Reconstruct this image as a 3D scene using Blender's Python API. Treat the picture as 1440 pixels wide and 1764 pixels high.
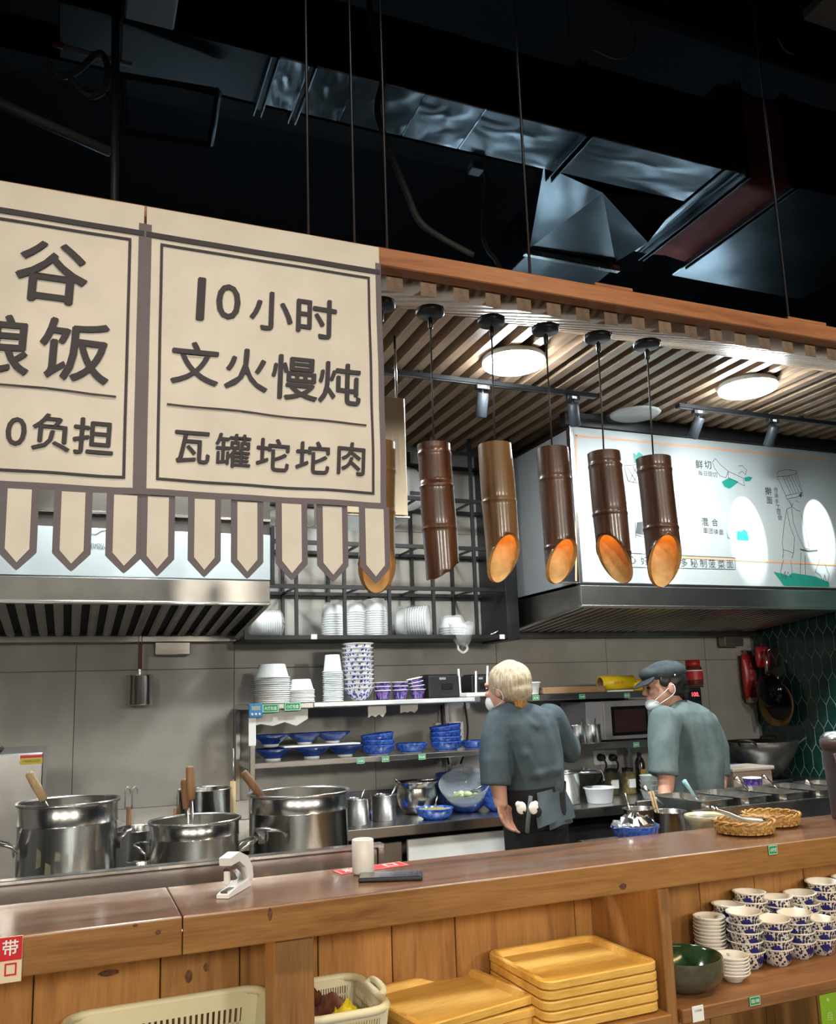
import bpy, bmesh, math, random
from mathutils import Vector, Matrix
random.seed(7)
PI = math.pi
for o in list(bpy.data.objects): bpy.data.objects.remove(o)
SC = bpy.context.scene
COL = SC.collection

# ------------------------------------------------------------------ camera
YAW, PITCH, ROLL = math.radians(22.207), math.radians(9.723), math.radians(-1.8955)
FPX, PX, PY = 1466.5, 720.0, 950.2
EYE = Vector((0, 0, 1.60))
_F = Vector((math.sin(YAW)*math.cos(PITCH), math.cos(YAW)*math.cos(PITCH), math.sin(PITCH)))
_R = Vector((math.cos(YAW), -math.sin(YAW), 0))
_U = _R.cross(_F)
RT = math.cos(ROLL)*_R + math.sin(ROLL)*_U
UP = -math.sin(ROLL)*_R + math.cos(ROLL)*_U
cam_d = bpy.data.cameras.new('camera')
cam_d.sensor_fit = 'HORIZONTAL'; cam_d.sensor_width = 36
cam_d.lens = FPX/1440*36
cam_d.shift_y = (PY-882)/1440
cam_d.clip_start = 0.02
cam = bpy.data.objects.new('camera', cam_d); COL.objects.link(cam)
mw = Matrix((RT, UP, -_F)).transposed().to_4x4(); mw.translation = EYE
cam.matrix_world = mw
SC.camera = cam

def ray(x, y): return RT*((x-PX)/FPX) - UP*((y-PY)/FPX) + _F
def onY(x, y, Y): d = ray(x, y); return EYE + d*(Y/d.y)
def onZ(x, y, Z): d = ray(x, y); return EYE + d*((Z-EYE.z)/d.z)
def mpp(p): return (Vector(p)-EYE).dot(_F)/FPX   # metres per photo pixel at p
def onX(x, y, X): d = ray(x, y); return EYE + d*(X/d.x)

# ------------------------------------------------------------------ world, exposure, big lights
SC.view_settings.view_transform = 'Standard'; SC.view_settings.look = 'None'
SC.view_settings.gamma = 1; SC.view_settings.use_curve_mapping = False
SC.view_settings.exposure = 0.0
w = bpy.data.worlds.new('hall'); SC.world = w; w.use_nodes = True
w.node_tree.nodes['Background'].inputs[0].default_value = (0.10, 0.15, 0.24, 1)
w.node_tree.nodes['Background'].inputs[1].default_value = 0.06

def lamp(name, kind, loc, target, energy, color, size=.2, cone=60, blend=.5):
    d = bpy.data.lights.new(name, kind); d.energy = energy; d.color = color
    if kind == 'AREA': d.shape = 'DISK'; d.size = size
    else: d.shadow_soft_size = size
    if kind == 'SPOT': d.spot_size = math.radians(cone); d.spot_blend = blend
    o = bpy.data.objects.new(name, d); COL.objects.link(o); o.location = loc
    v = Vector(target)-Vector(loc); o.rotation_euler = v.to_track_quat('-Z', 'Y').to_euler()
    return o
WARM = (1.0, .83, .62); COOL = (.90, .97, 1.0)
# downlights of the dining hall, in the hall ceiling on the customers' side
for i, (x, y, e) in enumerate(((-.9, .35, 55), (.6, .25, 60), (2.0, .35, 60), (3.4, .5, 55))):
    lamp('hall_downlight', 'SPOT', (x, y, 4.3), (x*.95+.1, 1.75, 1.3), e*2.0, WARM, .10, 75, .8)
# unseen fill spots, added behind the camera to brighten banners and kitchen wall
for x, e in ((-3.2, 330), (-.9, 330), (1.4, 330), (3.7, 330)):
    lamp('hall_fill_spot', 'SPOT', (x, -3.4, 2.75), (x*.55+.9, 3.2, .95), e, (1.0, .93, .80), .25, 46, .35)

# ------------------------------------------------------------------ materials
MATS = {}
def mat(name, col=(.5,.5,.5), rough=.5, metal=0, emit=None, es=1, trans=0, ior=1.45, alpha=1, spec=None, coat=0, subs=0):
    if name in MATS: return MATS[name]
    m = bpy.data.materials.new(name); m.use_nodes = True
    b = m.node_tree.nodes['Principled BSDF']
    b.inputs['Base Color'].default_value = (*col, 1); b.inputs['Roughness'].default_value = rough
    b.inputs['Metallic'].default_value = metal; b.inputs['IOR'].default_value = ior
    if trans: b.inputs['Transmission Weight'].default_value = trans
    if alpha < 1: b.inputs['Alpha'].default_value = alpha
    if coat: b.inputs['Coat Weight'].default_value = coat; b.inputs['Coat Roughness'].default_value = .12
    if spec is not None: b.inputs['Specular IOR Level'].default_value = spec
    if subs: b.inputs['Subsurface Weight'].default_value = subs; b.inputs['Subsurface Radius'].default_value = (.02,.008,.004)
    if emit: b.inputs['Emission Color'].default_value = (*emit, 1); b.inputs['Emission Strength'].default_value = es
    MATS[name] = m; return m
def N(m, t, **kw):
    n = m.node_tree.nodes.new(t)
    for k, v in kw.items():
        if k in n.inputs: n.inputs[k].default_value = v
        else: setattr(n, k, v)
    return n
def L(m, a, b): m.node_tree.links.new(a, b)
def coords(m, scale=(1,1,1), rot=(0,0,0), kind='Object'):
    tc = N(m, 'ShaderNodeTexCoord'); mp = N(m, 'ShaderNodeMapping')
    mp.inputs['Scale'].default_value = scale; mp.inputs['Rotation'].default_value = rot
    L(m, tc.outputs[kind], mp.inputs['Vector']); return mp.outputs[0]
def ramp(m, fac, stops):
    r = N(m, 'ShaderNodeValToRGB'); e = r.color_ramp.elements
    while len(e) > 1: e.remove(e[-1])
    e[0].position, e[0].color = stops[0][0], (*stops[0][1], 1)
    for p, c in stops[1:]:
        k = e.new(p); k.color = (*c, 1)
    L(m, fac, r.inputs[0]); return r.outputs[0]
def bump(m, h, s=.2, d=.01):
    b = m.node_tree.nodes['Principled BSDF']; n = N(m, 'ShaderNodeBump'); n.inputs['Strength'].default_value = s
    n.inputs['Distance'].default_value = d; L(m, h, n.inputs['Height']); L(m, n.outputs[0], b.inputs['Normal'])
def bsdf(m): return m.node_tree.nodes['Principled BSDF']

def wood(name, c1, c2, c3, axis='X', rough=.4, scale=1, coat=0, var=True, island=.25):
    """long grained timber; the grain runs along the named object axis"""
    if name in MATS: return MATS[name]
    m = mat(name, c1, rough, coat=coat)
    sc = {'X': (1.2,14,14), 'Y': (14,1.2,14), 'Z': (14,14,1.2)}[axis]
    v = coords(m, tuple(s*scale for s in sc))
    n1 = N(m, 'ShaderNodeTexNoise', Scale=1.6, Detail=6.0, Roughness=.62, Distortion=.6); L(m, v, n1.inputs['Vector'])
    col = ramp(m, n1.outputs['Fac'], ((.28, c3), (.47, c1), (.72, c2)))
    sv = coords(m, tuple(s*scale*6 for s in sc))
    n2 = N(m, 'ShaderNodeTexNoise', Scale=2.0, Detail=3.0); L(m, sv, n2.inputs['Vector'])
    mx = N(m, 'ShaderNodeMix', data_type='RGBA', blend_type='MULTIPLY'); mx.inputs['Factor'].default_value = .45
    L(m, col, mx.inputs['A']); L(m, ramp(m, n2.outputs['Fac'], ((.3, (.62,.58,.54)), (.6, (1,1,1)))), mx.inputs['B'])
    out = mx.outputs['Result']
    if var:
        oi = N(m, 'ShaderNodeObjectInfo'); hv = N(m, 'ShaderNodeHueSaturation')
        mr = N(m, 'ShaderNodeMapRange'); mr.inputs['To Min'].default_value = 1-island; mr.inputs['To Max'].default_value = 1+island
        L(m, oi.outputs['Random'], mr.inputs['Value']); L(m, mr.outputs[0], hv.inputs['Value']); L(m, out, hv.inputs['Color']); out = hv.outputs[0]
    L(m, out, bsdf(m).inputs['Base Color']); bump(m, n2.outputs['Fac'], .12, .002)
    return m
def steel(name, col=(.62,.61,.59), rough=.28, axis='X', streak=.5, dirt=0):
    if name in MATS: return MATS[name]
    m = mat(name, col, rough, 1)
    sc = {'X': (1,90,90), 'Y': (90,1,90), 'Z': (90,90,1), 'N': (6,6,6)}[axis]
    v = coords(m, sc); n = N(m, 'ShaderNodeTexNoise', Scale=1.5, Detail=4.0); L(m, v, n.inputs['Vector'])
    mr = N(m, 'ShaderNodeMapRange'); mr.inputs['To Min'].default_value = rough*(1-streak*.6); mr.inputs['To Max'].default_value = rough*(1+streak)
    L(m, n.outputs['Fac'], mr.inputs['Value'])
    if streak > .25: L(m, mr.outputs[0], bsdf(m).inputs['Roughness'])
    v2 = coords(m, (3,3,3)); n2 = N(m, 'ShaderNodeTexNoise', Scale=2.0, Detail=3.0); L(m, v2, n2.inputs['Vector'])
    L(m, ramp(m, n2.outputs['Fac'], ((.3, tuple(c*(.82-dirt) for c in col)), (.7, col))), bsdf(m).inputs['Base Color'])
    return m
def speckle(name, c1, c2, scale=6, rough=.6, detail=5, lo=.35, hi=.65, bmp=0, metal=0, coat=0):
    if name in MATS: return MATS[name]
    m = mat(name, c1, rough, metal, coat=coat); v = coords(m, (scale,)*3)
    n = N(m, 'ShaderNodeTexNoise', Scale=1.0, Detail=float(detail), Roughness=.6); L(m, v, n.inputs['Vector'])
    L(m, ramp(m, n.outputs['Fac'], ((lo, c1), (hi, c2))), bsdf(m).inputs['Base Color'])
    if bmp: bump(m, n.outputs['Fac'], bmp, .01)
    return m
def strands(name, c1, c2):
    m = mat(name, c1, .6); v = coords(m, (110,110,9)); n = N(m, 'ShaderNodeTexNoise', Scale=1.0, Detail=5.0, Roughness=.7); L(m, v, n.inputs['Vector'])
    L(m, ramp(m, n.outputs['Fac'], ((.34, c1), (.62, c2))), bsdf(m).inputs['Base Color']); bump(m, n.outputs['Fac'], .8, .006); return m
def printed(name, ground, ink, scale=60, thr=.42, rough=.15, mode='F1', sq=1):
    """glazed ware with a scattered painted pattern"""
    if name in MATS: return MATS[name]
    m = mat(name, ground, rough, coat=.4)
    v = coords(m, (scale, scale, scale*sq))
    n = N(m, 'ShaderNodeTexNoise', Scale=1.0, Detail=2.0, Distortion=1.6); L(m, v, n.inputs['Vector'])
    vo = N(m, 'ShaderNodeTexVoronoi', Scale=.9); L(m, v, vo.inputs['Vector'])
    mu = N(m, 'ShaderNodeMath', operation='MULTIPLY'); L(m, n.outputs['Fac'], mu.inputs[0]); L(m, vo.outputs['Distance'], mu.inputs[1])
    L(m, ramp(m, mu.outputs[0], ((thr*.55-.012, ink), (thr*.55+.012, ground))), bsdf(m).inputs['Base Color'])
    return m

W_TOP  = wood('counter_top_wood', (.175,.075,.032), (.26,.125,.06), (.075,.035,.018), 'X', .27, 1.0, coat=.35, island=.12)
def worn(m):
    b = bsdf(m).inputs['Base Color']; src = b.links[0].from_socket
    n = N(m, 'ShaderNodeTexNoise', Scale=1.3, Detail=5.0, Roughness=.65); L(m, coords(m, (2.2,9,9)), n.inputs['Vector'])
    mx = N(m, 'ShaderNodeMix', data_type='RGBA'); mr = N(m, 'ShaderNodeMapRange'); mr.inputs['From Min'].default_value = .48; mr.inputs['From Max'].default_value = .72; mr.inputs['To Max'].default_value = .55
    L(m, n.outputs['Fac'], mr.inputs['Value']); L(m, mr.outputs[0], mx.inputs['Factor']); L(m, src, mx.inputs['A']); mx.inputs['B'].default_value = (.20,.175,.165,1)
    L(m, mx.outputs['Result'], b)
worn(W_TOP)
W_APR  = wood('counter_apron_wood', (.31,.145,.042), (.40,.20,.068), (.19,.075,.02), 'X', .42, 1.0, coat=.1, island=.06)
W_BRD  = wood('counter_board_wood', (.33,.16,.048), (.40,.21,.072), (.19,.082,.024), 'Z', .5, .8, island=.1)
W_POST = wood('counter_post_wood', (.32,.155,.05), (.39,.20,.075), (.18,.08,.026), 'Z', .5, .8, island=.06)
W_SHF  = wood('shelf_wood', (.25,.115,.045), (.32,.155,.065), (.15,.065,.025), 'X', .45, 1.0, island=.05)
W_BEAM = wood('beam_wood', (.36,.145,.06), (.45,.20,.085), (.20,.07,.028), 'X', .45, .8, var=False)
W_SLAT = wood('slat_wood', (.29,.20,.135), (.37,.265,.18), (.18,.12,.08), 'Y', .38, 1.0, island=.16)
W_TRAY = wood('tray_bamboo', (.72,.43,.10), (.80,.50,.14), (.58,.32,.065), 'X', .38, 1.6, coat=.15, island=.08)
W_LADLE= wood('ladle_wood', (.26,.13,.06), (.33,.18,.09), (.13,.06,.03), 'Z', .5, 2, island=.3)
W_PALE = wood('pale_ladle_wood', (.52,.38,.20), (.6,.45,.27), (.38,.26,.13), 'Z', .5, 2, island=.05)
BAMBOO = [wood('bamboo_dark', (.062,.023,.011), (.120,.046,.020), (.016,.008,.006), 'Z', .32, 2.2, coat=.25, var=False),
          wood('bamboo_ochre', (.150,.078,.028), (.20,.108,.040), (.085,.040,.014), 'Z', .34, 1.2, coat=.25, var=False),
          wood('bamboo_brown', (.064,.028,.017), (.105,.048,.028), (.026,.012,.008), 'Z', .34, 1.8, coat=.25, var=False)]
BAM_IN = speckle('bamboo_inside', (.66,.40,.15), (.80,.52,.22), 40, .6)
BAM_CUT= speckle('bamboo_cut', (.42,.21,.07), (.54,.29,.10), 60, .6)
STEEL  = steel('brushed_steel', (.60,.59,.57), .27, 'X', .12)
STEELZ = steel('pot_steel', (.66,.65,.63), .20, 'Z', .3)
STEELN = steel('plain_steel', (.64,.63,.61), .24, 'N', .4)
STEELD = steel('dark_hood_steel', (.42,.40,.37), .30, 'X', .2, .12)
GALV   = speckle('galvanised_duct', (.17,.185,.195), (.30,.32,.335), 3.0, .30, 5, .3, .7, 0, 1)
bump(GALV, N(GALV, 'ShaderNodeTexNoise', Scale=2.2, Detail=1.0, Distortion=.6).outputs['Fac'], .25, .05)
BLACKM = mat('black_metal', (.012,.013,.016), .38, .2)
BLACKP = mat('black_plastic', (.014,.014,.016), .42)
DARKSOFF = mat('ceiling_black_paint', (.006,.0065,.008), .85)
NAVY   = mat('void_navy', (.045,.085,.16), .9)
CLOTH  = speckle('banner_cloth', (.60,.565,.50), (.66,.62,.55), 9, .9)
INK    = mat('banner_ink', (.055,.050,.056), .9)
TRIM   = mat('banner_trim', (.145,.125,.14), .9)
TILE   = speckle('grey_wall_tile', (.30,.285,.26), (.40,.382,.35), 3.0, .34, 8, .3, .72)
GROUT  = mat('grout', (.30,.28,.25), .9)
GREEN  = speckle('green_wall_tile', (.004,.030,.026), (.012,.060,.050), 9, .12, coat=.5)
GGROUT = mat('green_wall_grout', (.42,.50,.46), .8)
WHITEP = mat('white_plastic', (.82,.82,.80), .35)
WHITEB = mat('takeout_plastic', (.86,.87,.87), .3, subs=.15)
CERAM  = mat('white_ceramic', (.83,.81,.77), .14, coat=.4)
BLUEB  = printed('cobalt_bowl_glaze', (.022,.065,.36), (.05,.14,.55), 55, .5)
BLUED  = speckle('deep_blue_glaze', (.010,.028,.13), (.025,.07,.30), 30, .12, coat=.5)
BLUEW  = printed('blue_white_ware', (.78,.79,.82), (.03,.05,.36), 70, .36, sq=.6)
CUPPR  = printed('painted_cup', (.80,.78,.74), (.035,.035,.085), 120, .40, sq=.8)
PURPLE = printed('violet_cup_print', (.035,.03,.20), (.20,.10,.34), 60, .45)
FLORAL = mat('cobalt_flower', (.018,.022,.20), .2)
GLASS  = mat('clear_glass', (.92,.95,.95), .03, trans=1, ior=1.45)
FILM   = mat('plastic_film', (.90,.94,.94), .18, trans=.3, ior=1.3, alpha=.38)
LABELG = mat('green_label', (.015,.30,.10), .5)
LABELW = mat('white_print', (.85,.87,.85), .6)
REDP   = mat('red_print', (.62,.022,.030), .45)
CREAMP = mat('cream_card', (.80,.66,.46), .55)
SKIN   = speckle('skin', (.52,.27,.19), (.58,.32,.23), 12, .5)
SHIRT  = speckle('grey_green_cotton', (.050,.070,.084), (.066,.090,.104), 20, .9)
SHIRT2 = speckle('faded_teal_cotton', (.088,.124,.130), (.130,.172,.174), 14, .9)
BLACKC = mat('black_cloth', (.010,.010,.012), .85)
WASHW  = mat('sign_white', (.34,.375,.38), .5)
INKL   = mat('sign_line_ink', (.05,.06,.06), .6)
TEAL   = mat('sign_teal', (.010,.21,.16), .5)
ORNG   = mat('sign_orange', (.62,.30,.16), .6)
DIFF   = mat('lamp_diffuser', (.9,.9,.9), .5, emit=(.93,1.0,1.0), es=230)
LED    = mat('warm_led', (.9,.8,.6), .5, emit=(1.0,.74,.36), es=24)
BULB   = mat('warm_bulb', (.9,.7,.4), .5, emit=(1.0,.62,.24), es=13)
REDLED = mat('red_display', (.3,0,0), .5, emit=(1.0,.05,.07), es=6)
SCREEN = mat('dark_glass', (.010,.010,.012), .06, coat=.6)
CORD   = mat('black_cord', (.012,.011,.012), .6)
ROD    = steel('hanger_rod', (.20,.20,.21), .4, 'Z')

# ------------------------------------------------------------------ builders
class MB:
    def __init__(s): s.v = []; s.f = []; s.sm = []
    def add(s, vs, fs, smooth=False):
        o = len(s.v); s.v += [tuple(x) for x in vs]
        s.f += [tuple(i+o for i in f) for f in fs]; s.sm += [smooth]*len(fs); return s
    def box(s, x0, x1, y0, y1, z0, z1):
        vs = [(x,y,z) for z in (z0,z1) for y in (y0,y1) for x in (x0,x1)]
        return s.add(vs, [(0,2,3,1),(4,5,7,6),(0,1,5,4),(2,6,7,3),(0,4,6,2),(1,3,7,5)])
    def cbox(s, c, d, rz=0, rx=0, ry=0):
        R = Matrix.Rotation(rz,3,'Z') @ Matrix.Rotation(ry,3,'Y') @ Matrix.Rotation(rx,3,'X'); c = Vector(c)
        vs = [c + R @ Vector((x*d[0]/2, y*d[1]/2, z*d[2]/2)) for z in (-1,1) for y in (-1,1) for x in (-1,1)]
        return s.add(vs, [(0,2,3,1),(4,5,7,6),(0,1,5,4),(2,6,7,3),(0,4,6,2),(1,3,7,5)])
    def rbox(s, x0, x1, y0, y1, z0, z1, b=.004, seg=2):
        bm = bmesh.new(); bmesh.ops.create_cube(bm, size=1)
        for v in bm.verts: v.co = Vector((x0+(v.co.x+.5)*(x1-x0), y0+(v.co.y+.5)*(y1-y0), z0+(v.co.z+.5)*(z1-z0)))
        bmesh.ops.bevel(bm, geom=bm.edges[:], offset=b, segments=seg, profile=.6, affect='EDGES')
        return s.bm(bm)
    def bm(s, bm, smooth=False, M=None):
        bm.verts.index_update()
        vs = [(M @ v.co if M else v.co.copy()) for v in bm.verts]; fs = [tuple(v.index for v in f.verts) for f in bm.faces]
        bm.free(); return s.add(vs, fs, smooth)
    def lathe(s, prof, n=32, c=(0,0,0), smooth=True, cap=False, M=None):
        """prof: list of (r, z) from one end to the other"""
        vs = []; fs = []; c = Vector(c)
        for r, z in prof:
            for k in range(n):
                a = 2*PI*k/n; p = Vector((r*math.cos(a), r*math.sin(a), z)); vs.append((M @ p if M else p)+c)
        m = len(prof)
        for i in range(m-1):
            for k in range(n):
                k2 = (k+1) % n; fs.append((i*n+k, i*n+k2, (i+1)*n+k2, (i+1)*n+k))
        if cap: fs += [tuple(range(n-1,-1,-1)), tuple((m-1)*n+k for k in range(n))]
        return s.add(vs, fs, smooth)
    def tube(s, pts, r, n=8, cap=True, smooth=True, closed=False):
        pts = [Vector(p) for p in pts]; m = len(pts)
        rs = r if isinstance(r, (list, tuple)) else [r]*m
        vs = []; fs = []; ref = None
        for i, p in enumerate(pts):
            if closed: t = pts[(i+1)%m]-pts[i-1]
            else: t = pts[min(i+1,m-1)]-pts[max(i-1,0)]
            t.normalize()
            if ref is None: ref = Vector((0,0,1)) if abs(t.z) < .9 else Vector((1,0,0))
            u = t.cross(ref)
            if u.length < 1e-4: u = t.cross(Vector((0,1,0)))
            u.normalize(); w_ = u.cross(t); ref = w_
            for k in range(n):
                a = 2*PI*k/n; vs.append(p + (u*math.cos(a)+w_*math.sin(a))*rs[i])
        for i in range(m if closed else m-1):
            j = (i+1) % m
            for k in range(n):
                k2 = (k+1) % n; fs.append((i*n+k, i*n+k2, j*n+k2, j*n+k))
        if cap and not closed: fs += [tuple(range(n-1,-1,-1)), tuple((m-1)*n+k for k in range(n))]
        return s.add(vs, fs, smooth)
    def loft(s, rings, cap=True, smooth=True):
        n = len(rings[0]); vs = [p for r in rings for p in r]; fs = []
        for i in range(len(rings)-1):
            for k in range(n):
                k2 = (k+1)%n; fs.append((i*n+k, i*n+k2, (i+1)*n+k2, (i+1)*n+k))
        if cap: fs += [tuple(range(n-1,-1,-1)), tuple((len(rings)-1)*n+k for k in range(n))]
        return s.add(vs, fs, smooth)
    def prism(s, poly, y0, y1, axis='Y'):
        """poly in the plane across axis: Y -> (x,z), X -> (y,z), Z -> (x,y)"""
        n = len(poly)
        def P(a, b, t): return {'Y': (a,t,b), 'X': (t,a,b), 'Z': (a,b,t)}[axis]
        vs = [P(a,b,y0) for a,b in poly]+[P(a,b,y1) for a,b in poly]
        fs = [tuple(range(n)), tuple(range(2*n-1,n-1,-1))]+[(i,i+n,(i+1)%n+n,(i+1)%n) for i in range(n)]
        return s.add(vs, fs)
    def quad(s, *ps): return s.add(ps, [tuple(range(len(ps)))])
    def mesh(s, name):
        me = bpy.data.meshes.new(name); me.from_pydata(s.v, [], s.f)
        me.polygons.foreach_set('use_smooth', s.sm); me.validate(); me.update()
        bm = bmesh.new(); bm.from_mesh(me); bmesh.ops.recalc_face_normals(bm, faces=bm.faces[:]); bm.to_mesh(me); bm.free()
        return me

def put(name, mb, m, parent=None, world=False, loc=None, kind=None):
    me = mb.mesh(name) if isinstance(mb, MB) else mb
    if m is not None and len(me.materials) == 0: me.materials.append(m)
    o = bpy.data.objects.new(name, me); COL.objects.link(o)
    if parent is not None:
        o.parent = parent
        if world:
            q = parent; off = Vector((0,0,0))
            while q is not None: off += q.location; q = q.parent
            o.location = -off
    if loc is not None: o.location = loc
    if kind: o['kind'] = kind
    return o
def tag(o, label, cat, group=None):
    o['label'] = label; o['category'] = cat
    if group: o['group'] = group
    return o
def thing(name, label, cat, loc=(0,0,0), rz=0, group=None):
    o = bpy.data.objects.new(name, None); COL.objects.link(o); o.location = loc; o.rotation_euler = (0,0,rz)
    o.empty_display_size = .05
    return tag(o, label, cat, group)
def struct(name, mb, m, label=None):
    o = put(name, mb, m); o['kind'] = 'structure'
    if label: o['label'] = label
    return o
_ORD = ('bottom','second','third','fourth','fifth','sixth','seventh','eighth','ninth','tenth','eleventh','twelfth','thirteenth','fourteenth','fifteenth','sixteenth','seventeenth')
def nth(what, k, n, where):
    """label that says which one of a stack it is"""
    if n == 1: return '%s of the %s' % (what, where)
    if k == 0: return 'bottom %s of the %s' % (what, where)
    if k == n-1: return 'topmost %s of the %s' % (what, where)
    return '%s %s from bottom of the %s' % (what, _ORD[k], where)
def dup(root, loc=None, rz=None, label=None, group=None):
    r = root.copy(); COL.objects.link(r)
    if loc is not None: r.location = loc
    if rz is not None: r.rotation_euler = (root.rotation_euler.x, root.rotation_euler.y, rz)
    if label: r['label'] = label
    if group: r['group'] = group
    for ch in list(root.children):
        c = ch.copy(); COL.objects.link(c); c.parent = r
        for g in ch.children:
            d = g.copy(); COL.objects.link(d); d.parent = c
    return r

_tcache = {}
def text2d(body, size=1.0, bold=0.0):
    """centred flat letter mesh: verts (x,y), faces; cap height about `size` for CJK"""
    key = body
    if key not in _tcache:
        cu = bpy.data.curves.new('lettering', 'FONT'); cu.body = body; cu.size = 1; cu.resolution_u = 3; cu.fill_mode = 'FRONT'
        ob = bpy.data.objects.new('lettering', cu); COL.objects.link(ob)
        me = bpy.data.meshes.new_from_object(ob.evaluated_get(bpy.context.evaluated_depsgraph_get()))
        vs = [(v.co.x, v.co.y) for v in me.vertices]; fs = [tuple(p.vertices) for p in me.polygons]
        bpy.data.objects.remove(ob); bpy.data.meshes.remove(me)
        x0, x1 = min(v[0] for v in vs), max(v[0] for v in vs); y0, y1 = min(v[1] for v in vs), max(v[1] for v in vs)
        _tcache[key] = ([(v[0]-(x0+x1)/2, v[1]-(y0+y1)/2) for v in vs], fs, x1-x0, y1-y0)
    return _tcache[key]
def letters(mb, body, fn, w=None, h=None, bold=0.0, shear=0):
    """add lettering to mb; fn maps centred (x,y) in metres to a world point; scaled to width w and/or height h"""
    vs, fs, tw, th = text2d(body)
    sx = w/tw if w else h/th; sy = h/th if h else sx
    k = bold*1.15
    o0 = Vector(fn(0,0)); nr = (Vector(fn(1e-3,0))-o0).cross(Vector(fn(0,1e-3))-o0).normalized()
    for i, (dx, dy) in enumerate(((0,0),) if not bold else ((k,.35*k),(-k,-.35*k),(.35*k,k),(-.35*k,-k),(0,0))):
        mb.add([Vector(fn((x+dx)*sx + shear*y*sy, (y+dy)*sy))+nr*(.00012*i) for x, y in vs], fs)
    return mb
def label_plate(name, parent, center, w, h, m, textm=None, body=None, th=None, ny=-1, tw=None):
    """a small flat card facing -Y"""
    x, y, z = center
    p = put(name, MB().rbox(x-w/2, x+w/2, y-.0015, y+.0015, z-h/2, z+h/2, .0012, 1), m, parent, world=parent is not None)
    if body:
        mb = MB(); letters(mb, body, lambda a, b: (x+a, y-.0022, z+b), w=tw or w*.78, h=th or h*.5)
        put('lettering', mb, textm, p, world=True)
    return p

# ------------------------------------------------------------------ main dimensions
WALL_Y, WALL_X = 4.70, 4.42
ZC, YC = 1.15, 2.00           # wooden counter: top height, front edge
BEAM_Y = 1.92
SOF_Y, SOF_Z = 1.97, 2.665    # front lower end of the slat soffit
FOLD_Y, FOLD_Z = 2.895, 3.10  # where the soffit meets the flat slat ceiling
HOOD_Y = 3.80
BC_Y, BC_Z = 4.00, .995       # back counter

# ------------------------------------------------------------------ room shell
struct('floor', MB().box(-4.5, 7.5, -5, 6.4, -.1, 0), speckle('floor_tile', (.10,.09,.08), (.14,.125,.11), 4, .35))
wb = struct('wall_back', MB().box(-1.8, WALL_X+.02, WALL_Y+.012, WALL_Y+.16, 0, 3.25), GROUT, 'grey kitchen wall of large square tiles')
tm = MB().rbox(0, .797, 0, .012, 0, .797, .002, 1).mesh('tile')
for i in range(-2, 6):
    for j in range(0, 4):
        x = .02+.797*i if False else .02+.799*i
        t_ = put('tile', tm, TILE, wb, loc=(x, WALL_Y, .192+.799*j))
        if x+.797 > WALL_X: t_.scale.x = (WALL_X-x)/.797
wr = struct('wall_right', MB().box(WALL_X+.0025, WALL_X+.15, 3.2, WALL_Y+.16, 0, 3.25), GGROUT, 'wall of long dark green picket tiles')
gw, gs, gp = .076, .098, .050
hp = [(-gw/2,0),(0,-gp),(gw/2,0),(gw/2,gs),(0,gs+gp),(-gw/2,gs)]
gm = MB().prism([(a*.925, gs/2+(b-gs/2)*.965) for a, b in hp], 0, .012, 'X'); gme = gm.mesh('tile')
for j in range(15):
    for i in range(19):
        put('tile', gme, GREEN, wr, loc=(WALL_X, 3.27+i*gw+(gw/2 if j % 2 else 0), .93+j*(gs+gp)))
struct('wall_left', MB().box(-1.95, -1.8, 2.2, WALL_Y+.16, 0, 3.25), GROUT)
struct('wall_void', MB().box(-3, 7.5, 6.0, 6.1, 0, 5.4), NAVY, 'dark navy wall above the kitchen')
struct('wall_void_right', MB().box(7.4, 7.5, 0, 6.1, 0, 5.4), NAVY)
cb = struct('ceiling', MB().box(-4.5, 7.5, -5, 6.1, 5.2, 5.3), DARKSOFF, 'black painted structural ceiling')
for k, y in enumerate((1.55, 2.15, 4.4)):
    put('ceiling_joist', MB().box(-3, 7.4, y, y+.16, 5.0 if k else 4.85, 5.2), speckle('ceiling_dusty_black', (.008,.008,.009), (.018,.017,.016), 5, .8), cb)
# slatted timber soffit
slat_roof = struct('ceiling_slat', MB().box(-1.8, WALL_X, FOLD_Y+.1, WALL_Y, FOLD_Z+.13, FOLD_Z+.14), BLACKM, 'timber slat ceiling over the kitchen')
put('deck', MB().add([(-1.8,SOF_Y+.01,SOF_Z+.115),(WALL_X,SOF_Y+.01,SOF_Z+.115),(WALL_X,FOLD_Y+.11,FOLD_Z+.13),(-1.8,FOLD_Y+.11,FOLD_Z+.13)], [(0,1,2,3)]), BLACKM, slat_roof)
SP = .0975; SW = .046; SH = .075
fl = MB().box(0, SW, 0, WALL_Y-FOLD_Y, 0, SH).mesh('slat')
nl = (FOLD_Y-SOF_Y); nz = (FOLD_Z-SOF_Z)
sl = MB().prism([(0,0),(nl,nz),(nl,nz+SH),(0,SH*1.1)], 0, SW, 'X').mesh('slat')
n_sl = int((WALL_X+1.8)/SP)
for i in range(n_sl+1):
    x = -1.795+i*SP
    if x+SW > WALL_X: continue
    put('slat', fl, W_SLAT, slat_roof, loc=(x, FOLD_Y, FOLD_Z)); put('slat', sl, W_SLAT, slat_roof, loc=(x, SOF_Y, SOF_Z))
for y in (3.05, 3.7, 4.35):
    put('batten', MB().box(-1.8, WALL_X, y, y+.035, FOLD_Z+SH+.001, FOLD_Z+SH+.03), BLACKM, slat_roof)
# dark closing strip where the slats meet the sign wall
put('edge_channel', MB().box(2.42, WALL_X, HOOD_Y-.03, HOOD_Y+.02, FOLD_Z-.075, FOLD_Z-.003), BLACKM, slat_roof)

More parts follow.
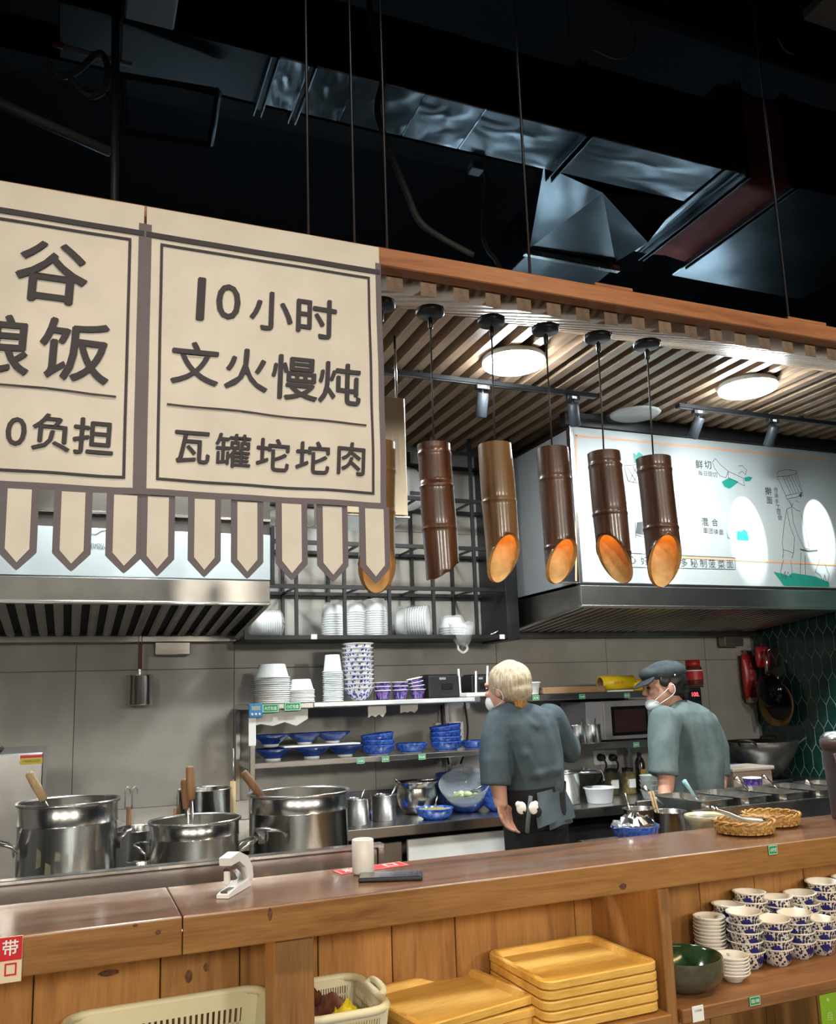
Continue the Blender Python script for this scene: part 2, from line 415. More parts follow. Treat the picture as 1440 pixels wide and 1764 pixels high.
# timber beam carrying the banners
bz = onY(657, 425, BEAM_Y).z
beam = struct('trim_1', MB().rbox(-2.2, 6.0, BEAM_Y, BEAM_Y+.046, bz-.052, bz, .003, 1), W_BEAM, 'reddish timber beam along the top of the kitchen front')
for (a, b) in ((1020,1085),(1345,1410)):
    p, q = onY(a, 490, BEAM_Y+.02), onY(b, 500, BEAM_Y+.02)
    put('packing_block', MB().rbox(p.x, q.x, BEAM_Y+.005, BEAM_Y+.04, bz, bz+.012, .002, 1), W_BEAM, beam)

# ------------------------------------------------------------------ ducts and services overhead
ZD = 4.0
def uz(x, y, z=ZD): return onZ(x, y, z)
yn, yf = uz(700,160).y-.02, uz(720,242).y
duct = thing('air_duct', 'long narrow galvanised duct with flanged joints under black ceiling', 'duct', (1.2, 3.0, ZD))
xl, xr = uz(455,150).x, uz(1000,240).x
seams = [xl-.75, xl, uz(525,140).x, uz(600,170).x, uz(715,195).x, uz(825,205).x, xr]
for i in range(len(seams)-1):
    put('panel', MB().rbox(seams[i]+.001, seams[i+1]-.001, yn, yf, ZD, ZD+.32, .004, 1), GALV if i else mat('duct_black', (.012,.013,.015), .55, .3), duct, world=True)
for x in (xl, seams[2], xr):
    for dx in (-.018, .012):
        put('flange', MB().rbox(x+dx, x+dx+.006, yn-.03, yf+.035, ZD-.035, ZD+.35, .001, 1), GALV, duct, world=True)
    put('flange_gasket', MB().box(x-.010, x+.010, yn-.012, yf+.015, ZD-.015, ZD+.33), BLACKM, duct, world=True)
junction = thing('duct_junction', 'dented galvanised duct junction with folded tapering branch', 'duct', (2.4, 3.0, ZD))
x2 = uz(1235,300).x
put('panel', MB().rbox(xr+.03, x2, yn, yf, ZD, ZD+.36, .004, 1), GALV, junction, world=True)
BR = 3.75
bl, br_ = onY(912,428,BR), onY(1060,452,BR); bc = uz(1038,332); rv = onY(1116,418,3.30)
top = ZD+.36
tb = MB()
tb.quad(bc, (bl.x,BR,bl.z), (br_.x,BR,br_.z)); tb.quad(bc, (br_.x,BR,br_.z), rv); tb.quad(bc, rv, (x2-.02,yf,ZD))
tb.quad((xr+.04,yf,ZD), bc, (bl.x,BR,bl.z), (bl.x,BR,top-.05), (xr+.04,yf,top))
tb.quad((xr+.04,yf,top), (bl.x,BR,top-.05), (br_.x,BR,top-.05), rv+Vector((0,0,.2)), (x2-.02,yf,top))
tb.quad((br_.x,BR,br_.z), rv, rv+Vector((0,0,.2)), (br_.x,BR,top-.05)); tb.quad(rv, (x2-.02,yf,ZD), (x2-.02,yf,top), rv+Vector((0,0,.2)))
put('taper', tb, GALV, junction, world=True)
put('flange', MB().rbox(bl.x-.03, br_.x+.03, BR, BR+.03, bl.z-.035, bl.z+.0, .002, 1), STEELN, junction, world=True)
put('branch', MB().rbox(bl.x, br_.x, BR+.03, 5.6, bl.z-.02, top-.08, .004, 1), GALV, junction, world=True)
# fire-proof canvas joint and the wide duct beyond it
ca, cbx = uz(1305,345).x-.045, uz(1325,335).x+.03
fan = thing('canvas_duct_joint', 'sagging red canvas joint between two steel duct flanges', 'duct joint', (ca, 3.1, ZD))
yf2 = uz(1195,482).y-.16
def joint_ring(x, y0, y1, z0, z1, sag, n=7):
    pts = []
    for k in range(n): t = k/n; pts.append((x, y0+(y1-y0)*t, z0-sag*math.sin(PI*t)))
    for k in range(n): t = k/n; pts.append((x, y1+sag*math.sin(PI*t), z0+(z1-z0)*t))
    for k in range(n): t = k/n; pts.append((x, y1+(y0-y1)*t, z1))
    for k in range(n): t = k/n; pts.append((x, y0-sag*math.sin(PI*t), z1+(z0-z1)*t))
    return pts
w0, w1 = x2+.14, uz(1340,330).x+.01
mid = (w0+w1)/2
put('canvas', MB().loft([joint_ring(w0,yn,yf2,ZD,top+.1,0), joint_ring(w0*.7+w1*.3,yn+.01,yf2,ZD+.01,top+.1,-.016), joint_ring(mid,yn+.015,yf2,ZD+.015,top+.1,-.02), joint_ring(w1,yn,yf2,ZD,top+.1,0)], cap=False), speckle('red_canvas', (.28,.045,.032), (.40,.07,.05), 9, .7), fan, world=True)
for x in (w0-.035, w0-.006, w1, w1+.03):
    put('flange', MB().rbox(x, x+.008, yn-.025, yf2+.03, ZD-.03, top+.13, .001, 1), GALV, fan, world=True)
put('collar', MB().rbox(x2+.02, w0-.035, yn, yf2, ZD+.002, top+.1, .003, 1), GALV, fan, world=True)
wd = thing('wide_air_duct', 'wide galvanised duct with cloudy reflections beyond the red canvas joint', 'duct', (3.8, 3.2, ZD))
xw0, xw1 = uz(1195,482).x, uz(1380,517).x
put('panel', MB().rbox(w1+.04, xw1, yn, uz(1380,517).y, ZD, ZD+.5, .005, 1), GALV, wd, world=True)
for k, x in enumerate((.6, 2.4, 3.9)):  # added lamps, out of view, that brighten duct undersides and navy wall
    t_ = thing('void_fill_lamp', 'added cool fill lamp hidden on top of the slat ceiling', 'fill lamp', (x, 4.5, 3.2415), group='added fill lamps')
    put('tray', MB().rbox(-.45,.45,-.03,.03,0,.03,.003,1), WHITEP, t_); put('tube', MB().tube([(-.43,0,.048),(.43,0,.048)], .014, 10), mat('tube_glow',(.9,.9,.9),.5,emit=(.55,.80,1.0),es=40), t_)
# secondary dark duct crossing high above
hd = thing('black_duct', 'black painted duct running high under the ceiling', 'duct', (1, 1.6, 4.6))
put('panel', MB().rbox(-.4, 5.4, 2.35, 2.62, 4.50, 4.78, .01, 1), mat('duct_black', (.012,.013,.015), .55, .3), hd, world=True)

def rod(name, x, y0p, Y, zt, zb, label, r=.004, m=None):
    p = onY(x, y0p, Y); o = tag(put(name, MB().tube([(0,0,zb-zb),(0,0,zt-zb)], r, 6), m or ROD, loc=(p.x, Y, zb)), label, 'rod', 'hanger rods of the timber beam'); return o
for px, py in ((530,300),(608,300),(664,330),(900,250),(1345,430)):
    rod('hanger_rod', px, py, BEAM_Y+.023, 5.2, bz, 'thin threaded steel rod hanging the timber beam from the ceiling')
for px, py in ((462,40),(522,60),(993,180)):
    p = onY(px, py, yn-.01)
    tag(put('duct_hanger', MB().tube([(0,0,0),(0,0,5.2-ZD-.3)], .004, 6), ROD, loc=(p.x, yn+.01, ZD+.33)), 'thin rod hanging the narrow duct from the ceiling', 'rod', 'duct hanger rods')
# slack black cable and conduits
def world_tube(name, pts, r, m, label, cat, group=None, n=8):
    b = Vector(pts[0]); 
    return tag(put(name, MB().tube([Vector(p)-b for p in pts], r, n), m, loc=b), label, cat, group)
def smooth_pts(pts, n=6):
    pts = [Vector(p) for p in pts]; out = []
    for i in range(len(pts)-1):
        p0, p1, p2, p3 = pts[max(i-1,0)], pts[i], pts[i+1], pts[min(i+2,len(pts)-1)]
        for k in range(n):
            t = k/n; out.append(.5*((2*p1)+(-p0+p2)*t+(2*p0-5*p1+4*p2-p3)*t*t+(-p0+3*p1-3*p2+p3)*t**3))
    return out+[pts[-1]]
HOSE = speckle('conduit_hose', (.055,.055,.05), (.09,.088,.08), 30, .6)
world_tube('flexible_conduit', smooth_pts([onY(x,y,2.55) for x,y in ((632,-20),(645,60),(660,130),(650,190),(668,250),(700,330),(722,380),(760,410),(815,440))]), .012, HOSE, 'long slack ribbed conduit hanging in front of the narrow duct', 'conduit')
jb = onZ(820,290,ZD-.0195)
world_tube('drop_conduit', smooth_pts([onY(x,y,jb.y) for x,y in ((820,286),(832,294),(838,310),(835,350),(832,400),(840,430),(860,460))]+[Vector((onY(860,460,jb.y).x+.06, jb.y, 3.238))]), .011, HOSE, 'short bent conduit dropping behind the beam from a junction box', 'conduit')
p = jb; tag(put('junction_box', MB().rbox(-.03,.03,-.03,.03,-.02,.02,.004,1), mat('box_grey', (.12,.12,.13), .5), loc=p), 'small grey electrical junction box under the narrow duct', 'junction box')
world_tube('wall_pipe', [onY(-60,150,2.9), onY(60,205,2.9), onY(190,262,2.9)], .018, mat('pipe_grey', (.14,.135,.125), .5), 'grey pipe sloping down to an upright support', 'pipe')
world_tube('upright_pipe', [onY(200,-60,2.6), onY(198,250,2.6), onY(197,420,2.6)], .013, mat('pipe_dark', (.03,.03,.033), .5), 'thin dark upright pipe rising behind the beam', 'pipe')
sp0, sp1 = onY(92,75,2.7), onY(228,112,2.7); spp = thing('sprinkler_pipe', 'short pale pipe with red tip near looped hose', 'pipe', sp0)
put('tube', MB().tube([sp0, sp1], .008, 8), mat('pipe_light', (.32,.31,.29), .4), spp, world=True)
put('red_tip', MB().tube([sp0-(sp1-sp0).normalized()*.004, sp0+(sp1-sp0).normalized()*.03], .0105, 10), mat('red_cap',(.3,.02,.02),.5), spp, world=True)
put('hanger', MB().tube([sp0.lerp(sp1,.85), Vector((sp0.lerp(sp1,.85).x, 2.7, 5.2))], .004, 6), ROD, spp, world=True)
world_tube('looped_hose', smooth_pts([onY(x,y,2.7) for x,y in ((85,110),(100,130),(130,125),(170,92),(185,115),(180,155),(150,165),(122,135))]), .011, HOSE, 'looped grey hose hanging beside the short pale pipe', 'hose')
world_tube('sprinkler_wire', smooth_pts([onY(x,y,2.7) for x,y in ((182,150),(190,175),(205,186))]), .003, CORD, 'thin wire under the looped hose', 'wire')
of = thing('duct_opening_frame', 'empty galvanised flange frame hanging left of the narrow duct', 'duct frame', onY(290,200,3.0))
c_ = [onY(212,130,3.0), onY(377,157,3.0), onY(362,250,3.18), onY(214,226,3.18)]
for a, b, mm in ((0,1,mat('duct_black'),),(1,2,GALV),(2,3,mat('duct_black')),(3,0,GALV)):
    d = (c_[b]-c_[a]); put('frame_bar', MB().tube([c_[a], c_[b]], .014, 4, smooth=False), mm, of, world=True)
# corner of a ceiling panel light of the hall
p = onY(235,6,2.4)
tag(put('hall_grille', MB().rbox(-.05,.10,-.10,.10,0,.05,.006,1), mat('grille_white',(.5,.48,.45),.5), loc=p+Vector((.02,0,.02))), 'pale edge of a lamp grille under the black ceiling', 'lamp grille')
p = onY(1425,8,2.2)
tag(put('hall_ceiling_panel', MB().rbox(-.03,.3,-.10,.10,0,.05,.006,1), mat('grille_white',(.5,.48,.45),.5), loc=p), 'pale corner of a ceiling fitting above the wide duct', 'ceiling fitting')
for i,(pts) in enumerate((((1078,30),(1092,60),(1088,92),(1060,100),(1022,84)), ((1340,65),(1352,85),(1368,93)))):
    world_tube('ceiling_wire', smooth_pts([onY(x,y,2.1) for x,y in pts]), .0035, HOSE, 'loose wire end curling from the ceiling', 'wire', 'loose ceiling wires')

# ------------------------------------------------------------------ cloth banners
BN_Y = BEAM_Y-.016
def wave(x, z): return (.003*math.sin(x*31+z*3)+.0025*math.sin(x*17-z*9+1.3)+.002*math.sin(z*26+x*6))*min(1, max(.15, (2.70-z)*3))
def cloth_grid(x0, x1, z0, z1, nx, nz, y, amp=1, poly=None):
    mb = MB(); vs = []
    for j in range(nz+1):
        for i in range(nx+1):
            x = x0+(x1-x0)*i/nx; z = z0+(z1-z0)*j/nz; vs.append((x, y+wave(x,z)*amp, z))
    fs = [(j*(nx+1)+i, j*(nx+1)+i+1, (j+1)*(nx+1)+i+1, (j+1)*(nx+1)+i) for j in range(nz) for i in range(nx)]
    mb.add(vs, fs, True); return mb
def strip2(mb, pts, w, y, off, n=10):
    """ribbon following straight 2D segments (x,z) lying on the cloth"""
    for (a, b) in zip(pts[:-1], pts[1:]):
        a = Vector(a); b = Vector(b); d = (b-a).normalized(); q = Vector((-d.y, d.x))*w/2; a2 = a-d*w/2; b2 = b+d*w/2
        vs = []; 
        for k in range(n+1):
            c = a2.lerp(b2, k/n)
            for s_ in (q, -q): u = c+s_; vs.append((u.x, y+wave(u.x,u.y)+off, u.y))
        mb.add(vs, [(2*k, 2*k+1, 2*k+3, 2*k+2) for k in range(n)])
def tab_poly(w, h, p): return [(-w/2,0),(w/2,0),(w/2,-h+p),(w*.42,-h+p*.82),(w*.07,-h+.004),(0,-h),(-w*.07,-h+.004),(-w*.42,-h+p*.82),(-w/2,-h+p)]
def banner(label, xa, xb, chars, tabs, rule, group):
    zt, zb = bz-.013, onY(450, 862, BN_Y).z
    root = thing('noren_banner', label, 'banner', ((xa+xb)/2, BN_Y, zt), group=group)
    put('panel', cloth_grid(xa, xb, zb, zt, 28, 30, BN_Y), CLOTH, root, world=True)
    hem = MB(); strip2(hem, [(xa+.004,zt-.052),(xa+.004,zb+.004),(xb-.004,zb+.004),(xb-.004,zt-.052)], .014, BN_Y, -.0018, 14); put('hem', hem, TRIM, root, world=True)
    fr = MB(); t0 = zt-.07
    strip2(fr, [(xa+.006,t0),(xb-.006,t0)], .013, BN_Y, -.003, 14)
    i0, i1, j0, j1 = xa+.034, xb-.03, zb+.034, t0-.020
    strip2(fr, [(i0,j0),(i1,j0),(i1,j1),(i0,j1),(i0,j0)], .006, BN_Y, -.0025, 14); put('frame_line', fr, INK, root, world=True)
    lt = MB()
    for ch, px, py, hpx, bold in chars:
        c = onY(px, py, BN_Y); s_ = hpx*mpp(c)*.97
        letters(lt, ch, lambda a, b: (c.x+a, BN_Y+wave(c.x+a, c.z+b)-.0032, c.z+b), h=s_, bold=bold, shear=.04)
    a, b = onY(*rule[0], BN_Y), onY(*rule[1], BN_Y)
    strip2(lt, [(a.x,a.z),(b.x,b.z)], .0045, BN_Y, -.0032, 12)
    put('lettering', lt, INK, root, world=True, kind='stuff')
    for px, py, wpx in tabs:
        c = onY(px, py, BN_Y); w_ = wpx*mpp(c); h_ = zb-c.z; dy = random.uniform(-.006,.006)
        po = tab_poly(w_, h_, .038)
        nz_ = 8; mb = MB()
        def ring(y, sc, up):
            return [(c.x+a*sc, y, zb+up+(b if b > -1e-6 else b*(1 if sc == 1 else .93))) for a, b in po]
        mb.add(ring(BN_Y+dy-.001, 1, 0)+ring(BN_Y+dy+.001, 1, 0), [tuple(range(9)), tuple(range(17,8,-1))]+[(i,i+9,(i+1)%9+9,(i+1)%9) for i in range(9)])
        tb_ = put('tab', mb, TRIM, root, world=True)
        inn = [(c.x+a, BN_Y+dy-.0022, zb+b) for a, b in ((-w_*.31,-.006),(w_*.31,-.006),(w_*.31,-h_+.044),(0,-h_+.016),(-w_*.31,-h_+.044))]
        put('inset', MB().add(inn, [(0,1,2,3,4)]), CLOTH, tb_, world=True)
    return root
B = .014
x_gap = onY(247, 500, BN_Y).x
banner('cream cloth banner printed with ten-hour stew lettering beside bamboo lamps', x_gap+.004, onY(657,600,BN_Y).x,
    [('1',346,515,78,.012),('0',393,521,66,.006),('小',467,537,72,B),('时',545,549,74,B),('文',336,626,80,B),('火',424,638,76,B),('慢',508,651,80,B),('炖',585,661,76,B),
     ('瓦',331,771,58,B),('罐',401,777,60,B),('坨',470,783,58,B),('坨',538,789,58,B),('肉',604,791,58,B)],
    [(270,993,57),(351,995,56),(426,997,56),(502,1000,56),(574,1002,56),(647,1005,55)], ((289,697),(629,733)), 'noren banners')
banner('cream cloth banner printed with grain rice lettering next to the stew banner', onY(-420,400,BN_Y).x, x_gap-.002,
    [('五',-190,455,100,B),('谷',90,470,112,B),('杂',-230,580,108,B),('粮',-8,592,112,B),('饭',130,605,112,B),('0',28,744,52,.006),('负',89,746,66,B),('担',161,752,66,B),('体',-62,735,64,B)],
    [(-350,975,62),(-262,977,62),(-170,979,62),(-72,981,62),(28,983,62),(122,985,62),(213,988,62)], ((-340,625),(198,683)), 'noren banners')

# ------------------------------------------------------------------ bamboo pendant lamps
LY = 2.13
def soffit(y): return SOF_Z+(y-SOF_Y)*nz/nl
def bamboo_lamp(px, ytop, ylow, wpx, nodes, cut, m, label, lean=(0,0), rag=0, cutdir=0):
    """px: canopy pixel; cut: height of the slanting mouth (m); cutdir: compass angle the mouth faces"""
    c = onY(px[0], px[1], LY); top = onY(*ytop, LY); low = onY(*ylow, LY)
    root = thing('bamboo_pendant_lamp', label, 'pendant lamp', (top.x, LY, low.z), group=None)
    zs = soffit(LY-.06)
    put('canopy', MB().lathe([(0,-.016),(.039,-.016),(.042,-.012),(.042,0),(0,0)], 28, c=(c.x, LY, zs-.002)), BLACKP, root, world=True)
    put('canopy_screw', MB().lathe([(0,-.003),(.005,-.002),(.005,.003)], 10, c=(c.x+.02, LY-.0385, zs-.009), M=Matrix.Rotation(PI/2,3,'X')), STEELN, root, world=True)
    put('cord_grip', MB().lathe([(.005,-.03),(.0075,-.026),(.0075,0),(.004,.006)], 12, c=(c.x, LY, zs-.03)), BLACKP, root, world=True)
    put('cord', MB().tube([(c.x,LY,zs-.03), (top.x,LY,top.z-.03)], .0026, 6), CORD, root, world=True)
    R = wpx/2*mpp(top)
    H = top.z-low.z; n = 44; prof = []
    steps = 30
    zsn = sorted(set([i/steps for i in range(steps+1)]+[max(0,min(1,t+d)) for t in nodes for d in (-.022,-.009,0,.007,.02)]), reverse=True)
    rings_o = []; rings_i = []
    sway = Vector((lean[0], lean[1], 0))
    def edge(a):  # z of the slanting mouth at angle a, 0..1 of H
        return cut*(.5+.5*math.cos(a-cutdir))
    for t in zsn:
        bul = 1+sum(.04*math.exp(-((t-q)/.012)**2) for q in nodes)-.015*sum(math.exp(-((t-q-.018)/.01)**2) for q in nodes)+.02*math.sin(t*7+px[0])
        ro = []; 
        for k in range(n):
            a = 2*PI*k/n; z = max(t*H, edge(a)+(rag*.5*math.sin(k*5.3)*.006 if rag else 0))
            f = 1-z/H; off = sway*f
            ro.append((top.x+off.x+R*bul*math.cos(a), LY+off.y+R*bul*math.sin(a)*1.0, low.z+z))
        rings_o.append(ro)
    ob = put('culm', MB().loft(rings_o, cap=False), m, root, world=True)
    ri = .80; inn = []
    for t in [k/12 for k in range(12,-1,-1)]:
        rr = []
        for k in range(n):
            a = 2*PI*k/n; z = max(t*H*.97, edge(a)); off = sway*(1-z/H); 
            rr.append((top.x+off.x+R*ri*math.cos(a), LY+off.y+R*ri*math.sin(a), low.z+z))
        inn.append(rr)
    put('lining', MB().loft(inn, cap=False), BAM_IN, root, world=True)
    rim = MB(); o = rings_o[-1]; i_ = inn[-1]
    rim.add(o+i_, [(k,(k+1)%n,n+(k+1)%n,n+k) for k in range(n)], True); put('cut_rim', rim, BAM_CUT, root, world=True)
    cap_ = MB(); cap_.add(rings_o[0]+[(top.x,LY,top.z)], [(k,(k+1)%n,n) for k in range(n)]); put('top_cap', cap_, m, root, world=True)
    dz = low.z+cut+.02
    dp = MB(); off = sway*(1-(cut+.02)/H); dp.lathe([(0,0),(R*.78,0)], 32, c=(top.x+off.x,LY+off.y,dz+.1)); put('node_wall', dp, BAM_IN, root, world=True)
    put('bulb', MB().lathe([(0,-.022),(.014,-.018),(.018,-.004),(.012,.012),(0,.016)], 14, c=(top.x+off.x,LY+off.y,dz+.06)), BULB, root, world=True)
    return root
S = -PI/2
# cutdir is where the mouth is HIGH; the mouth faces that way
bamboo_lamp((655,500),(650,765),(641,1018),62,(.18,.52,.8),.13,BAMBOO[1],'bamboo pendant lamp half hidden behind the stew banner',(-.012,0),cutdir=S-.3)
bamboo_lamp((740,519),(747,767),(756,1000),58,(.37,.68,.93),.06,BAMBOO[0],'dark mottled bamboo pendant lamp with ragged lower end turned away',(.014,0),1,cutdir=PI*.1)
bamboo_lamp((845,534),(852,767),(866,1000),58,(.57,),.125,BAMBOO[1],'light ochre bamboo pendant lamp with a single ring',(.012,0),cutdir=S+.12)
bamboo_lamp((938,547),(951,774),(962,1002),55,(.25,.76),.12,BAMBOO[2],'brown bamboo pendant lamp next to the white sign edge',(.010,0),cutdir=S+.05)
bamboo_lamp((1028,561),(1040,781),(1056,1003),57,(.22,.52,.9),.14,BAMBOO[2],'weathered brown bamboo pendant lamp before the drawn basket',(.014,0),cutdir=S-1.15)
bamboo_lamp((1112,573),(1125,790),(1143,1008),58,(.44,.90),.15,BAMBOO[2],'brown bamboo pendant lamp with the widest slanted mouth',(.014,0),cutdir=S-.25)

# ------------------------------------------------------------------ ceiling lamps and track
ZL = FOLD_Z
def disc(px, label, lit=True):
    c = onZ(px[0], px[1], ZL-.03)
    r = thing('ceiling_disc_lamp', label, 'ceiling lamp', (c.x, c.y, ZL-.032), group='round ceiling lamps')
    put('housing', MB().lathe([(0,.031),(.138,.031),(.142,.024),(.142,.006)], 48), WHITEP, r)
    put('diffuser', MB().lathe([(.140,.008),(.138,-.004),(.12,-.012),(.06,-.015),(0,-.016)], 48), DIFF, r)
    return r
disc((885,626), 'lit round white ceiling lamp above the bamboo lamps'); disc((1288,670), 'lit round white ceiling lamp above the chef sign')
disc((250,600), 'lit round white ceiling lamp behind the banners')
def track(a, b, y, label):
    r = thing('track_rail', label, 'track rail', (a, y, ZL-.034))
    put('rail', MB().rbox(0, b-a, -.017, .017, 0, .022, .002, 1), BLACKM, r); put('end_cap', MB().rbox(-.006, 0, -.018, .018, -.001, .023, .001, 1), BLACKP, r)
    put('slot', MB().box(.01, b-a-.01, -.005, .005, -.001, .001), mat('track_copper', (.20,.20,.21), .4, 1), r)
    for k in range(int((b-a)/.4)+1): put('hanger', MB().box(.05+k*.4, .07+k*.4, -.01, .01, .022, .034), BLACKM, r)
    return r
tyA = onZ(1000,682,ZL-.03).y; tyB = onZ(1200,705,ZL-.03).y
xA0, xA1 = onZ(560,630,ZL-.03).x, onZ(1027,685,ZL-.03).x
track(xA0, xA1, tyA, 'black ceiling track over the wire rack'); xB0 = onZ(1163,704,ZL-.03).x; track(xB0, WALL_X-.02, tyB, 'black ceiling track in front of the chef sign')
def track_spot(px, y, aim, label, energy, cone=34):
    c = onY(px[0], px[1], y); top = ZL-.036
    r = thing('track_spotlight', label, 'spotlight', (c.x, y, top), group=None)
    put('adapter', MB().rbox(-.035,.035,-.014,.014,-.022,0,.002,1), BLACKP, r)
    put('adapter_label', MB().box(-.012,.014,-.0155,-.014,-.018,-.005), LABELW, r)
    put('stem', MB().tube([(0,0,-.022),(0,0,-.05)], .006, 8), BLACKM, r)
    d = (Vector(aim)-Vector((c.x,y,top-.07))).normalized(); q = Vector((0,0,-1)).rotation_difference(d).to_matrix()
    o = Vector((0,0,-.05)); 
    put('can', MB().lathe([(0,.012),(.024,.012),(.028,.006),(.028,-.10),(.0255,-.104),(.0245,-.098),(.0245,-.07),(0,-.068)], 28, c=o, M=q), mat('spot_can', (.016,.020,.026), .45), r)
    lens = put('lens', MB().lathe([(0,-.075),(.0235,-.075)], 24, c=o, M=q), mat('spot_lens', (.9,.9,.9), .3, emit=COOL, es=12), r)
    l = lamp('track_beam', 'SPOT', Vector((c.x,y,top))+o+d*.112, aim, energy, COOL, .012, cone, .25); return r
SGY = HOOD_Y-.012
def sg(x, y): return onY(x, y, SGY)
track_spot((832,690), tyA, (1.9, 4.4, 1.0), 'black track spotlight over the wire rack', 30, 40)
track_spot((988,705), tyA, sg(1012,960), 'black track spotlight at the end of the rack track', 60, 30)
track_spot((1205,735), tyB, sg(1140,905), 'black track spotlight lighting the drawn basket', 120, 30)
track_spot((1333,745), tyB, sg(1285,905), 'black track spotlight lighting the dough drawing', 120, 30)

track_spot((1462,752), tyB, sg(1408,905), 'black track spotlight lighting the drawn chef', 120, 30)
# fitting that looks like a clear oval blade by the sign top
c = onZ(1095,720,ZL-.06); e = thing('clear_ceiling_disc', 'unlit clear oval fitting under the slats above the sign', 'ceiling fitting', (c.x, c.y, ZL-.05))
put('dish', MB().lathe([(0,0),(.12,.002),(.135,.012),(.12,.016),(0,.014)], 36), mat('frosted_clear', (.80,.84,.86), .25, trans=.6, ior=1.2, alpha=.75), e)
put('bracket', MB().rbox(-.02,.02,-.02,.02,.014,.05,.003,1), STEELN, e)

# ------------------------------------------------------------------ signs over the hoods
def sign_pt(y0): 
    return lambda a, b: None
s0, s1 = sg(987,747), sg(1424,770)
zb_s = sg(1002,1003).z
sign = thing('wall_sign', 'white noodle-making sign with line drawings over the hood', 'sign', (s0.x, SGY, zb_s))
put('board', MB().rbox(s0.x, WALL_X-.003, SGY, SGY+.03, zb_s, FOLD_Z-.078, .002, 1), WASHW, sign, world=True)
put('side_trim', MB().rbox(s0.x-.022, s0.x-.001, SGY-.004, SGY+.035, zb_s-.01, FOLD_Z-.078, .002, 1), STEELN, sign, world=True)
put('bottom_trim', MB().rbox(s0.x-.022, WALL_X-.003, SGY-.008, SGY+.03, zb_s-.022, zb_s-.001, .002, 1), BLACKM, sign, world=True)
def art(name, m, polys=(), lines=(), texts=(), parent=sign, Y=SGY, lw=.003, g=sg):
    mb = MB(); y = Y-.0014
    for po in polys: mb.add([(g(*q).x, y, g(*q).z) for q in po], [tuple(range(len(po)))])
    for ln in lines:
        pts = [Vector((g(*q).x, g(*q).z)) for q in ln]
        for a, b in zip(pts[:-1], pts[1:]):
            d = b-a
            if d.length < 1e-5: continue
            d.normalize(); q = Vector((-d.y,d.x))*lw/2; a2 = a-d*lw*.3; b2 = b+d*lw*.3
            mb.add([(u.x, y-.0002, u.y) for u in (a2+q, b2+q, b2-q, a2-q)], [(0,1,2,3)])
    for body, cx, cy, h, bold in texts:
        c = g(cx, cy); hm = h*mpp(c)
        letters(mb, body, lambda a, b: (c.x+a, y-.0003, c.z+b), h=hm, bold=bold)
    return put(name, mb, m, parent, world=True, kind='stuff' if name in ('line_drawing','green_art','apron_band','lettering') else None)
art('orange_border', ORNG, lines=[[(992,1000),(992,750),(1427,792)], [(1112,957),(1440,973)]], lw=.010)
art('lettering', INKL, texts=[('鲜',1204,800,15,.01),('切',1219,801,14,.01),('每',1206,815,9,0),('日',1215,816,8,0),('现',1223,817,9,0),('切',1231,818,9,0),
    ('混',1214,899,14,.01),('合',1231,900,13,.01),('面',1215,914,9,0),('团',1224,915,9,0),('揉',1233,916,9,0),('面',1242,917,9,0),
    ('擀',1323,846,14,.01),('面',1325,862,12,.01),('传',1336,844,9,0),('承',1337,854,9,0),('手',1338,864,9,0),('工',1340,874,8,0),('现',1341,883,9,0),('做',1343,892,9,0),
    ('用',1040,958,15,0),('心',1089,964,14,0),('好',1110,966,15,0),('面',1128,967,15,0),('许',1150,969,15,0),('多',1178,969,15,0),('秘',1195,970,15,0),('制',1211,970,15,0),('菠',1226,971,15,0),('菜',1242,972,15,0),('面',1257,972,14,0)])
bx_ = [(1086,953),(1266,961),(1266,981),(1086,977),(1086,953)]
chef = [[(1338,818),(1340,812),(1355,809),(1371,811),(1372,816),(1356,820),(1338,821),(1353,854),(1382,848),(1371,814)],
    [(1353,854),(1355,860),(1383,854),(1382,848)]]+[[(1343+5*k,821-.3*k),(1357+4.6*k,852-1.1*k)] for k in range(1,6)]+[
    [(1356,860),(1361,868),(1363,872)],[(1360,862),(1364,872),(1370,878),(1378,881)],[(1370,862),(1376,866)],[(1366,867),(1362,874),(1355,877),(1350,905),(1347,935),(1349,950),(1348,962)],
    [(1363,873),(1366,900),(1375,925),(1385,945),(1395,946)],[(1355,878),(1360,905),(1368,925),(1367,950),(1364,962)],[(1348,947),(1357,949),(1366,953)],[(1380,886),(1388,920),(1394,943)],
    [(1349,965),(1344,985),(1348,996),(1352,984),(1353,997),(1357,985),(1362,995),(1364,984),(1362,966)],[(1379,952),(1378,988)],[(1386,957),(1387,990)],
    [(1412,962),(1404,985),(1412,990),(1418,1003),(1420,990),(1424,1005),(1428,992),(1420,970)]]
wr_ = [[(1076,808),(1082,829),(1098,832),(1105,830),(1108,800),(1076,802),(1076,808)],[(1080,805),(1096,830)],[(1090,803),(1104,829)],[(1098,802),(1084,829)],[(1106,806),(1090,831)],
    [(1227,796),(1232,790),(1240,800),(1254,812),(1250,823),(1240,820),(1230,806),(1227,796)],[(1254,812),(1280,824),(1282,837),(1254,823),(1254,812)],[(1272,803),(1278,802),(1286,810),(1284,818),(1278,812),(1272,816)],
    [(1095,921),(1120,930)],[(1094,900),(1095,927)]]
art('line_drawing', INKL, lines=chef+wr_+[bx_])
art('apron_band', INKL, polys=[[(1377,945),(1392,948),(1408,947),(1408,949),(1392,951),(1379,948)],[(1375,853),(1381,848),(1380,858)],[(1097,900),(1110,898),(1112,922),(1095,919)]])
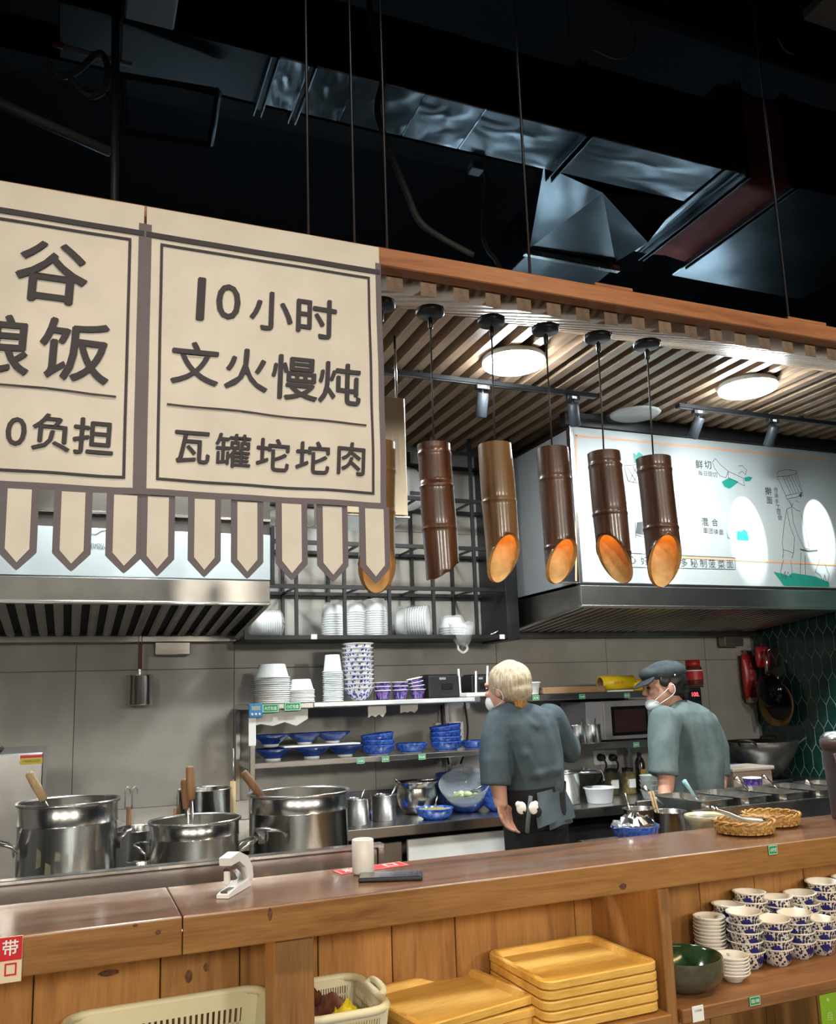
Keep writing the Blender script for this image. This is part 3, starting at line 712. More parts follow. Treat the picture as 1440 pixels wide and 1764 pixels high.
art('green_art', TEAL, polys=[[(1332,985),(1346,988),(1358,992),(1365,987),(1404,993),(1428,1003),(1428,1011),(1350,1009)],[(1243,830),(1256,823),(1272,830),(1262,838),(1256,842),(1247,838)],[(1281,823),(1290,821),(1296,823),(1291,829),(1283,829)],
    [(1269,914),(1276,916),(1282,911),(1287,917),(1290,931),(1269,930)],[(1251,915),(1254,925),(1260,930),(1253,927)],[(1090,780),(1096,784),(1100,779),(1107,784),(1105,797),(1092,798)]])
# angled end of the sign box
put('end_panel', MB().box(s0.x-.16, s0.x-.023, SGY+.02, SGY+.06, zb_s-.0, zb_s+.14), BLACKM, sign, world=True)
put('end_trim', MB().rbox(s0.x-.165, s0.x-.015, SGY+.012, SGY+.02, zb_s-.006, zb_s+.002, .001, 1).rbox(s0.x-.168,s0.x-.160,SGY+.012,SGY+.02,zb_s,zb_s+.1,.001,1), STEELN, sign, world=True)
put('return_panel', MB().box(s0.x-.020, s0.x-.006, SGY+.036, WALL_Y-.003, zb_s, FOLD_Z-.09), mat('sign_return', (.20,.21,.22), .45), sign, world=True)
# left sign behind the banners
l1 = sg(466,940); zl0, zl1 = sg(300,996).z, sg(300,915).z
ls = thing('wall_sign', 'white lit sign with small latin lettering behind the banner tabs', 'sign', (l1.x, SGY, zl0))
put('board', MB().rbox(-1.75, l1.x, SGY, SGY+.03, zl0, zl1, .002, 1), WASHW, ls, world=True)
put('top_band', MB().rbox(-1.75, l1.x, SGY+.005, SGY+.03, zl1+.001, zl1+.17, .002, 1), mat('brown_band', (.045,.036,.03), .5), ls, world=True)
put('rail', MB().rbox(-1.75, l1.x, SGY-.008, SGY+.004, zl1+.06, zl1+.072, .001, 1), STEELN, ls, world=True)
put('end_trim', MB().rbox(l1.x+.001, l1.x+.018, SGY-.004, SGY+.035, zl0-.01, zl1+.04, .002, 1), BLACKM, ls, world=True)
put('bottom_trim', MB().rbox(-1.75, l1.x+.018, SGY-.008, SGY+.03, zl0-.022, zl0-.001, .002, 1), BLACKM, ls, world=True)
art('lettering', INKL, texts=[('ZHOU DU',174,939,5.5,0),('GAM MIAM C',170,944,4.5,0)], parent=ls, lines=[[(130,917),(165,921),(175,915),(190,913)]])
for x in (-.45, .05, .42, .72):
    lamp('sign_beam', 'SPOT', (x, 3.25, FOLD_Z-.12), (x, SGY, zl0+.10), 26, COOL, .012, 34, .3)
# ------------------------------------------------------------------ extractor hoods
def hood(label, xa, xb, zlip0, zlip1, zback, nb, sides):
    YB = WALL_Y-.02
    r = thing('extractor_hood', label, 'extractor hood', ((xa+xb)/2, HOOD_Y, zlip0))
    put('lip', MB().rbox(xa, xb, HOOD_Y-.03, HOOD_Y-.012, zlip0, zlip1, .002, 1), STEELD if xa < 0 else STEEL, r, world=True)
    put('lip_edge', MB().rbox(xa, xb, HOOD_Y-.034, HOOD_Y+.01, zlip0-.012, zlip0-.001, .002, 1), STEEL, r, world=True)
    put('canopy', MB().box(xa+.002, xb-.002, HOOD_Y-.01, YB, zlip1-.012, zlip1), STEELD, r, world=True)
    for x, on in ((xa, sides[0]), (xb, sides[1])):
        if on:
            d = .004 if x == xa else -.004
            put('side_panel', MB().prism([(HOOD_Y-.012,zlip0),(HOOD_Y-.012,zlip1),(YB,zlip1),(YB,zback)], min(x,x+d), max(x,x+d), 'X'), STEELD, r, world=True)
            put('side_edge', MB().tube([(x+d/2,HOOD_Y-.01,zlip0-.004),(x+d/2,YB,zback-.004)], .012, 4, smooth=False), STEEL, r, world=True)
    put('gutter', MB().rbox(xa, xb, YB-.05, YB, zback-.018, zback+.016, .003, 1), STEELD, r, world=True)
    put('filter_back', MB().add([(xa+.01,HOOD_Y+.01,zlip0+.022),(xb-.01,HOOD_Y+.01,zlip0+.022),(xb-.01,YB-.05,zback+.032),(xa+.01,YB-.05,zback+.032)], [(0,1,2,3)]), mat('filter_gap_black', (.008,.008,.009), .9), r, world=True)  # flat black sheet so the gaps between the baffles contrast
    n = nb; wd_ = (xb-xa-.06)/n
    for i in range(n):
        x = xa+.03+wd_*i+wd_*.5
        a, b = Vector((x,HOOD_Y+.012,zlip0+.004)), Vector((x,YB-.052,zback+.014)); h = wd_*.17
        lo, hi = Vector((0,0,-.003)), Vector((0,0,.003)); hw_ = Vector((wd_*.27,0,0)); k_ = Vector((wd_*.12,0,0))
        mb = MB().add([a-hw_+hi,a-k_+lo,a+k_+lo,a+hw_+hi,b-hw_+hi,b-k_+lo,b+k_+lo,b+hw_+hi], [(0,1,5,4),(1,2,6,5),(2,3,7,6),(3,0,4,7),(0,3,2,1),(4,5,6,7)])
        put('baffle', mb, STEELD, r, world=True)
    put('grease_cup', MB().rbox(xb-.42 if xa < 0 else xb-.30, xb-.24 if xa < 0 else xb-.14, YB-.07, YB-.001, zback-.085, zback-.019, .004, 1), steel('hood_cup', (.40,.38,.34), .35,'X'), r, world=True)
    return r
hL = onY(465,1001,HOOD_Y-.03); hL2 = onY(465,1038,HOOD_Y-.03)
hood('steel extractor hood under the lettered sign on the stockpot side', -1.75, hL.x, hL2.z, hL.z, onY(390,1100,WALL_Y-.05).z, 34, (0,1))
hR = onY(1000,1008,HOOD_Y-.03); hR2 = onY(1000,1042,HOOD_Y-.03)
hood('steel extractor hood under the noodle-making sign', hR.x, WALL_X-.003, hR2.z, hR.z, onY(1000,1093,WALL_Y-.05).z, 32, (1,0))

# ------------------------------------------------------------------ black wire rack with wrapped bowls
RKY0, RKY1 = 4.36, WALL_Y-.004
rack = thing('wall_rack', 'black metal grid shelf rack fixed to the tiled wall', 'rack', (1.6, RKY0, 1.92))
rz = [onY(690,y,RKY0).z for y in (1097,1013,940,856,772)]
rx = [onY(x,1010,RKY0).x for x in (340,424,511,594,671,747,820)]; rxe = onY(872,1050,RKY0).x; xe2 = onY(893,1050,RKY0).x
for i, z in enumerate(rz):
    for y in (RKY0, RKY1-.025):
        put('rail', MB().rbox(rx[1 if i == 0 else 0], rxe, y, y+.022, z-.011, z+.011, .001, 1), BLACKM, rack, world=True)
for x in rx[1:]:
    for y in (RKY0+.001, RKY1-.024):
        put('upright', MB().rbox(x-.009, x+.009, y, y+.020, rz[0]-.011, FOLD_Z-.004 if x > 1.2 else rz[4], .001, 1), BLACKM, rack, world=True)
put('end_panel', MB().rbox(rxe, xe2, RKY0-.004, RKY1, rz[0]-.02, rz[4]+.1, .002, 1), BLACKM, rack, world=True)
put('shelf', MB().rbox(rx[1]-.01, xe2-.002, RKY0+.023, RKY1-.027, rz[0]-.010, rz[0]+.002, .001, 1), mat('rack_shelf', (.03,.03,.032), .5), rack, world=True)
for z in rz[1:4]:
    for k in range(4): put('cross_bar', MB().box(rx[2]+k*.35, rx[2]+k*.35+.012, RKY0+.023, RKY1-.026, z-.006, z+.006), BLACKM, rack, world=True)
for x, y in ((541,1097),(865,1097)): label_plate('price_tag', rack, onY(x,y,RKY0-.003), .032, .026, LABELW)
SHZ = rz[0]+.003
def bowl_stack_mesh(n, r0, r1, h, pitch, lipw=.006):
    ms = []
    for k in range(n): ms.append((k*pitch))
    return ms
def takeout_bowl(r0, r1, h, n=28):
    return MB().lathe([(0,0),(r0*.96,0),(r0,.003),(r1,h-.004),(r1+.005,h-.004),(r1+.006,h-.001),(r1+.004,h),(r1-.001,h),(r0-.002,.004),(0,.003)], n)
def crumple(prof, n, c, amp, seed, M=None, flat=False):
    rnd = random.Random(seed); mb = MB(); vs = []; m = len(prof)
    for r, z in prof:
        for k in range(n):
            a = 2*PI*k/n; q = r*(1+amp*rnd.uniform(-1,1)); p = Vector((q*math.cos(a), q*math.sin(a), z+amp*.1*rnd.uniform(-1,1))); vs.append((M @ p if M else p)+Vector(c))
    fs = [(i*n+k, i*n+(k+1)%n, (i+1)*n+(k+1)%n, (i+1)*n+k) for i in range(m-1) for k in range(n)]
    return mb.add(vs, fs, not flat)
def wrapped(px, n, r0, r1, h, pitch, lying, label, seed, handle=False, rz_=0):
    c = onY(px[0], px[1], RKY0+.15); 
    r = thing('wrapped_bowl_stack', label, 'bowls', (c.x, RKY0+.15, SHZ), rz_, None)
    tot = h+pitch*(n-1); bm_ = takeout_bowl(r0, r1, h).mesh('bowl')
    M3 = Matrix.Rotation(PI/2,3,'Y') if lying else None
    for k in range(n):
        o = put('bowl', bm_, WHITEB, r)
        if lying: o.rotation_euler = (0, PI/2, 0); o.location = (-tot/2+k*pitch, 0, r1+.012)
        else: o.rotation_euler = (PI,0,0); o.location = (0,0,h+k*pitch)
    R_ = r1+.010
    if lying:
        mb = crumple([(0,-.012),(R_*.7,-.012),(R_,.0),(R_*1.02,tot*.3),(R_*1.02,tot*.7),(R_,tot+.006),(R_*.6,tot+.02),(.01,tot+.03)], 22, (-tot/2,0,r1+.012), .035, seed, Matrix.Rotation(PI/2,3,'Y'))
    else:
        mb = crumple([(.0,tot+.012),(R_*.75,tot+.010),(R_*.93,tot-.015),(R_,tot*.6),(R_*1.02,tot*.2),(R_,.004),(R_*.8,.001)], 22, (0,0,0), .035, seed)
    put('film', mb, FILM, r)
    if handle:
        put('bag_skirt', crumple([(.070,.075),(.066,.03),(.056,-.01),(.040,-.04),(.026,-.058)], 18, (0,-.125,0), .10, seed+9), FILM, r)
        put('bag_handle', MB().tube(smooth_pts([(-.028,-.125,-.05),(-.026,-.13,-.075),(0,-.132,-.092),(.026,-.13,-.075),(.028,-.125,-.05)]), .007, 6), FILM, r)
    return r
wrapped((455,1090), 9, .055, .068, .060, .012, True, 'film-wrapped roll of plastic bowls lying beside the hood corner', 1)
wrapped((575,1090), 11, .050, .060, .055, .013, False, 'narrow film-wrapped stack of bowls on the rack', 2)
wrapped((611,1090), 12, .045, .055, .055, .013, False, 'film-wrapped bowl stack behind a rack upright', 3)
wrapped((646,1092), 13, .050, .064, .058, .0125, False, 'tall film-wrapped bowl stack with bag knot on top', 4)
wrapped((712,1092), 9, .062, .082, .060, .014, True, 'film-wrapped roll of wide bowls lying with its open end forward', 5, rz_=-.55)
wrapped((780,1092), 5, .050, .072, .06, .014, False, 'plastic bag of bowls with handles hanging over the rack edge', 6, True)
c = onY(862,1090,RKY0+.12); o = thing('tape_holder', 'small dark clip tool lying at the end of the rack', 'tool', (c.x-.02, RKY0+.12, SHZ))
put('body', MB().rbox(-.07,.05,-.03,.03,0,.012,.003,1), BLACKP, o); put('lever', MB().tube([(-.05,0,.012),(.0,0,.035),(.05,-.01,.05)], .007, 8), STEELN, o)
# round white wall fan behind the rack
c = onY(700,840,WALL_Y-.05); f_ = thing('wall_speaker', 'white rounded wall fitting behind the rack', 'wall fitting', (c.x, WALL_Y-.004, c.z))
put('body', MB().lathe([(0,.05),(.10,.048),(.14,.03),(.15,0),(0,0)], 36, M=Matrix.Rotation(PI/2,3,'X')), WHITEP, f_); put('grille', MB().rbox(.02,.09,-.052,-.046,-.045,-.02,.003,1), mat('grille_dark',(.12,.12,.12),.5), f_)
# square exhaust box hanging behind the banner
a_, b_ = onY(661,682,3.05), onY(697,682,3.05); zb_ = onY(680,888,3.05).z
ex = thing('hanging_vent_box', 'brushed steel box hanging on a rod beside the stew banner', 'vent box', (a_.x, 3.05, zb_))
put('body', MB().rbox(a_.x-.22, b_.x, 3.05, 3.32, zb_, a_.z, .004, 1), steel('vent_brass', (.55,.48,.38), .30, 'Z'), ex, world=True)
put('base', MB().rbox(a_.x-.23, b_.x+.006, 3.045, 3.33, zb_-.010, zb_-.001, .002, 1), STEELN, ex, world=True)
put('hanger', MB().tube([onY(683,690,3.15), Vector((onY(683,690,3.15).x, 3.15, FOLD_Z))], .006, 8), STEELN, ex, world=True)

# ------------------------------------------------------------------ wooden service counter
XJ = .240; CT = .078; CB = 2.335; BKY = 2.405
counter = thing('service_counter', 'long varnished timber service counter with open shelves below', 'counter', (1.0, 2.2, 0))
def slab(x0, x1, dz=0):
    b = .004
    put('top_board', MB().rbox(x0, x1, YC+.004, CB, ZC-.03+dz, ZC+dz, b, 2), W_TOP, counter, world=True)
    put('apron_board', MB().rbox(x0, x1, YC, YC+.032, ZC-CT+dz, ZC-.001+dz, .003, 2), W_APR, counter, world=True)
slab(-1.6, XJ-.001, .0006); slab(XJ+.001, 3.05, 0); 
px0, px1 = .447, .542
put('post', MB().rbox(px0, px1, 2.045, 2.14, 0, ZC-CT-.001, .004, 1), W_POST, counter, world=True)
put('post_cheek', MB().rbox(px1-.024, px1+.0, 2.142, BKY-.02, .40, ZC-.032, .002, 1), W_POST, counter, world=True)
put('divider', MB().rbox(1.512, 1.545, 2.04, BKY-.02, 0, ZC-CT-.002, .003, 1), W_POST, counter, world=True)
put('divider', MB().rbox(2.98, 3.02, 2.04, BKY-.02, 0, ZC-CT-.002, .003, 1), W_POST, counter, world=True)
xs = [-1.6,-1.35,-1.12,-.86,-.60,-.34,-.06, onY(275,1690,BKY).x]
xs += [xs[-1]+.20, onY(545,1650,BKY).x, onY(672,1640,BKY).x, onY(780,1600,BKY).x, onY(985,1570,BKY).x, onY(1045,1560,BKY).x, 1.75, 1.93, 2.16, 2.38, 2.62, 2.84, 3.02]
for a, b in zip(xs[:-1], xs[1:]):
    put('back_board', MB().rbox(a+.0015, b-.0015, BKY-.018, BKY-random.uniform(0,.003), .0, ZC-.031, .002, 1), W_BRD, counter, world=True)
KNOT = speckle('wood_knot', (.060,.025,.010), (.16,.07,.025), 90, .6)
for px, py, Y, rw, rh in ((325,1682,BKY-.0205,.009,.016),(355,1666,BKY-.0205,.007,.011),(187,1676,BKY-.0205,.024,.008),(272,1606,YC-.0006,.006,.005),(233,1594,YC-.0006,.005,.003),(1073,1527,YC-.0006,.011,.008),(465,1575,YC-.0006,.005,.014)):
    c = onY(px, py, Y); put('knot', MB().add([(c.x,Y-.0004,c.z)]+[(c.x+rw*math.cos(2*PI*k/14)*(1+.15*math.sin(k*2.1)), Y, c.z+rh*math.sin(2*PI*k/14)) for k in range(14)], [(0,k+1,(k+1)%14+1) for k in range(14)]), KNOT, counter, world=True)
SZ = .752
put('shelf_board', MB().rbox(1.546, 2.979, 2.022, BKY-.02, SZ-.036, SZ, .003, 1), W_SHF, counter, world=True)
put('shelf_board', MB().rbox(.543, 1.511, 2.022, BKY-.02, SZ-.036, SZ-.004, .003, 1), W_APR, counter, world=True)
SZL = .66
put('shelf_board', MB().rbox(-1.6, .446, 2.022, BKY-.02, SZL-.036, SZL, .003, 1), W_APR, counter, world=True)
for a, b in ((-1.6,.446),(.543,1.511),(1.546,2.979)):
    put('shelf_board', MB().rbox(a, b, 2.06, BKY-.02, .30, .33, .003, 1), W_SHF, counter, world=True)
# warm light strips tucked under the top
def strip_light(a, b, y, z, label):
    r = thing('shelf_light_strip', label, 'light strip', ((a+b)/2, y, z))
    put('channel', MB().rbox(a, b, y-.011, y+.011, z, z+.008, .001, 1), WHITEP, r, world=True)
    put('diffuser', MB().box(a+.01, b-.01, y-.007, y+.007, z-.003, z-.0002), LED, r, world=True)
strip_light(1.60, 2.93, 2.065, ZC-.039, 'warm light strip under the counter over the cups')
strip_light(.60, 1.47, 2.065, ZC-.039, 'warm light strip under the counter over the trays')
strip_light(-1.2, .40, 2.065, ZC-.039, 'warm light strip under the counter over the plastic basket')

# signs and labels on the counter
def card(name, label, cat, px, py, Y, w, h, m, body=None, tm_=None, tw=None, th=None):
    c = onY(px, py, Y); r = thing(name, label, cat, (c.x, Y, c.z))
    put('plate', MB().rbox(-w/2, w/2, -.001, .001, -h/2, h/2, .0008, 1), m, r)
    put('border', MB().add([(a*w/2*s_, -.0014, b*h/2*t_) for s_, t_ in ((.94,.90),(.88,.80)) for a, b in ((-1,-1),(1,-1),(1,1),(-1,1))], [(0,1,5,4),(1,2,6,5),(2,3,7,6),(3,0,4,7)]), tm_ or LABELW, r)
    if body:
        mb = MB(); letters(mb, body, lambda a, b: (a, -.0016, b), w=tw or w*.7, h=th or h*.42, bold=.008); put('lettering', mb, tm_ or LABELW, r)
    return r
card('counter_label', 'green label stuck on the counter apron below the wicker baskets', 'label', 1331, 1464, YC-.0022, .033, .026, LABELG, '小料竹筐')
card('shelf_label', 'green label on the edge of the cup shelf', 'label', 1300, 1724, 2.0195, .038, .024, LABELG, '蒸蛋小汤碗')
c = onY(1203,1745,2.018); r = thing('paper_tag', 'white paper tag with small print on the cup shelf edge', 'label', (c.x, 2.0195, c.z))
put('paper', MB().rbox(-.019,.019,-.001,.001,-.022,.018,.0008,1), LABELW, r); mb = MB(); letters(mb, '已消毒碗', lambda a, b: (a,-.0015,b+.006), w=.024, h=.006); put('lettering', mb, INKL, r)
# red card hooked over the front edge
c0, c1 = onY(40,1612,YC-.004), onY(38,1690,YC-.004)
rc = thing('hanging_notice', 'red and cream bring-your-own notice hooked over the counter edge', 'notice', (c0.x-.05, YC-.004, c1.z))
hgt = ZC+.004-c1.z
put('card', MB().rbox(c0.x-.22, c0.x, YC-.005, YC-.003, c1.z, ZC+.004, .001, 1), CREAMP, rc, world=True)
put('red_band', MB().box(c0.x-.219, c0.x-.001, YC-.0056, YC-.005, c1.z+hgt*.48, ZC+.003), REDP, rc, world=True)
mb = MB(); 
for ch, q in (('带',18),('外',-28),('止',-78),('禁',-128)): 
    g = onY(q,1630,YC-.006); put('letter', letters(MB(), ch, lambda a, b: (g.x+a, YC-.0062, ZC-.017+b), h=.029, bold=.012), LABELW, rc, world=True)
mb = MB(); g = onY(18,1670,YC-.006)
for s_, t_ in (((-.010,-.012,.010,-.009)),((-.010,.009,.010,.012)),((-.010,-.012,-.007,.012)),((.007,-.012,.010,.012))) if False else (): pass
q = [(-.011,-.012),(.011,-.012),(.011,.012),(-.011,.012)]
mb.add([(g.x+a, YC-.0058, g.z+b) for a, b in q]+[(g.x+a*.72, YC-.0058, g.z+b*.72) for a, b in q], [(0,1,5,4),(1,2,6,5),(2,3,7,6),(3,0,4,7)])
letters(mb, '食', lambda a, b: (g.x-.035+a, YC-.0058, g.z+b), h=.025); put('red_lettering', mb, REDP, rc, world=True)
# red sticker lying on the top
s_ = [onZ(x,y,ZC+.0006) for x,y in ((562,1498),(680,1482),(713,1492),(600,1509))]
st = thing('counter_sticker', 'red sticker with white lettering on the counter under the white cup', 'sticker', s_[0])
ctr = sum(s_, Vector())/4
u = (s_[1]-s_[0]).normalized(); v = Vector((-u.y, u.x, 0)); 
if v.y < 0: v = -v
wst, hst = .205, .062; c3 = ctr
def sp(a, b, z=0): return c3+u*a+v*b+Vector((0,0,z))
put('sheet', MB().add([sp(-wst/2,-hst/2,.0004),sp(wst/2,-hst/2,.0004),sp(wst/2,hst/2,.0004),sp(-wst/2,hst/2,.0004),sp(-wst/2,-hst/2,-.0004),sp(wst/2,-hst/2,-.0004),sp(wst/2,hst/2,-.0004),sp(-wst/2,hst/2,-.0004)],[(0,1,2,3),(7,6,5,4),(0,4,5,1),(1,5,6,2),(2,6,7,3),(3,7,4,0)]), REDP, st, world=True)
mb = MB(); e_ = [(-wst*.48,-hst*.44),(wst*.48,-hst*.44),(wst*.48,hst*.44),(-wst*.48,hst*.44)]
mb.add([sp(a,b,.0008) for a,b in e_]+[sp(a*.985,b*.95,.0008) for a,b in e_], [(0,1,5,4),(1,2,6,5),(2,3,7,6),(3,0,4,7)])
for ch, dx in (('取',-.062),('餐',-.022),('口',.058)): letters(mb, ch, lambda a, b: sp(dx+a, b, .0009), h=.036, bold=.014)
put('lettering', mb, LABELW, st, world=True)
# white cup, phone, stapler
c = onZ(630,1507,ZC+.001); cu = thing('white_cup', 'plain white cylindrical cup standing on the counter', 'cup', (c.x, c.y+.02, ZC+.002))
hc = .086; rcu = 19*mpp(c)
put('body', MB().lathe([(0,0),(rcu*.95,0),(rcu,.004),(rcu,hc-.002),(rcu-.002,hc),(rcu-.009,hc),(rcu-.010,hc-.003),(rcu-.010,.012),(0,.012)], 36), mat('cup_white', (.70,.68,.63), .35, subs=.1), cu)
a, b = onZ(617,1521,ZC), onZ(728,1517,ZC); d = b-a; ang = math.atan2(d.y, d.x)
ph = thing('mobile_phone', 'black mobile phone lying face up beside the white cup', 'phone', (a+b)/2+Vector((-math.sin(ang)*.036, math.cos(ang)*.036, .0005)), ang)
lw_ = d.length/2
put('body', MB().rbox(-lw_,lw_,-.038,.038,0,.010,.004,3), BLACKP, ph); put('screen', MB().rbox(-lw_+.003,lw_-.003,-.035,.035,.0098,.0108,.0004,1), SCREEN, ph)
put('camera_notch', MB().rbox(lw_-.010,lw_-.006,-.012,.012,.0108,.011,.0001,1), BLACKM, ph)
c = onZ(398,1541,ZC); sa = thing('stapler', 'open white stapler standing on the counter edge', 'stapler', (c.x+.02, c.y+.035, ZC+.001), 1.0)
def side_prism(poly, w): return MB().prism(poly, -w/2, w/2, 'Y')
put('base', side_prism([(-.085,0),(.055,0),(.060,.012),(.052,.020),(-.06,.012),(-.085,.008)], .030), WHITEP, sa)
put('anvil', MB().rbox(-.078,-.03,-.009,.009,.0085,.014,.001,1), STEELN, sa)
put('arm', side_prism([(.060,.008),(.046,.016),(.022,.050),(-.02,.072),(-.07,.070),(-.073,.088),(-.02,.094),(.035,.074),(.064,.045),(.070,.02)], .030), WHITEP, sa)
put('magazine', side_prism([(.040,.020),(.018,.046),(-.018,.064),(-.062,.062),(-.062,.055),(-.02,.054),(.005,.040),(.03,.018)], .016), STEELN, sa)
put('driver', MB().rbox(-.066,-.054,-.006,.006,.028,.056,.001,1), WHITEP, sa)

# ------------------------------------------------------------------ trays
def tray_parts(wx, wy, h, cr=.03):
    def rr(sx, sy, r, z, n=8):
        pts = []
        for cx, cy, a0 in ((sx-r,sy-r,0),(-sx+r,sy-r,PI/2),(-sx+r,-sy+r,PI),(sx-r,-sy+r,1.5*PI)):
            for k in range(n): a = a0+PI/2*k/(n-1); pts.append((cx+r*math.cos(a), cy+r*math.sin(a), z))
        return pts
    X, Y = wx/2, wy/2
    rim = MB().loft([rr(X-.010,Y-.010,cr,0), rr(X,Y,cr+.003,.005), rr(X,Y,cr+.003,h-.003), rr(X-.003,Y-.003,cr,h), rr(X-.014,Y-.014,cr-.006,h), rr(X-.018,Y-.018,cr-.008,h-.003), rr(X-.026,Y-.026,cr-.012,.0075)], cap=False, smooth=False)
    rim.f.append(tuple(range(31,-1,-1))); rim.sm.append(False)
    base = MB().add(rr(X-.026,Y-.026,cr-.012,.0076)+[(0,0,.0076)], [(k,(k+1)%32,32) for k in range(32)])
    return rim.mesh('rim'), base.mesh('tray_floor')
trm, tfm = tray_parts(.365, .325, .0245)
def tray(loc, rz_, label, group):
    r = thing('bamboo_tray', label, 'tray', loc, rz_, group); put('rim', trm, W_TRAY, r); put('tray_floor', tfm, W_TRAY, r)
    return r
tp = [onZ(x,y,.872) for x,y in ((850,1640),(1005,1607),(1140,1655),(940,1700))]; tc = sum(tp, Vector())/4
for k in range(5):
    tray((tc.x+random.uniform(-.004,.004), tc.y+.006+random.uniform(-.004,.002), SZ-.003+k*.0249), .02+random.uniform(-.012,.012), nth('yellow bamboo tray', k, 5, 'neat stack by the divider'), 'trays stacked by the divider')
tq = [onZ(x,y,.815) for x,y in ((668,1690),(835,1660),(917,1716),(735,1766))]; tc2 = sum(tq, Vector())/4
for k in range(3):
    top_ = k == 2
    o = tray((tc2.x-.040+(0.0,.008,-.006)[k], tc2.y-.022+(0,.0,-.004)[k], SZ-.003+k*.0249), (.16,.10,.20)[k], nth('yellow bamboo tray', k, 3, 'low crooked stack beside the basket'), 'trays in the low crooked stack')

# ------------------------------------------------------------------ perforated plastic baskets
BKM = mat('basket_plastic', (.66,.64,.47), .4, subs=.1)
def basket(label, loc, wx, wy, h, rz_=0, rows=4):
    r = thing('plastic_basket', label, 'basket', loc, rz_)
    X, Y = wx/2, wy/2; tap = .90
    mb = MB(); wall = MB()
    # slotted walls: solid bands plus upright bars, leaving open slots
    def side(p0, p1, n, q0, q1):
        # p: top corners, q: bottom corners
        levels = [0, .10]+[.10+.72*k/rows for k in range(1, rows+1)]+[1]
        p0, p1, q0, q1 = map(Vector, (p0,p1,q0,q1)); nrm = (p1-p0).cross(q0-p0).normalized()*.0022
        def P(s_, t): return q0.lerp(q1,s_).lerp(p0.lerp(p1,s_), t)
        def slabq(s0,s1,t0,t1):
            vs = [P(s0,t0),P(s1,t0),P(s1,t1),P(s0,t1)]; vs = [v_-nrm for v_ in vs]+[v_+nrm for v_ in vs]
            wall.add(vs, [(0,1,2,3),(7,6,5,4),(0,4,5,1),(1,5,6,2),(2,6,7,3),(3,7,4,0)])
        slabq(0,1,0,.10); slabq(0,1,.82,1); slabq(0,.09,.10,.82); slabq(.91,1,.10,.82)
        for k in range(1, rows): slabq(.09,.91,.10+.72*k/rows-.022,.10+.72*k/rows+.022)
        for k in range(n): s0 = .09+.82*(k+.5)/n; slabq(s0-.22/n*1.0,s0+.22/n*1.0,.10,.82)
    T = [(-X,-Y,h),(X,-Y,h),(X,Y,h),(-X,Y,h)]; Q = [(a*tap,b*tap,0) for a,b,_ in T]
    for i in range(4): j = (i+1)%4; side(T[i],T[j],26 if i%2 == 0 else 18,Q[i],Q[j])
    put('slotted_wall', wall, BKM, r); put('bottom', MB().box(-X*tap,X*tap,-Y*tap,Y*tap,0,.004), BKM, r)
    cr = .045; ring = []
    for cx, cy, a0 in ((X-cr,Y-cr,0),(-X+cr,Y-cr,PI/2),(-X+cr,-Y+cr,PI),(X-cr,-Y+cr,1.5*PI)):
        for k in range(6): a = a0+PI/2*k/5; ring.append((cx+(cr+.008)*math.cos(a), cy+(cr+.008)*math.sin(a), h))
    put('rim', MB().tube(ring, .011, 8, closed=True), BKM, r)
    for s_ in (-1,1):
        put('handle', MB().tube(smooth_pts([(s_*(X+.004),-.05,h),(s_*(X+.022),-.045,h+.012),(s_*(X+.024),.045,h+.012),(s_*(X+.004),.05,h)],4), .009, 8), BKM, r)
    return r
ZB1 = .866
pa, pb = onZ(132,1738,ZB1), onZ(437,1693,ZB1)
wx1 = (pb.x-pa.x)+.02
basket('large cream perforated plastic basket on the lower shelf', ((pa.x+pb.x)/2-.008, min((pa.y+pb.y)/2-.145, BKY-.185), SZL+.001), wx1, .30, ZB1-SZL)
ZB2 = .862
pa, pb = onZ(545,1716,ZB2), onZ(632,1705,ZB2)
b2 = basket('small cream plastic basket holding brown cloth and a yellow bag', (pb.x-.10, BKY-.165, SZ-.003), .215, .27, ZB2-SZ)
def crumpled_sheet(w_, d_, n, amp, seed, m, name, parent, loc, rz_=0):
    rnd = random.Random(seed); vs = []; ph_ = [rnd.uniform(0,6) for _ in range(8)]
    for j in range(n+1):
        for i in range(n+1):
            x = w_*(i/n-.5); y = d_*(j/n-.5); e_ = min(i,n-i,j,n-j)/n
            z = amp*(1+math.sin(x*70+ph_[0]+y*20)*.35+math.sin(y*90+ph_[1]+x*35)*.35+.25*rnd.uniform(-1,1))*min(1,e_*5)
            vs.append((x*(1+.06*math.sin(y*60+ph_[2])), y*(1+.08*math.sin(x*55+ph_[3])), max(z,.001)))
    fs = [(j*(n+1)+i, j*(n+1)+i+1, (j+1)*(n+1)+i+1, (j+1)*(n+1)+i) for j in range(n) for i in range(n)]
    o = put(name, MB().add(vs, fs, True), m, parent); o.location = loc; o.rotation_euler.z = rz_
    return o
bl_ = b2.location
o = crumpled_sheet(.16,.17,22,.048,3,mat('brown_cloth',(.11,.035,.018),.8),'folded_cloth',None,(bl_.x-.005,bl_.y+.03,bl_.z+.03),.2); tag(o,'folded brown cloths heaped in the small basket','cloth')
o = crumpled_sheet(.12,.10,18,.05,9,mat('yellow_bag',(.72,.60,.03),.3),'yellow_bag',None,(bl_.x+.03,bl_.y-.075,bl_.z+.035),.5); tag(o,'bright yellow plastic bag at the front of the small basket','bag')
b1c = bpy.data.objects['plastic_basket'].location
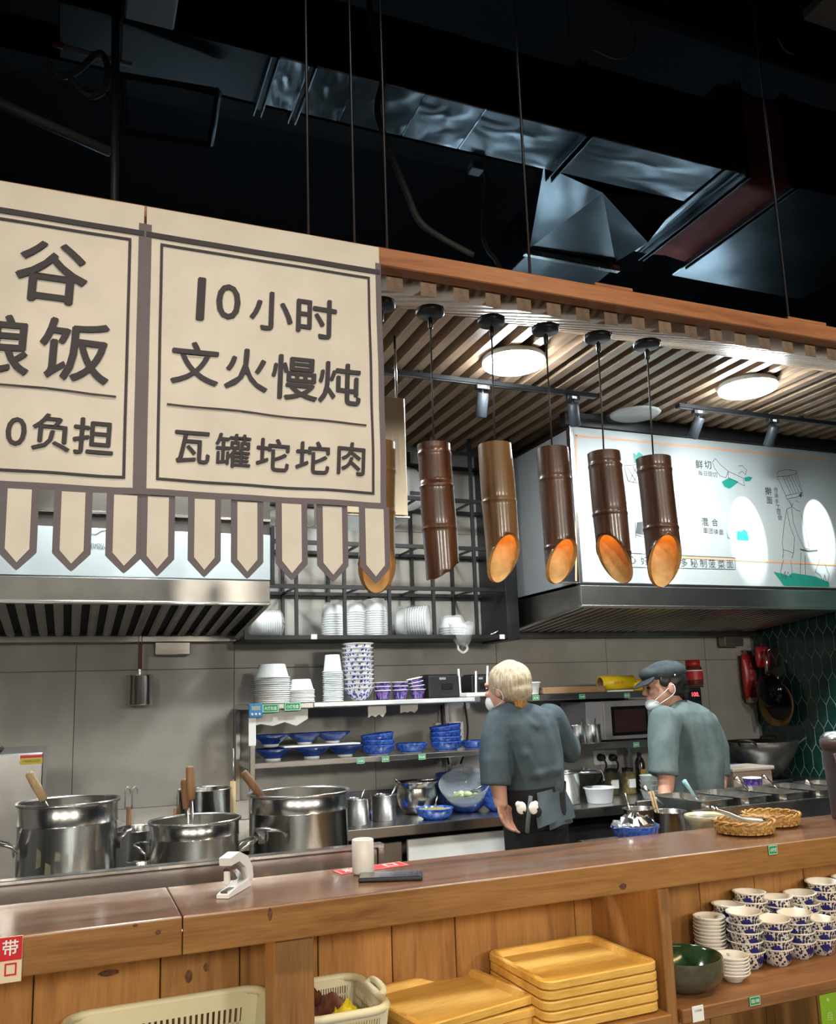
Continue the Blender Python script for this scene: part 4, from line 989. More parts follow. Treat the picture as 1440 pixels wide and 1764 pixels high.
for k,(dx,dy,m) in enumerate(((-.08,-.02,mat('white_cloth',(.75,.73,.68),.8)),(.06,.03,mat('green_cloth',(.32,.36,.08),.7)))):
    o = crumpled_sheet(.16,.15,18,.055,20+k,m,'cleaning_cloth',None,(b1c.x+dx,b1c.y+dy,b1c.z+.03+.002*k),.4*k); tag(o,('crumpled white cloth in the large basket','crumpled green cloth in the large basket')[k],'cloth')
# ------------------------------------------------------------------ crockery on the cup shelf
def cup_meshes():
    r0, r1, h = .036, .050, .052
    body = MB().lathe([(0,0),(r0*.9,0),(r0*.92,.004),(r0+.003,.006),(r1-.003,h-.006)], 30); 
    rim = MB().lathe([(r1-.003,h-.006),(r1+.003,h-.004),(r1+.004,h-.001),(r1+.002,h),(r1-.004,h-.002),(r0+.004,.014),(0,.010)], 30)
    fl = MB()
    for a in (S-.5, S+1.7, S+3.8):
        for q in range(7):
            pts = []
            for t in range(8):
                b = 2*PI*t/8; rr = .0095 if q else .005
                ox = (math.cos(q*PI/3)*.0085 if q else 0); oz = (math.sin(q*PI/3)*.0075 if q else 0)
                u_ = ox+math.cos(b)*.0052; v_ = oz+math.sin(b)*.0052; z = .027+v_; R_ = r0+.003+(r1-r0-.006)*(z-.006)/(h-.012)+.0006+.0001*q
                aa = a+u_/R_; pts.append((R_*math.cos(aa), R_*math.sin(aa), z))
            fl.add(pts, [tuple(range(8))])
    return body.mesh('body'), rim.mesh('rim'), fl.mesh('flower')
cbm, crm, cfm = cup_meshes()
def cup(loc, rz_, tilt, label, group):
    r = thing('painted_cup', label, 'cup', loc, rz_, group); r.rotation_euler = (tilt[0], tilt[1], rz_)
    put('body', cbm, CUPPR, r); put('rim', crm, CERAM, r); put('flower', cfm, FLORAL, r, kind='stuff'); return r
SZs = SZ+.001
stacks = [((1345,1664),4),((1286,1688),5),((1410,1652),4),((1452,1640),3)]
def cups_at(px, n, yoff, who, base=SZs, dxm=0):
    c = onZ(px[0], px[1], base); 
    for k in range(n):
        top_ = k == n-1
        cup((c.x+dxm+random.uniform(-.003,.003), c.y+yoff+random.uniform(-.002,.002), base+k*.0275), random.uniform(-.8,.8), (random.uniform(-.03,.03) if k else 0, random.uniform(-.04,.04) if k else 0), nth('flowered cup', k, n, who), who)
cups_at((1306,1671), 5, .040, 'front stack next to the small dish pile'); cups_at((1356,1666), 4, .040, 'second front stack along the shelf'); cups_at((1400,1655), 4, .050, 'third front stack along the shelf'); cups_at((1437,1648), 3, .05, 'low front stack at the shelf light end')
c = onZ(1304,1692,SZs)
rowb = [(1258,5,'back stack behind the tall dish pile'),(1296,6,'tallest back stack against the boards'),(1342,5,'back stack behind the second front stack'),(1386,5,'back stack behind the third front stack'),(1424,6,'back stack towards the bright end of the shelf'),(1470,6,'last back stack along the boards')]
for px, n, who in rowb:
    yb = 2.322; xx = onY(px, 1600, yb).x
    for k in range(n): cup((xx+random.uniform(-.003,.003), yb+random.uniform(-.003,.003), SZs+k*.0275), random.uniform(-.9,.9), (random.uniform(-.04,.04) if k else 0, random.uniform(-.05,.05) if k else 0), nth('flowered cup', k, n, who), who)
def dish_meshes():
    b = MB().lathe([(0,0),(.024,0),(.026,.004),(.030,.008),(.047,.022),(.0485,.025),(.047,.0262),(.044,.024),(.030,.013),(0,.011)], 32)
    d = MB()
    for a in (.4, 2.5, 4.4):
        for q in range(5): 
            pts = [((.031+.003*math.cos(2*PI*t/6)+.004*math.cos(q*1.25))*math.cos(a+.10*math.sin(q*1.25)+.06*math.sin(2*PI*t/6)), (.031+.003*math.cos(2*PI*t/6)+.004*math.cos(q*1.25))*math.sin(a+.10*math.sin(q*1.25)+.06*math.sin(2*PI*t/6)), .0165+.00*q+.004*math.cos(q*1.25)*.6) for t in range(6)]
            d.add(pts, [tuple(range(6))])
    return b.mesh('dish'), d.mesh('painted_sprig')
dbm, ddm = dish_meshes()
def dish(loc, sc, label, group):
    r = thing('small_dish', label, 'dish', loc, random.uniform(0,6), group); r.scale = (sc,sc,1); put('dish', dbm, CERAM, r); put('painted_sprig', ddm, FLORAL, r, kind='stuff')
c = onZ(1276,1692,SZs)
for k in range(6): dish((c.x-.006, c.y+.022, SZs+k*.0092), 1.02, nth('flowered dish', k, 6, 'low pile before the cups'), 'low pile of dishes')
xx = onY(1224,1620,2.30).x
for k in range(12): dish((xx+random.uniform(-.002,.002), 2.30, SZs+k*.0105), 1.02, nth('flowered dish', k, 12, 'tall pile behind the green bowl'), 'tall pile of dishes')
c = onY(1190,1660,2.16); gb = thing('green_bowl', 'large dark green glazed stoneware bowl beside the divider', 'bowl', (1.5465+.118, 2.16, SZs))
put('body', MB().lathe([(0,0),(.062,0),(.066,.006),(.10,.022),(.114,.048),(.115,.075),(.112,.090)], 44), speckle('olive_glaze', (.060,.058,.038), (.10,.095,.06), 25, .25, coat=.4), gb)
put('inner_glaze', MB().lathe([(.112,.090),(.109,.0905),(.104,.082),(.085,.035),(.04,.018),(0,.016)], 44), speckle('green_glaze', (.014,.045,.018), (.035,.09,.04), 20, .12, coat=.6), gb)
c = onY(1430,1745,2.10); gc = thing('green_card', 'bright green printed card standing below the cup shelf', 'card', (onY(1413,1740,2.10).x+.10, 2.10, .333))
put('sheet', MB().rbox(-.10,.10,-.002,.002,0,.36,.001,1), mat('lime_card', (.30,.55,.03), .5), gc)
mb = MB(); 
for k,ch in enumerate('自助小菜'): letters(mb, ch, lambda a,b: (-.068+a,-.003,.29-k*.045+b), h=.026)
letters(mb, '●', lambda a,b: (-.07+a,-.003,.335+b), h=.010); put('lettering', mb, mat('pale_green_print',(.62,.78,.30),.5), gc)

# ------------------------------------------------------------------ stockpot stove behind the counter
def zy(px, py, Y): return onY(px, py, Y).z
SY0 = 2.425; STZ = 1.0
stove = thing('stockpot_stove', 'long stainless stove with raised front rail behind the counter', 'stove', (-.3, 2.75, 0))
xs1 = onY(660,1470,SY0+.01).x; zr = onY(300,1497,SY0).z
put('body', MB().rbox(-1.6, xs1-.004, SY0+.03, 3.12, .08, STZ, .004, 1), STEEL, stove, world=True)
put('front_rail', MB().rbox(-1.6, xs1-.02, SY0, SY0+.028, STZ-.25, zr, .003, 1), STEEL, stove, world=True)
put('rail_cap', MB().rbox(-1.6, xs1, SY0-.004, SY0+.034, zr+.001, zr+.012, .002, 1), STEELN, stove, world=True)
put('rail_bracket', MB().rbox(xs1-.019, xs1, SY0-.003, SY0+.033, STZ-.2, zr, .002, 1), STEELN, stove, world=True)
for x in (-.9,.02,.40,.74): put('burner_ring', MB().lathe([(.10,0),(.12,0),(.12,.012),(.10,.012),(.10,0)], 28, c=(x,2.82,STZ+.0005)), BLACKM, stove, world=True)
for x in (-1.5, xs1-.1):
    for y in (SY0+.08, 3.05): put('leg', MB().tube([(x,y,0),(x,y,.08)], .02, 10), STEELN, stove, world=True)
def stockpot(label, pxl, pxr, pyrim, Y, hands, seedm=None):
    a, b = onY(pxl, pyrim, Y), onY(pxr, pyrim, Y); R = (b.x-a.x)/2*math.cos(.02); 
    # silhouette tangent correction for a round pot seen obliquely
    cx = (a.x+b.x)/2; R *= Y/math.hypot(cx,Y)*1.0 if cx > .2 else 1
    z0 = STZ+.014; h = a.z-z0
    r = thing('stockpot', label, 'stockpot', (cx, Y, z0))
    put('body', MB().lathe([(0,0),(R*.97,0),(R*.99,.004),(R*.99,h*.80),(R*1.002,h*.805),(R*1.002,h*.815),(R*.99,h*.82),(R*.99,h-.006)], 56), STEELZ, r)
    put('rim', MB().lathe([(R*.99,h-.008),(R*1.03,h-.006),(R*1.045,h-.002),(R*1.04,h+.003),(R*1.0,h+.003),(R*.975,h-.002)], 56), STEELN, r)
    put('inside', MB().lathe([(R*.975,h-.002),(R*.97,h*.1),(R*.95,.01),(0,.008)], 56), STEELZ, r)
    put('broth', MB().lathe([(0,0),(R*.966,0)], 40, c=(0,0,h*.70)), speckle('broth', (.16,.10,.05), (.24,.16,.09), 30, .08), r)
    for ang in hands:
        d = Vector((math.cos(ang), math.sin(ang), 0)); t = Vector((-d.y, d.x, 0)); z = h*.66
        put('handle', MB().tube(smooth_pts([d*R*.97+t*.042+Vector((0,0,z-.02)), d*(R+.02)+t*.045+Vector((0,0,z)), d*(R+.045)+t*.03+Vector((0,0,z+.008)), d*(R+.052)+Vector((0,0,z+.010)), d*(R+.045)-t*.03+Vector((0,0,z+.008)), d*(R+.02)-t*.045+Vector((0,0,z)), d*R*.97-t*.042+Vector((0,0,z-.02))],4), .0055, 8), STEELN, r)
        for sg_ in (-1,1): put('handle_plate', MB().cbox(d*(R*1.0)+t*.042*sg_+Vector((0,0,z-.025)), (.004,.022,.032), ang), STEELN, r)
    return r, R, h
p1, R1, h1 = stockpot('tall dented stockpot with tape residue on its side', 30, 204, 1386, 2.83, (PI+.2, .35))
p2, R2, h2 = stockpot('low middle stockpot with two wooden ladles', 257, 412, 1418, 2.80, (PI-.5, -.1))
p3, R3, h3 = stockpot('large stockpot at the end of the stove', 427, 598, 1370, 2.86, (S-.75, .9))
mb = MB(); rnd = random.Random(5)
for k in range(6):
    a0 = -2.2+k*.19+rnd.uniform(-.02,.02); w_ = rnd.uniform(.07,.13); z = h1*.52+rnd.uniform(-.02,.02); hh = rnd.uniform(.012,.03)
    pts = [(R1*1.0+.0006+.0001*k, a0, z-hh), (R1+.0006+.0001*k, a0+w_, z-hh*.7), (R1+.0006+.0001*k, a0+w_, z+hh*.6), (R1+.0006+.0001*k, a0+.01, z+hh)]
    mb.add([(r_*.993*math.cos(a)+.0, r_*.993*math.sin(a), zz) for r_, a, zz in pts], [(0,1,2,3)])
put('tape_residue', mb, mat('residue', (.46,.42,.30), .5, .5, alpha=.45), p1, kind='stuff')
def ladle(label, pot, Rp, hp_, tip, Y, m, steelfrac, bend=0):
    """wooden-handled ladle leaning in a pot: tip pixel of the handle, foot in the pot"""
    t = onY(tip[0], tip[1], Y); f = onY(tip[2], tip[3], Y); d = (f-t); L_ = d.length; d.normalize(); foot = t+d*(L_+.18)
    r = thing('ladle', label, 'ladle', foot)
    q = t+d*L_*steelfrac
    put('handle', MB().tube([t, t+d*.006, t+d*L_*steelfrac*.5, q], [.010,.0125,.0135,.011], 12), m, r, world=True)
    put('shaft', MB().tube([q-d*.005, foot], .0055, 8), STEELN, r, world=True)
    put('bowl', MB().lathe([(0,-.03),(.03,-.022),(.042,-.002),(.040,0),(.028,-.019),(0,-.026)], 20, c=foot), STEELN, r, world=True)
    return r
ladle('pale wooden handled ladle leaning in the dented stockpot', p1, R1, h1, (50,1331,80,1387), 2.86, W_PALE, .85)
ladle('tall dark wooden handled ladle in the middle stockpot', p2, R2, h2, (327,1320,331,1412), 2.80, W_LADLE, .62)
ladle('second wooden handled ladle behind the tall one in the middle stockpot', p2, R2, h2, (318,1342,322,1405), 2.84, W_LADLE, .8)
ladle('brown wooden handled ladle leaning in the large stockpot', p3, R3, h3, (419,1330,452,1374), 2.80, W_LADLE, .98)
def simple_pot(name, label, cat, px, pybase, Y, z0, R, h, m=None, lid=False, group=None, inner=None, lip=.004):
    c = onY(px, pybase, Y); r = thing(name, label, cat, (c.x, Y, z0), group=group)
    put('body', MB().lathe([(0,0),(R*.96,0),(R,.004),(R,h-.004),(R+lip,h-.003),(R+lip,h),(R-.001,h),(R-.003,h-.004),(R-.003,.006),(0,.005)], 40), m or STEELZ, r)
    if inner: put('contents', MB().lathe([(0,.004),(R*.6,.002),(R-.004,0)], 30, c=(0,0,h*.78)), inner, r)
    return r
simple_pot('small_stove_pot', 'small steel pot behind the gap between the first two stockpots', 'pot', 238, 1490, 3.02, STZ+.001, .085, .21)
simple_pot('small_stove_pot', 'wide steel pot standing behind the middle stockpot', 'pot', 352, 1440, 3.03, STZ+.001, .085, .32)
simple_pot('small_stove_pot', 'squat steel pot low between the first two stockpots', 'pot', 243, 1510, 2.78, STZ+.001, .045, .14)
# hanging skimmers and small tools on the back edge
for k,(px,py,label) in enumerate(((222,1365,'pair of steel spring hooks hanging on red handles behind the first stockpot'),(303,1368,'steel spring hook with wooden handle behind the middle stockpot'))):
    c = onY(px,py+25,3.06); r = thing('hook_tool', label, 'tool', (c.x,3.06,STZ+.001))
    put('shaft', MB().tube([(0,0,0),(0,0,c.z-STZ)], .008, 8), W_LADLE, r); 
    for s_ in ((-.012,.010) if k == 0 else (.004,)):
        put('hook', MB().tube(smooth_pts([(s_,0,c.z-STZ-.01),(s_,0,c.z-STZ+.05),(s_+.008,0,c.z-STZ+.062),(s_+.015,0,c.z-STZ+.05),(s_+.012,0,c.z-STZ+.035)],4), .0025, 6), STEELN, r)
c = onY(401,1395,3.08); r = thing('whisk', 'thin wire whisk with bamboo handle standing behind the stockpots', 'whisk', (c.x,3.08,STZ+.001))
zt_ = onY(401,1290,3.08).z-STZ
put('handle', MB().tube([(0,0,0),(0,0,zt_*.75)], .010, 8), W_PALE, r); put('wire', MB().tube([(0,0,zt_*.7),(.002,0,zt_*.85),(0,0,zt_)], .003, 6), STEELN, r)
# stainless panel with warning label at the far left
a, b = onY(-60,1300,3.25), onY(75,1296,3.25)
pn = thing('steel_cabinet', 'tall stainless cabinet with a yellow warning label beside the stockpots', 'cabinet', (b.x-.3, 3.25, 0))
put('body', MB().rbox(b.x-.62, b.x, 3.25, 3.85, 0, b.z, .004, 1), STEEL, pn, world=True); g = onY(54,1308,3.248)
put('warning_label', MB().box(g.x-.035, g.x+.035, 3.2475, 3.2492, g.z-.016, g.z+.004), mat('yellow_label',(.62,.50,.04),.5), pn, world=True)
put('warning_strip', MB().box(g.x-.035, g.x+.035, 3.2475, 3.2492, g.z+.005, g.z+.014), REDP, pn, world=True)
mb = MB(); letters(mb, '严禁触摸以防烫伤', lambda x_, y_: (g.x+x_, 3.2470, g.z-.006+y_), w=.055, h=.009); put('lettering', mb, INKL, pn, world=True)
put('top_hose', MB().tube(smooth_pts([Vector((b.x-.5,3.3,b.z+.012)),Vector((b.x-.3,3.3,b.z+.03)),Vector((b.x-.16,3.3,b.z+.024)),Vector((b.x-.13,3.3,b.z+.010))]), .010, 8), BLACKP, pn, world=True)
# ladle pot hanging from the hood
zt_ = zy(243,1095,WALL_Y-.08); zb2 = zy(240,1215,WALL_Y-.08); zp = zy(240,1163,WALL_Y-.08); c = onY(240,1190,WALL_Y-.08); Rl = 22*mpp(c)
hp2 = thing('hanging_dipper', 'steel dipper with brown grip hanging under the hood on the tiled wall', 'dipper', (c.x, WALL_Y-.08, zb2))
put('cup', MB().lathe([(0,0),(Rl*.96,0),(Rl,.004),(Rl,zp-zb2-.004),(Rl+.004,zp-zb2),(Rl-.002,zp-zb2),(Rl-.002,.006),(0,.005)], 36), STEELZ, hp2)
put('shank', MB().rbox(-.006,.006,-.006,-.002,zp-zb2-.02,zp-zb2+.035,.001,1), STEELN, hp2); put('grip', MB().rbox(-.010,.010,-.009,.003,zp-zb2+.03,zt_-zb2-.045,.004,2), mat('grip_brown',(.10,.03,.02),.5), hp2)
for s_ in (-.008,.008): put('hook', MB().tube([(s_,-.003,zt_-zb2-.05),(s_,-.003,zt_-zb2+.012)], .0022, 6), STEELN, hp2)

# ------------------------------------------------------------------ back counter and wall shelves
XB0 = .92
bcn = thing('back_counter', 'stainless work counter along the tiled wall', 'counter', (2.0, 4.3, 0))
put('worktop', MB().rbox(-1.5, 3.25, BC_Y, WALL_Y-.016, BC_Z-.05, BC_Z, .004, 2), STEEL, bcn, world=True)
put('upstand', MB().rbox(-1.5, 3.25, WALL_Y-.015, WALL_Y-.002, BC_Z, BC_Z+.10, .002, 1), STEEL, bcn, world=True)
xd = [-1.45, -.5, .5, 1.52]
for a, b in zip(xd[:-1], xd[1:]): put('door', MB().rbox(a+.01, b-.01, BC_Y+.03, BC_Y+.05, .12, BC_Z-.08, .003, 1), STEEL, bcn, world=True)
put('fridge_front', MB().rbox(1.54, 2.20, BC_Y+.025, BC_Y+.05, BC_Z-.19, BC_Z-.075, .004, 1), WHITEP, bcn, world=True)
put('dark_bay', MB().box(1.54, 2.2, BC_Y+.3, BC_Y+.32, .12, BC_Z-.2), BLACKM, bcn, world=True)
put('cupboard', MB().rbox(2.22, 3.2, BC_Y+.03, WALL_Y-.02, .12, BC_Z-.09, .003, 1), mat('cupboard_dark',(.05,.05,.05),.4,.6), bcn, world=True)
put('plinth', MB().box(-1.45, 3.2, BC_Y+.1, WALL_Y-.02, 0, .12), BLACKM, bcn, world=True)
for k in range(9): put('vent_slot', MB().box(2.55+k*.05, 2.58+k*.05, BC_Y+.026, BC_Y+.03, BC_Z-.19, BC_Z-.182), BLACKP, bcn, world=True)
put('side_wall', MB().box(-1.45,-1.44,BC_Y+.05,WALL_Y-.02,.12,BC_Z-.05), STEEL, bcn, world=True)
card('cabinet_label', 'small green label on the steel cabinet under the back counter', 'label', 762, 1460, BC_Y+.0285, .045, .028, LABELG, '保鲜柜')
SFY = 4.25; SZ1 = onY(620,1207,SFY).z; SZ2 = onY(640,1303,SFY).z
x0s = onY(430,1220,SFY).x; x1s = onY(822,1200,SFY).x
sh = thing('dish_shelf', 'two-tier stainless dish shelf standing on the back counter', 'shelf', (x0s, SFY, BC_Z))
for z in (SZ1, SZ2):
    put('shelf_board', MB().rbox(x0s, x1s+.02, SFY, WALL_Y-.02, z-.028, z, .003, 1), STEEL, sh, world=True)
for x in (x0s+.001, x1s-.02):
    for y in ((SFY-.001, WALL_Y-.05) if x < x0s+.1 else (WALL_Y-.05,)): put('upright', MB().rbox(x, x+.028, y, y+.028, BC_Z+.101 if y > 4.5 else BC_Z+.001, SZ1-.03, .003, 1), STEELN, sh, world=True)
put('corner_guard', MB().rbox(x0s-.006, x0s+.03, SFY-.005, SFY-.002, SZ1-.20, SZ1-.03, .001, 1), mat('white_strip',(.80,.82,.82),.4), sh, world=True)
put('light_rail', MB().rbox(onY(540,1210,SFY).x, x1s-.02, SFY-.012, SFY-.002, SZ1-.024, SZ1-.002, .002, 1), mat('pale_strip', (.75,.76,.75), .3, .3), sh, world=True)
ZR1 = onY(1000,1194,SFY).z; ZR2 = onY(1030,1280,SFY).z
xr0, xr1 = onY(935,1195,SFY).x-.25, onY(1200,1190,SFY).x
sr = thing('appliance_shelf', 'two-tier stainless shelf holding the microwave', 'shelf', (xr0, SFY, BC_Z))
for z in (ZR1, ZR2): put('shelf_board', MB().rbox(xr0 if z == ZR1 else onY(985,1290,SFY).x, xr1 if z == ZR2 else onY(1150,1190,SFY).x, SFY, WALL_Y-.02, z-.035, z, .003, 1), STEEL, sr, world=True)
for x, zz in ((xr0+.3, ZR1), (onY(1150,1190,SFY).x-.03, ZR1), (xr1-.03, ZR2)):
    put('upright', MB().rbox(x, x+.028, WALL_Y-.055, WALL_Y-.025, BC_Z+.101, zz-.036, .003, 1), STEELN, sr, world=True)
# labels of the shelves
def small_label(px, py, Y, w, h, body, lab):
    c = onY(px, py, Y); r = thing('shelf_label', lab, 'label', (c.x, Y, c.z)); put('plate', MB().rbox(-w/2,w/2,-.001,.001,-h/2,h/2,.0008,1), LABELG, r)
    mb = MB(); letters(mb, body, lambda a, b: (a,-.0015,b), w=w*.72, h=h*.42, bold=.008); put('lettering', mb, LABELW, r)
    mb = MB(); q = [(-w*.46,-h*.43),(w*.46,-h*.43),(w*.46,h*.43),(-w*.46,h*.43)]; mb.add([(a,-.0014,b) for a,b in q]+[(a*.94,-.0014,b*.9) for a,b in q], [(0,1,5,4),(1,2,6,5),(2,3,7,6),(3,0,4,7)]); put('border', mb, LABELW, r)
small_label(466,1220,SFY-.0025,.085,.042,'大打包盒','green label for large takeaway boxes on the dish shelf')
small_label(504,1217,SFY-.0025,.085,.042,'小打包盒','green label for small takeaway boxes on the dish shelf')
for px,py,t_ in ((621,1311,'汤碗'),(664,1308,'菜碟'),(727,1304,'味碟')): small_label(px,py,SFY-.0025,.042,.028,t_,'green label reading %s on the lower dish shelf edge' % {'汤碗':'soup bowls','菜碟':'side plates','味碟':'sauce dishes'}[t_])
for px,py,t_,l_ in ((1003,1200,'砧板','green label below the wooden board'),(1080,1198,'胶袋','green label below the yellow film roll'),(923,1202,'盒盖','green label below the white tub'),(1096,1283,'微波炉','green label below the microwave')): small_label(px,py,SFY-.0025,.042,.030,t_,l_)
tm_ = thing('kitchen_timer', 'blue digital kitchen timer hung on the shelf corner', 'timer', onY(440,1224,SFY-.016)); 
put('body', MB().rbox(-.034,.034,-.008,.008,-.034,.034,.006,2), mat('timer_blue',(.03,.22,.52),.4), tm_); put('screen', MB().rbox(-.022,.022,-.0095,-.0078,0,.022,.001,1), mat('lcd',(.30,.36,.32),.3), tm_)
for k in (-1,0,1): put('button', MB().lathe([(0,.003),(.006,.002),(.006,0)], 12, c=(k*.018,-.0078,-.018), M=Matrix.Rotation(PI/2,3,'X')), WHITEP, tm_)
# torn notices taped below the upper shelf
for k,(px,py,w_,h_,lab) in enumerate(((480,1236,.30,.085,'pale torn paper strip taped under the dish shelf'),(650,1240,.10,.06,'white torn paper scrap under the middle of the dish shelf'),(705,1232,.10,.045,'white paper scrap under the small cups'))):
    c = onY(px,py,SFY+.03); zt_ = SZ1-.029; po = [(-w_/2,0),(w_/2,0),(w_/2,-h_*.6),(w_*.3,-h_),(w_*.1,-h_*.75),(-w_*.1,-h_*.95),(-w_*.3,-h_*.8),(-w_/2,-h_)]
    tag(put('paper_scrap', MB().prism([(c.x+a-c.x,b) for a,b in po], -.0006, .0006, 'Y'), mat('paper_pale',(.62,.60,.56),.7), loc=(c.x,SFY+.03,zt_)), lab, 'paper')

# ------------------------------------------------------------------ ware on the dish shelf
SY = 4.40; e1 = SZ1+.001; e2 = SZ2+.001
def flared(r0, r1, h, foot=.5, t=.003, flare=.0):
    return MB().lathe([(0,0),(r0*foot,0),(r0*foot,.006),(r0,.012),(r0+(r1-r0)*.6,h*.62),(r1-flare,h-.004),(r1,h-.001),(r1-.001,h),(r1-t-flare,h-.004),(r0+(r1-r0)*.55-t,h*.6),(r0-t,.016),(0,.014)], 36)
bigm = MB().lathe([(0,0),(.064,0),(.067,.003),(.084,.064),(.092,.066),(.093,.070),(.084,.072),(.080,.066),(.0645,.006),(0,.004)], 36).mesh('takeout_bowl')
def inverted(mesh_, px, z, Y, n, pitch, h, m, name, label, cat, group, wob=.002):
    c = onY(px, 1200, Y)
    for k in range(n):
        o = put(name, mesh_, m, loc=(c.x+random.uniform(-wob,wob), Y+random.uniform(-wob,wob), z+h+k*pitch)); o.rotation_euler = (PI,0,random.uniform(0,6)); tag(o, nth(label[0], k, n, label[1]), cat, group)
inverted(bigm, 469, e1, SY-.02, 13, .0105, .072, WHITEB, 'takeout_bowl', ('large white takeaway bowl', 'tall upside-down stack by the timer'), 'bowl', 'tall stack of white takeaway bowls')
smm = MB().lathe([(0,0),(.046,0),(.049,.003),(.064,.052),(.070,.054),(.071,.057),(.064,.059),(.060,.054),(.0465,.006),(0,.004)], 36).mesh('takeout_bowl')
inverted(smm, 519, e1, SY-.02, 8, .0085, .059, WHITEB, 'takeout_bowl', ('small white takeaway bowl', 'lower upside-down stack'), 'bowl', 'low stack of white takeaway bowls')
cpm = MB().lathe([(0,0),(.037,0),(.039,.003),(.048,.085),(.055,.088),(.056,.091),(.048,.092),(.045,.086),(.0365,.006),(0,.004)], 32).mesh('plastic_cup')
inverted(cpm, 574, e1, SY, 17, .0095, .092, mat('frosted_cup', (.80,.86,.88), .25, subs=.1), 'plastic_cup', ('frosted plastic cup', 'tall upside-down cup stack'), 'cup', 'stack of frosted cups')
bwm = flared(.050,.078,.064,.72).mesh('bowl_body'); bwi = MB().lathe([(.082,.0655),(.070,.045),(.05,.017),(0,.0155)],36).mesh('bowl_inside')
c = onY(618,1200,SY)
for k in range(11):
    r = thing('blue_white_bowl', nth('blue and white bowl', k, 11, 'tall nested stack on the shelf'), 'bowl', (c.x+random.uniform(-.002,.002), SY, e1+k*.0235), random.uniform(0,6), 'tall nested stack of blue and white bowls')
    put('bowl_body', bwm, BLUEW, r); put('bowl_rim', MB().lathe([(.072,.050),(.078,.060),(.086,.0655),(.087,.0675),(.085,.068),(.076,.062),(.06,.035)],36).mesh('bowl_rim') if k == 0 else bpy.data.meshes['bowl_rim'], CERAM, r)
scm = MB().lathe([(0,0),(.030,0),(.032,.003),(.043,.046)], 28).mesh('cup_body'); scr = MB().lathe([(.043,.046),(.047,.047),(.047,.050),(.042,.050),(.040,.045),(.031,.006),(0,.005)],28).mesh('cup_rim')
for px, n, til, who in ((659,3,0,'first'),(689,3,0,'second'),(719,4,.16,'leaning third')):
    c = onY(px,1195,SY-.03); x_, z_ = c.x, e1
    for k in range(n):
        r = thing('violet_cup', nth('small violet cup', k, n, who+' low stack beside the printer'), 'cup', (x_, SY-.03, z_), random.uniform(0,6), '%s stack of violet cups' % who)
        if til and k: r.rotation_euler = (0, -til*min(k,2)*.6, 0)
        put('cup_body', scm, PURPLE, r); put('cup_rim', scr, CERAM, r)
        z_ += .021 if not (til and k) else .020; x_ -= (.004*k if til else 0)*.5
def black_box(px0, px1, py0, Y, z, d, name, label, cat):
    a, b = onY(px0,1180,Y), onY(px1,1180,Y); h = onY((px0+px1)/2,py0,Y).z-z
    r = thing(name, label, cat, ((a.x+b.x)/2, Y, z)); w_ = (b.x-a.x)/2
    put('body', MB().rbox(-w_,w_,0,d,0,h,.010,2), BLACKP, r); put('paper_slot', MB().rbox(-w_*.2,w_*.55,-.003,.004,h*.35,h*.62,.002,1), mat('slot_black',(.004,.004,.004),.3), r)
    put('top_panel', MB().rbox(-w_*.9,w_*.9,.01,d-.02,h-.001,h+.006,.002,1), BLACKP, r); put('badge', MB().box(-w_*.3,w_*.1,-.002,-.0005,h*.8,h*.9), mat('badge_grey',(.3,.3,.32),.4), r)
    return r
black_box(738,792,1163,SY-.06,e1,.16,'receipt_printer','black receipt printer on the dish shelf beside the router','printer')
black_box(812,848,1163,SY-.02,e1,.14,'receipt_printer','black receipt printer half hidden behind the router','printer')
a = onY(795,1195,SY-.07); ro = thing('wifi_router', 'white router with upright antennas between the printers', 'router', (a.x+.05, SY-.10, e1))
put('body', MB().rbox(-.055,.075,-.05,.05,0,.022,.006,2), WHITEP, ro)
for x_, y_, h_, lean_ in ((-.05,.045,.155,-.006),(.045,.045,.14,.006),(.068,-.045,.165,.012)): put('antenna', MB().tube([(x_,y_,.01),(x_+lean_,y_,h_)], [.007,.0055], 8), WHITEP, ro)
# bowls on the lower shelf
plm = flared(.040,.098,.060,.95,.003).mesh('bowl_body')
def deep_bowl(px, py, Y, z, label, m=BLUED, sc=1, group=None, tilt=0):
    c = onY(px, py, Y); r = thing('blue_bowl', label, 'bowl', (c.x, Y, z), random.uniform(0,6) if not tilt else 0, group); r.scale = (sc,)*3
    if tilt: r.rotation_euler = (tilt*.3, tilt, 0)
    put('bowl_body', plm, m, r); put('foot', MB().lathe([(.0385,0),(.0395,-.0002),(.0395,.010),(.041,.0125)], 28).mesh('foot'), CERAM, r); return r
for px, who in ((470,'by the shelf post'),(537,'between its neighbours'),(594,'beside the stacked blue dishes')): deep_bowl(px,1300,SY-.06,e2,'dark blue flared bowl on the lower shelf '+who)
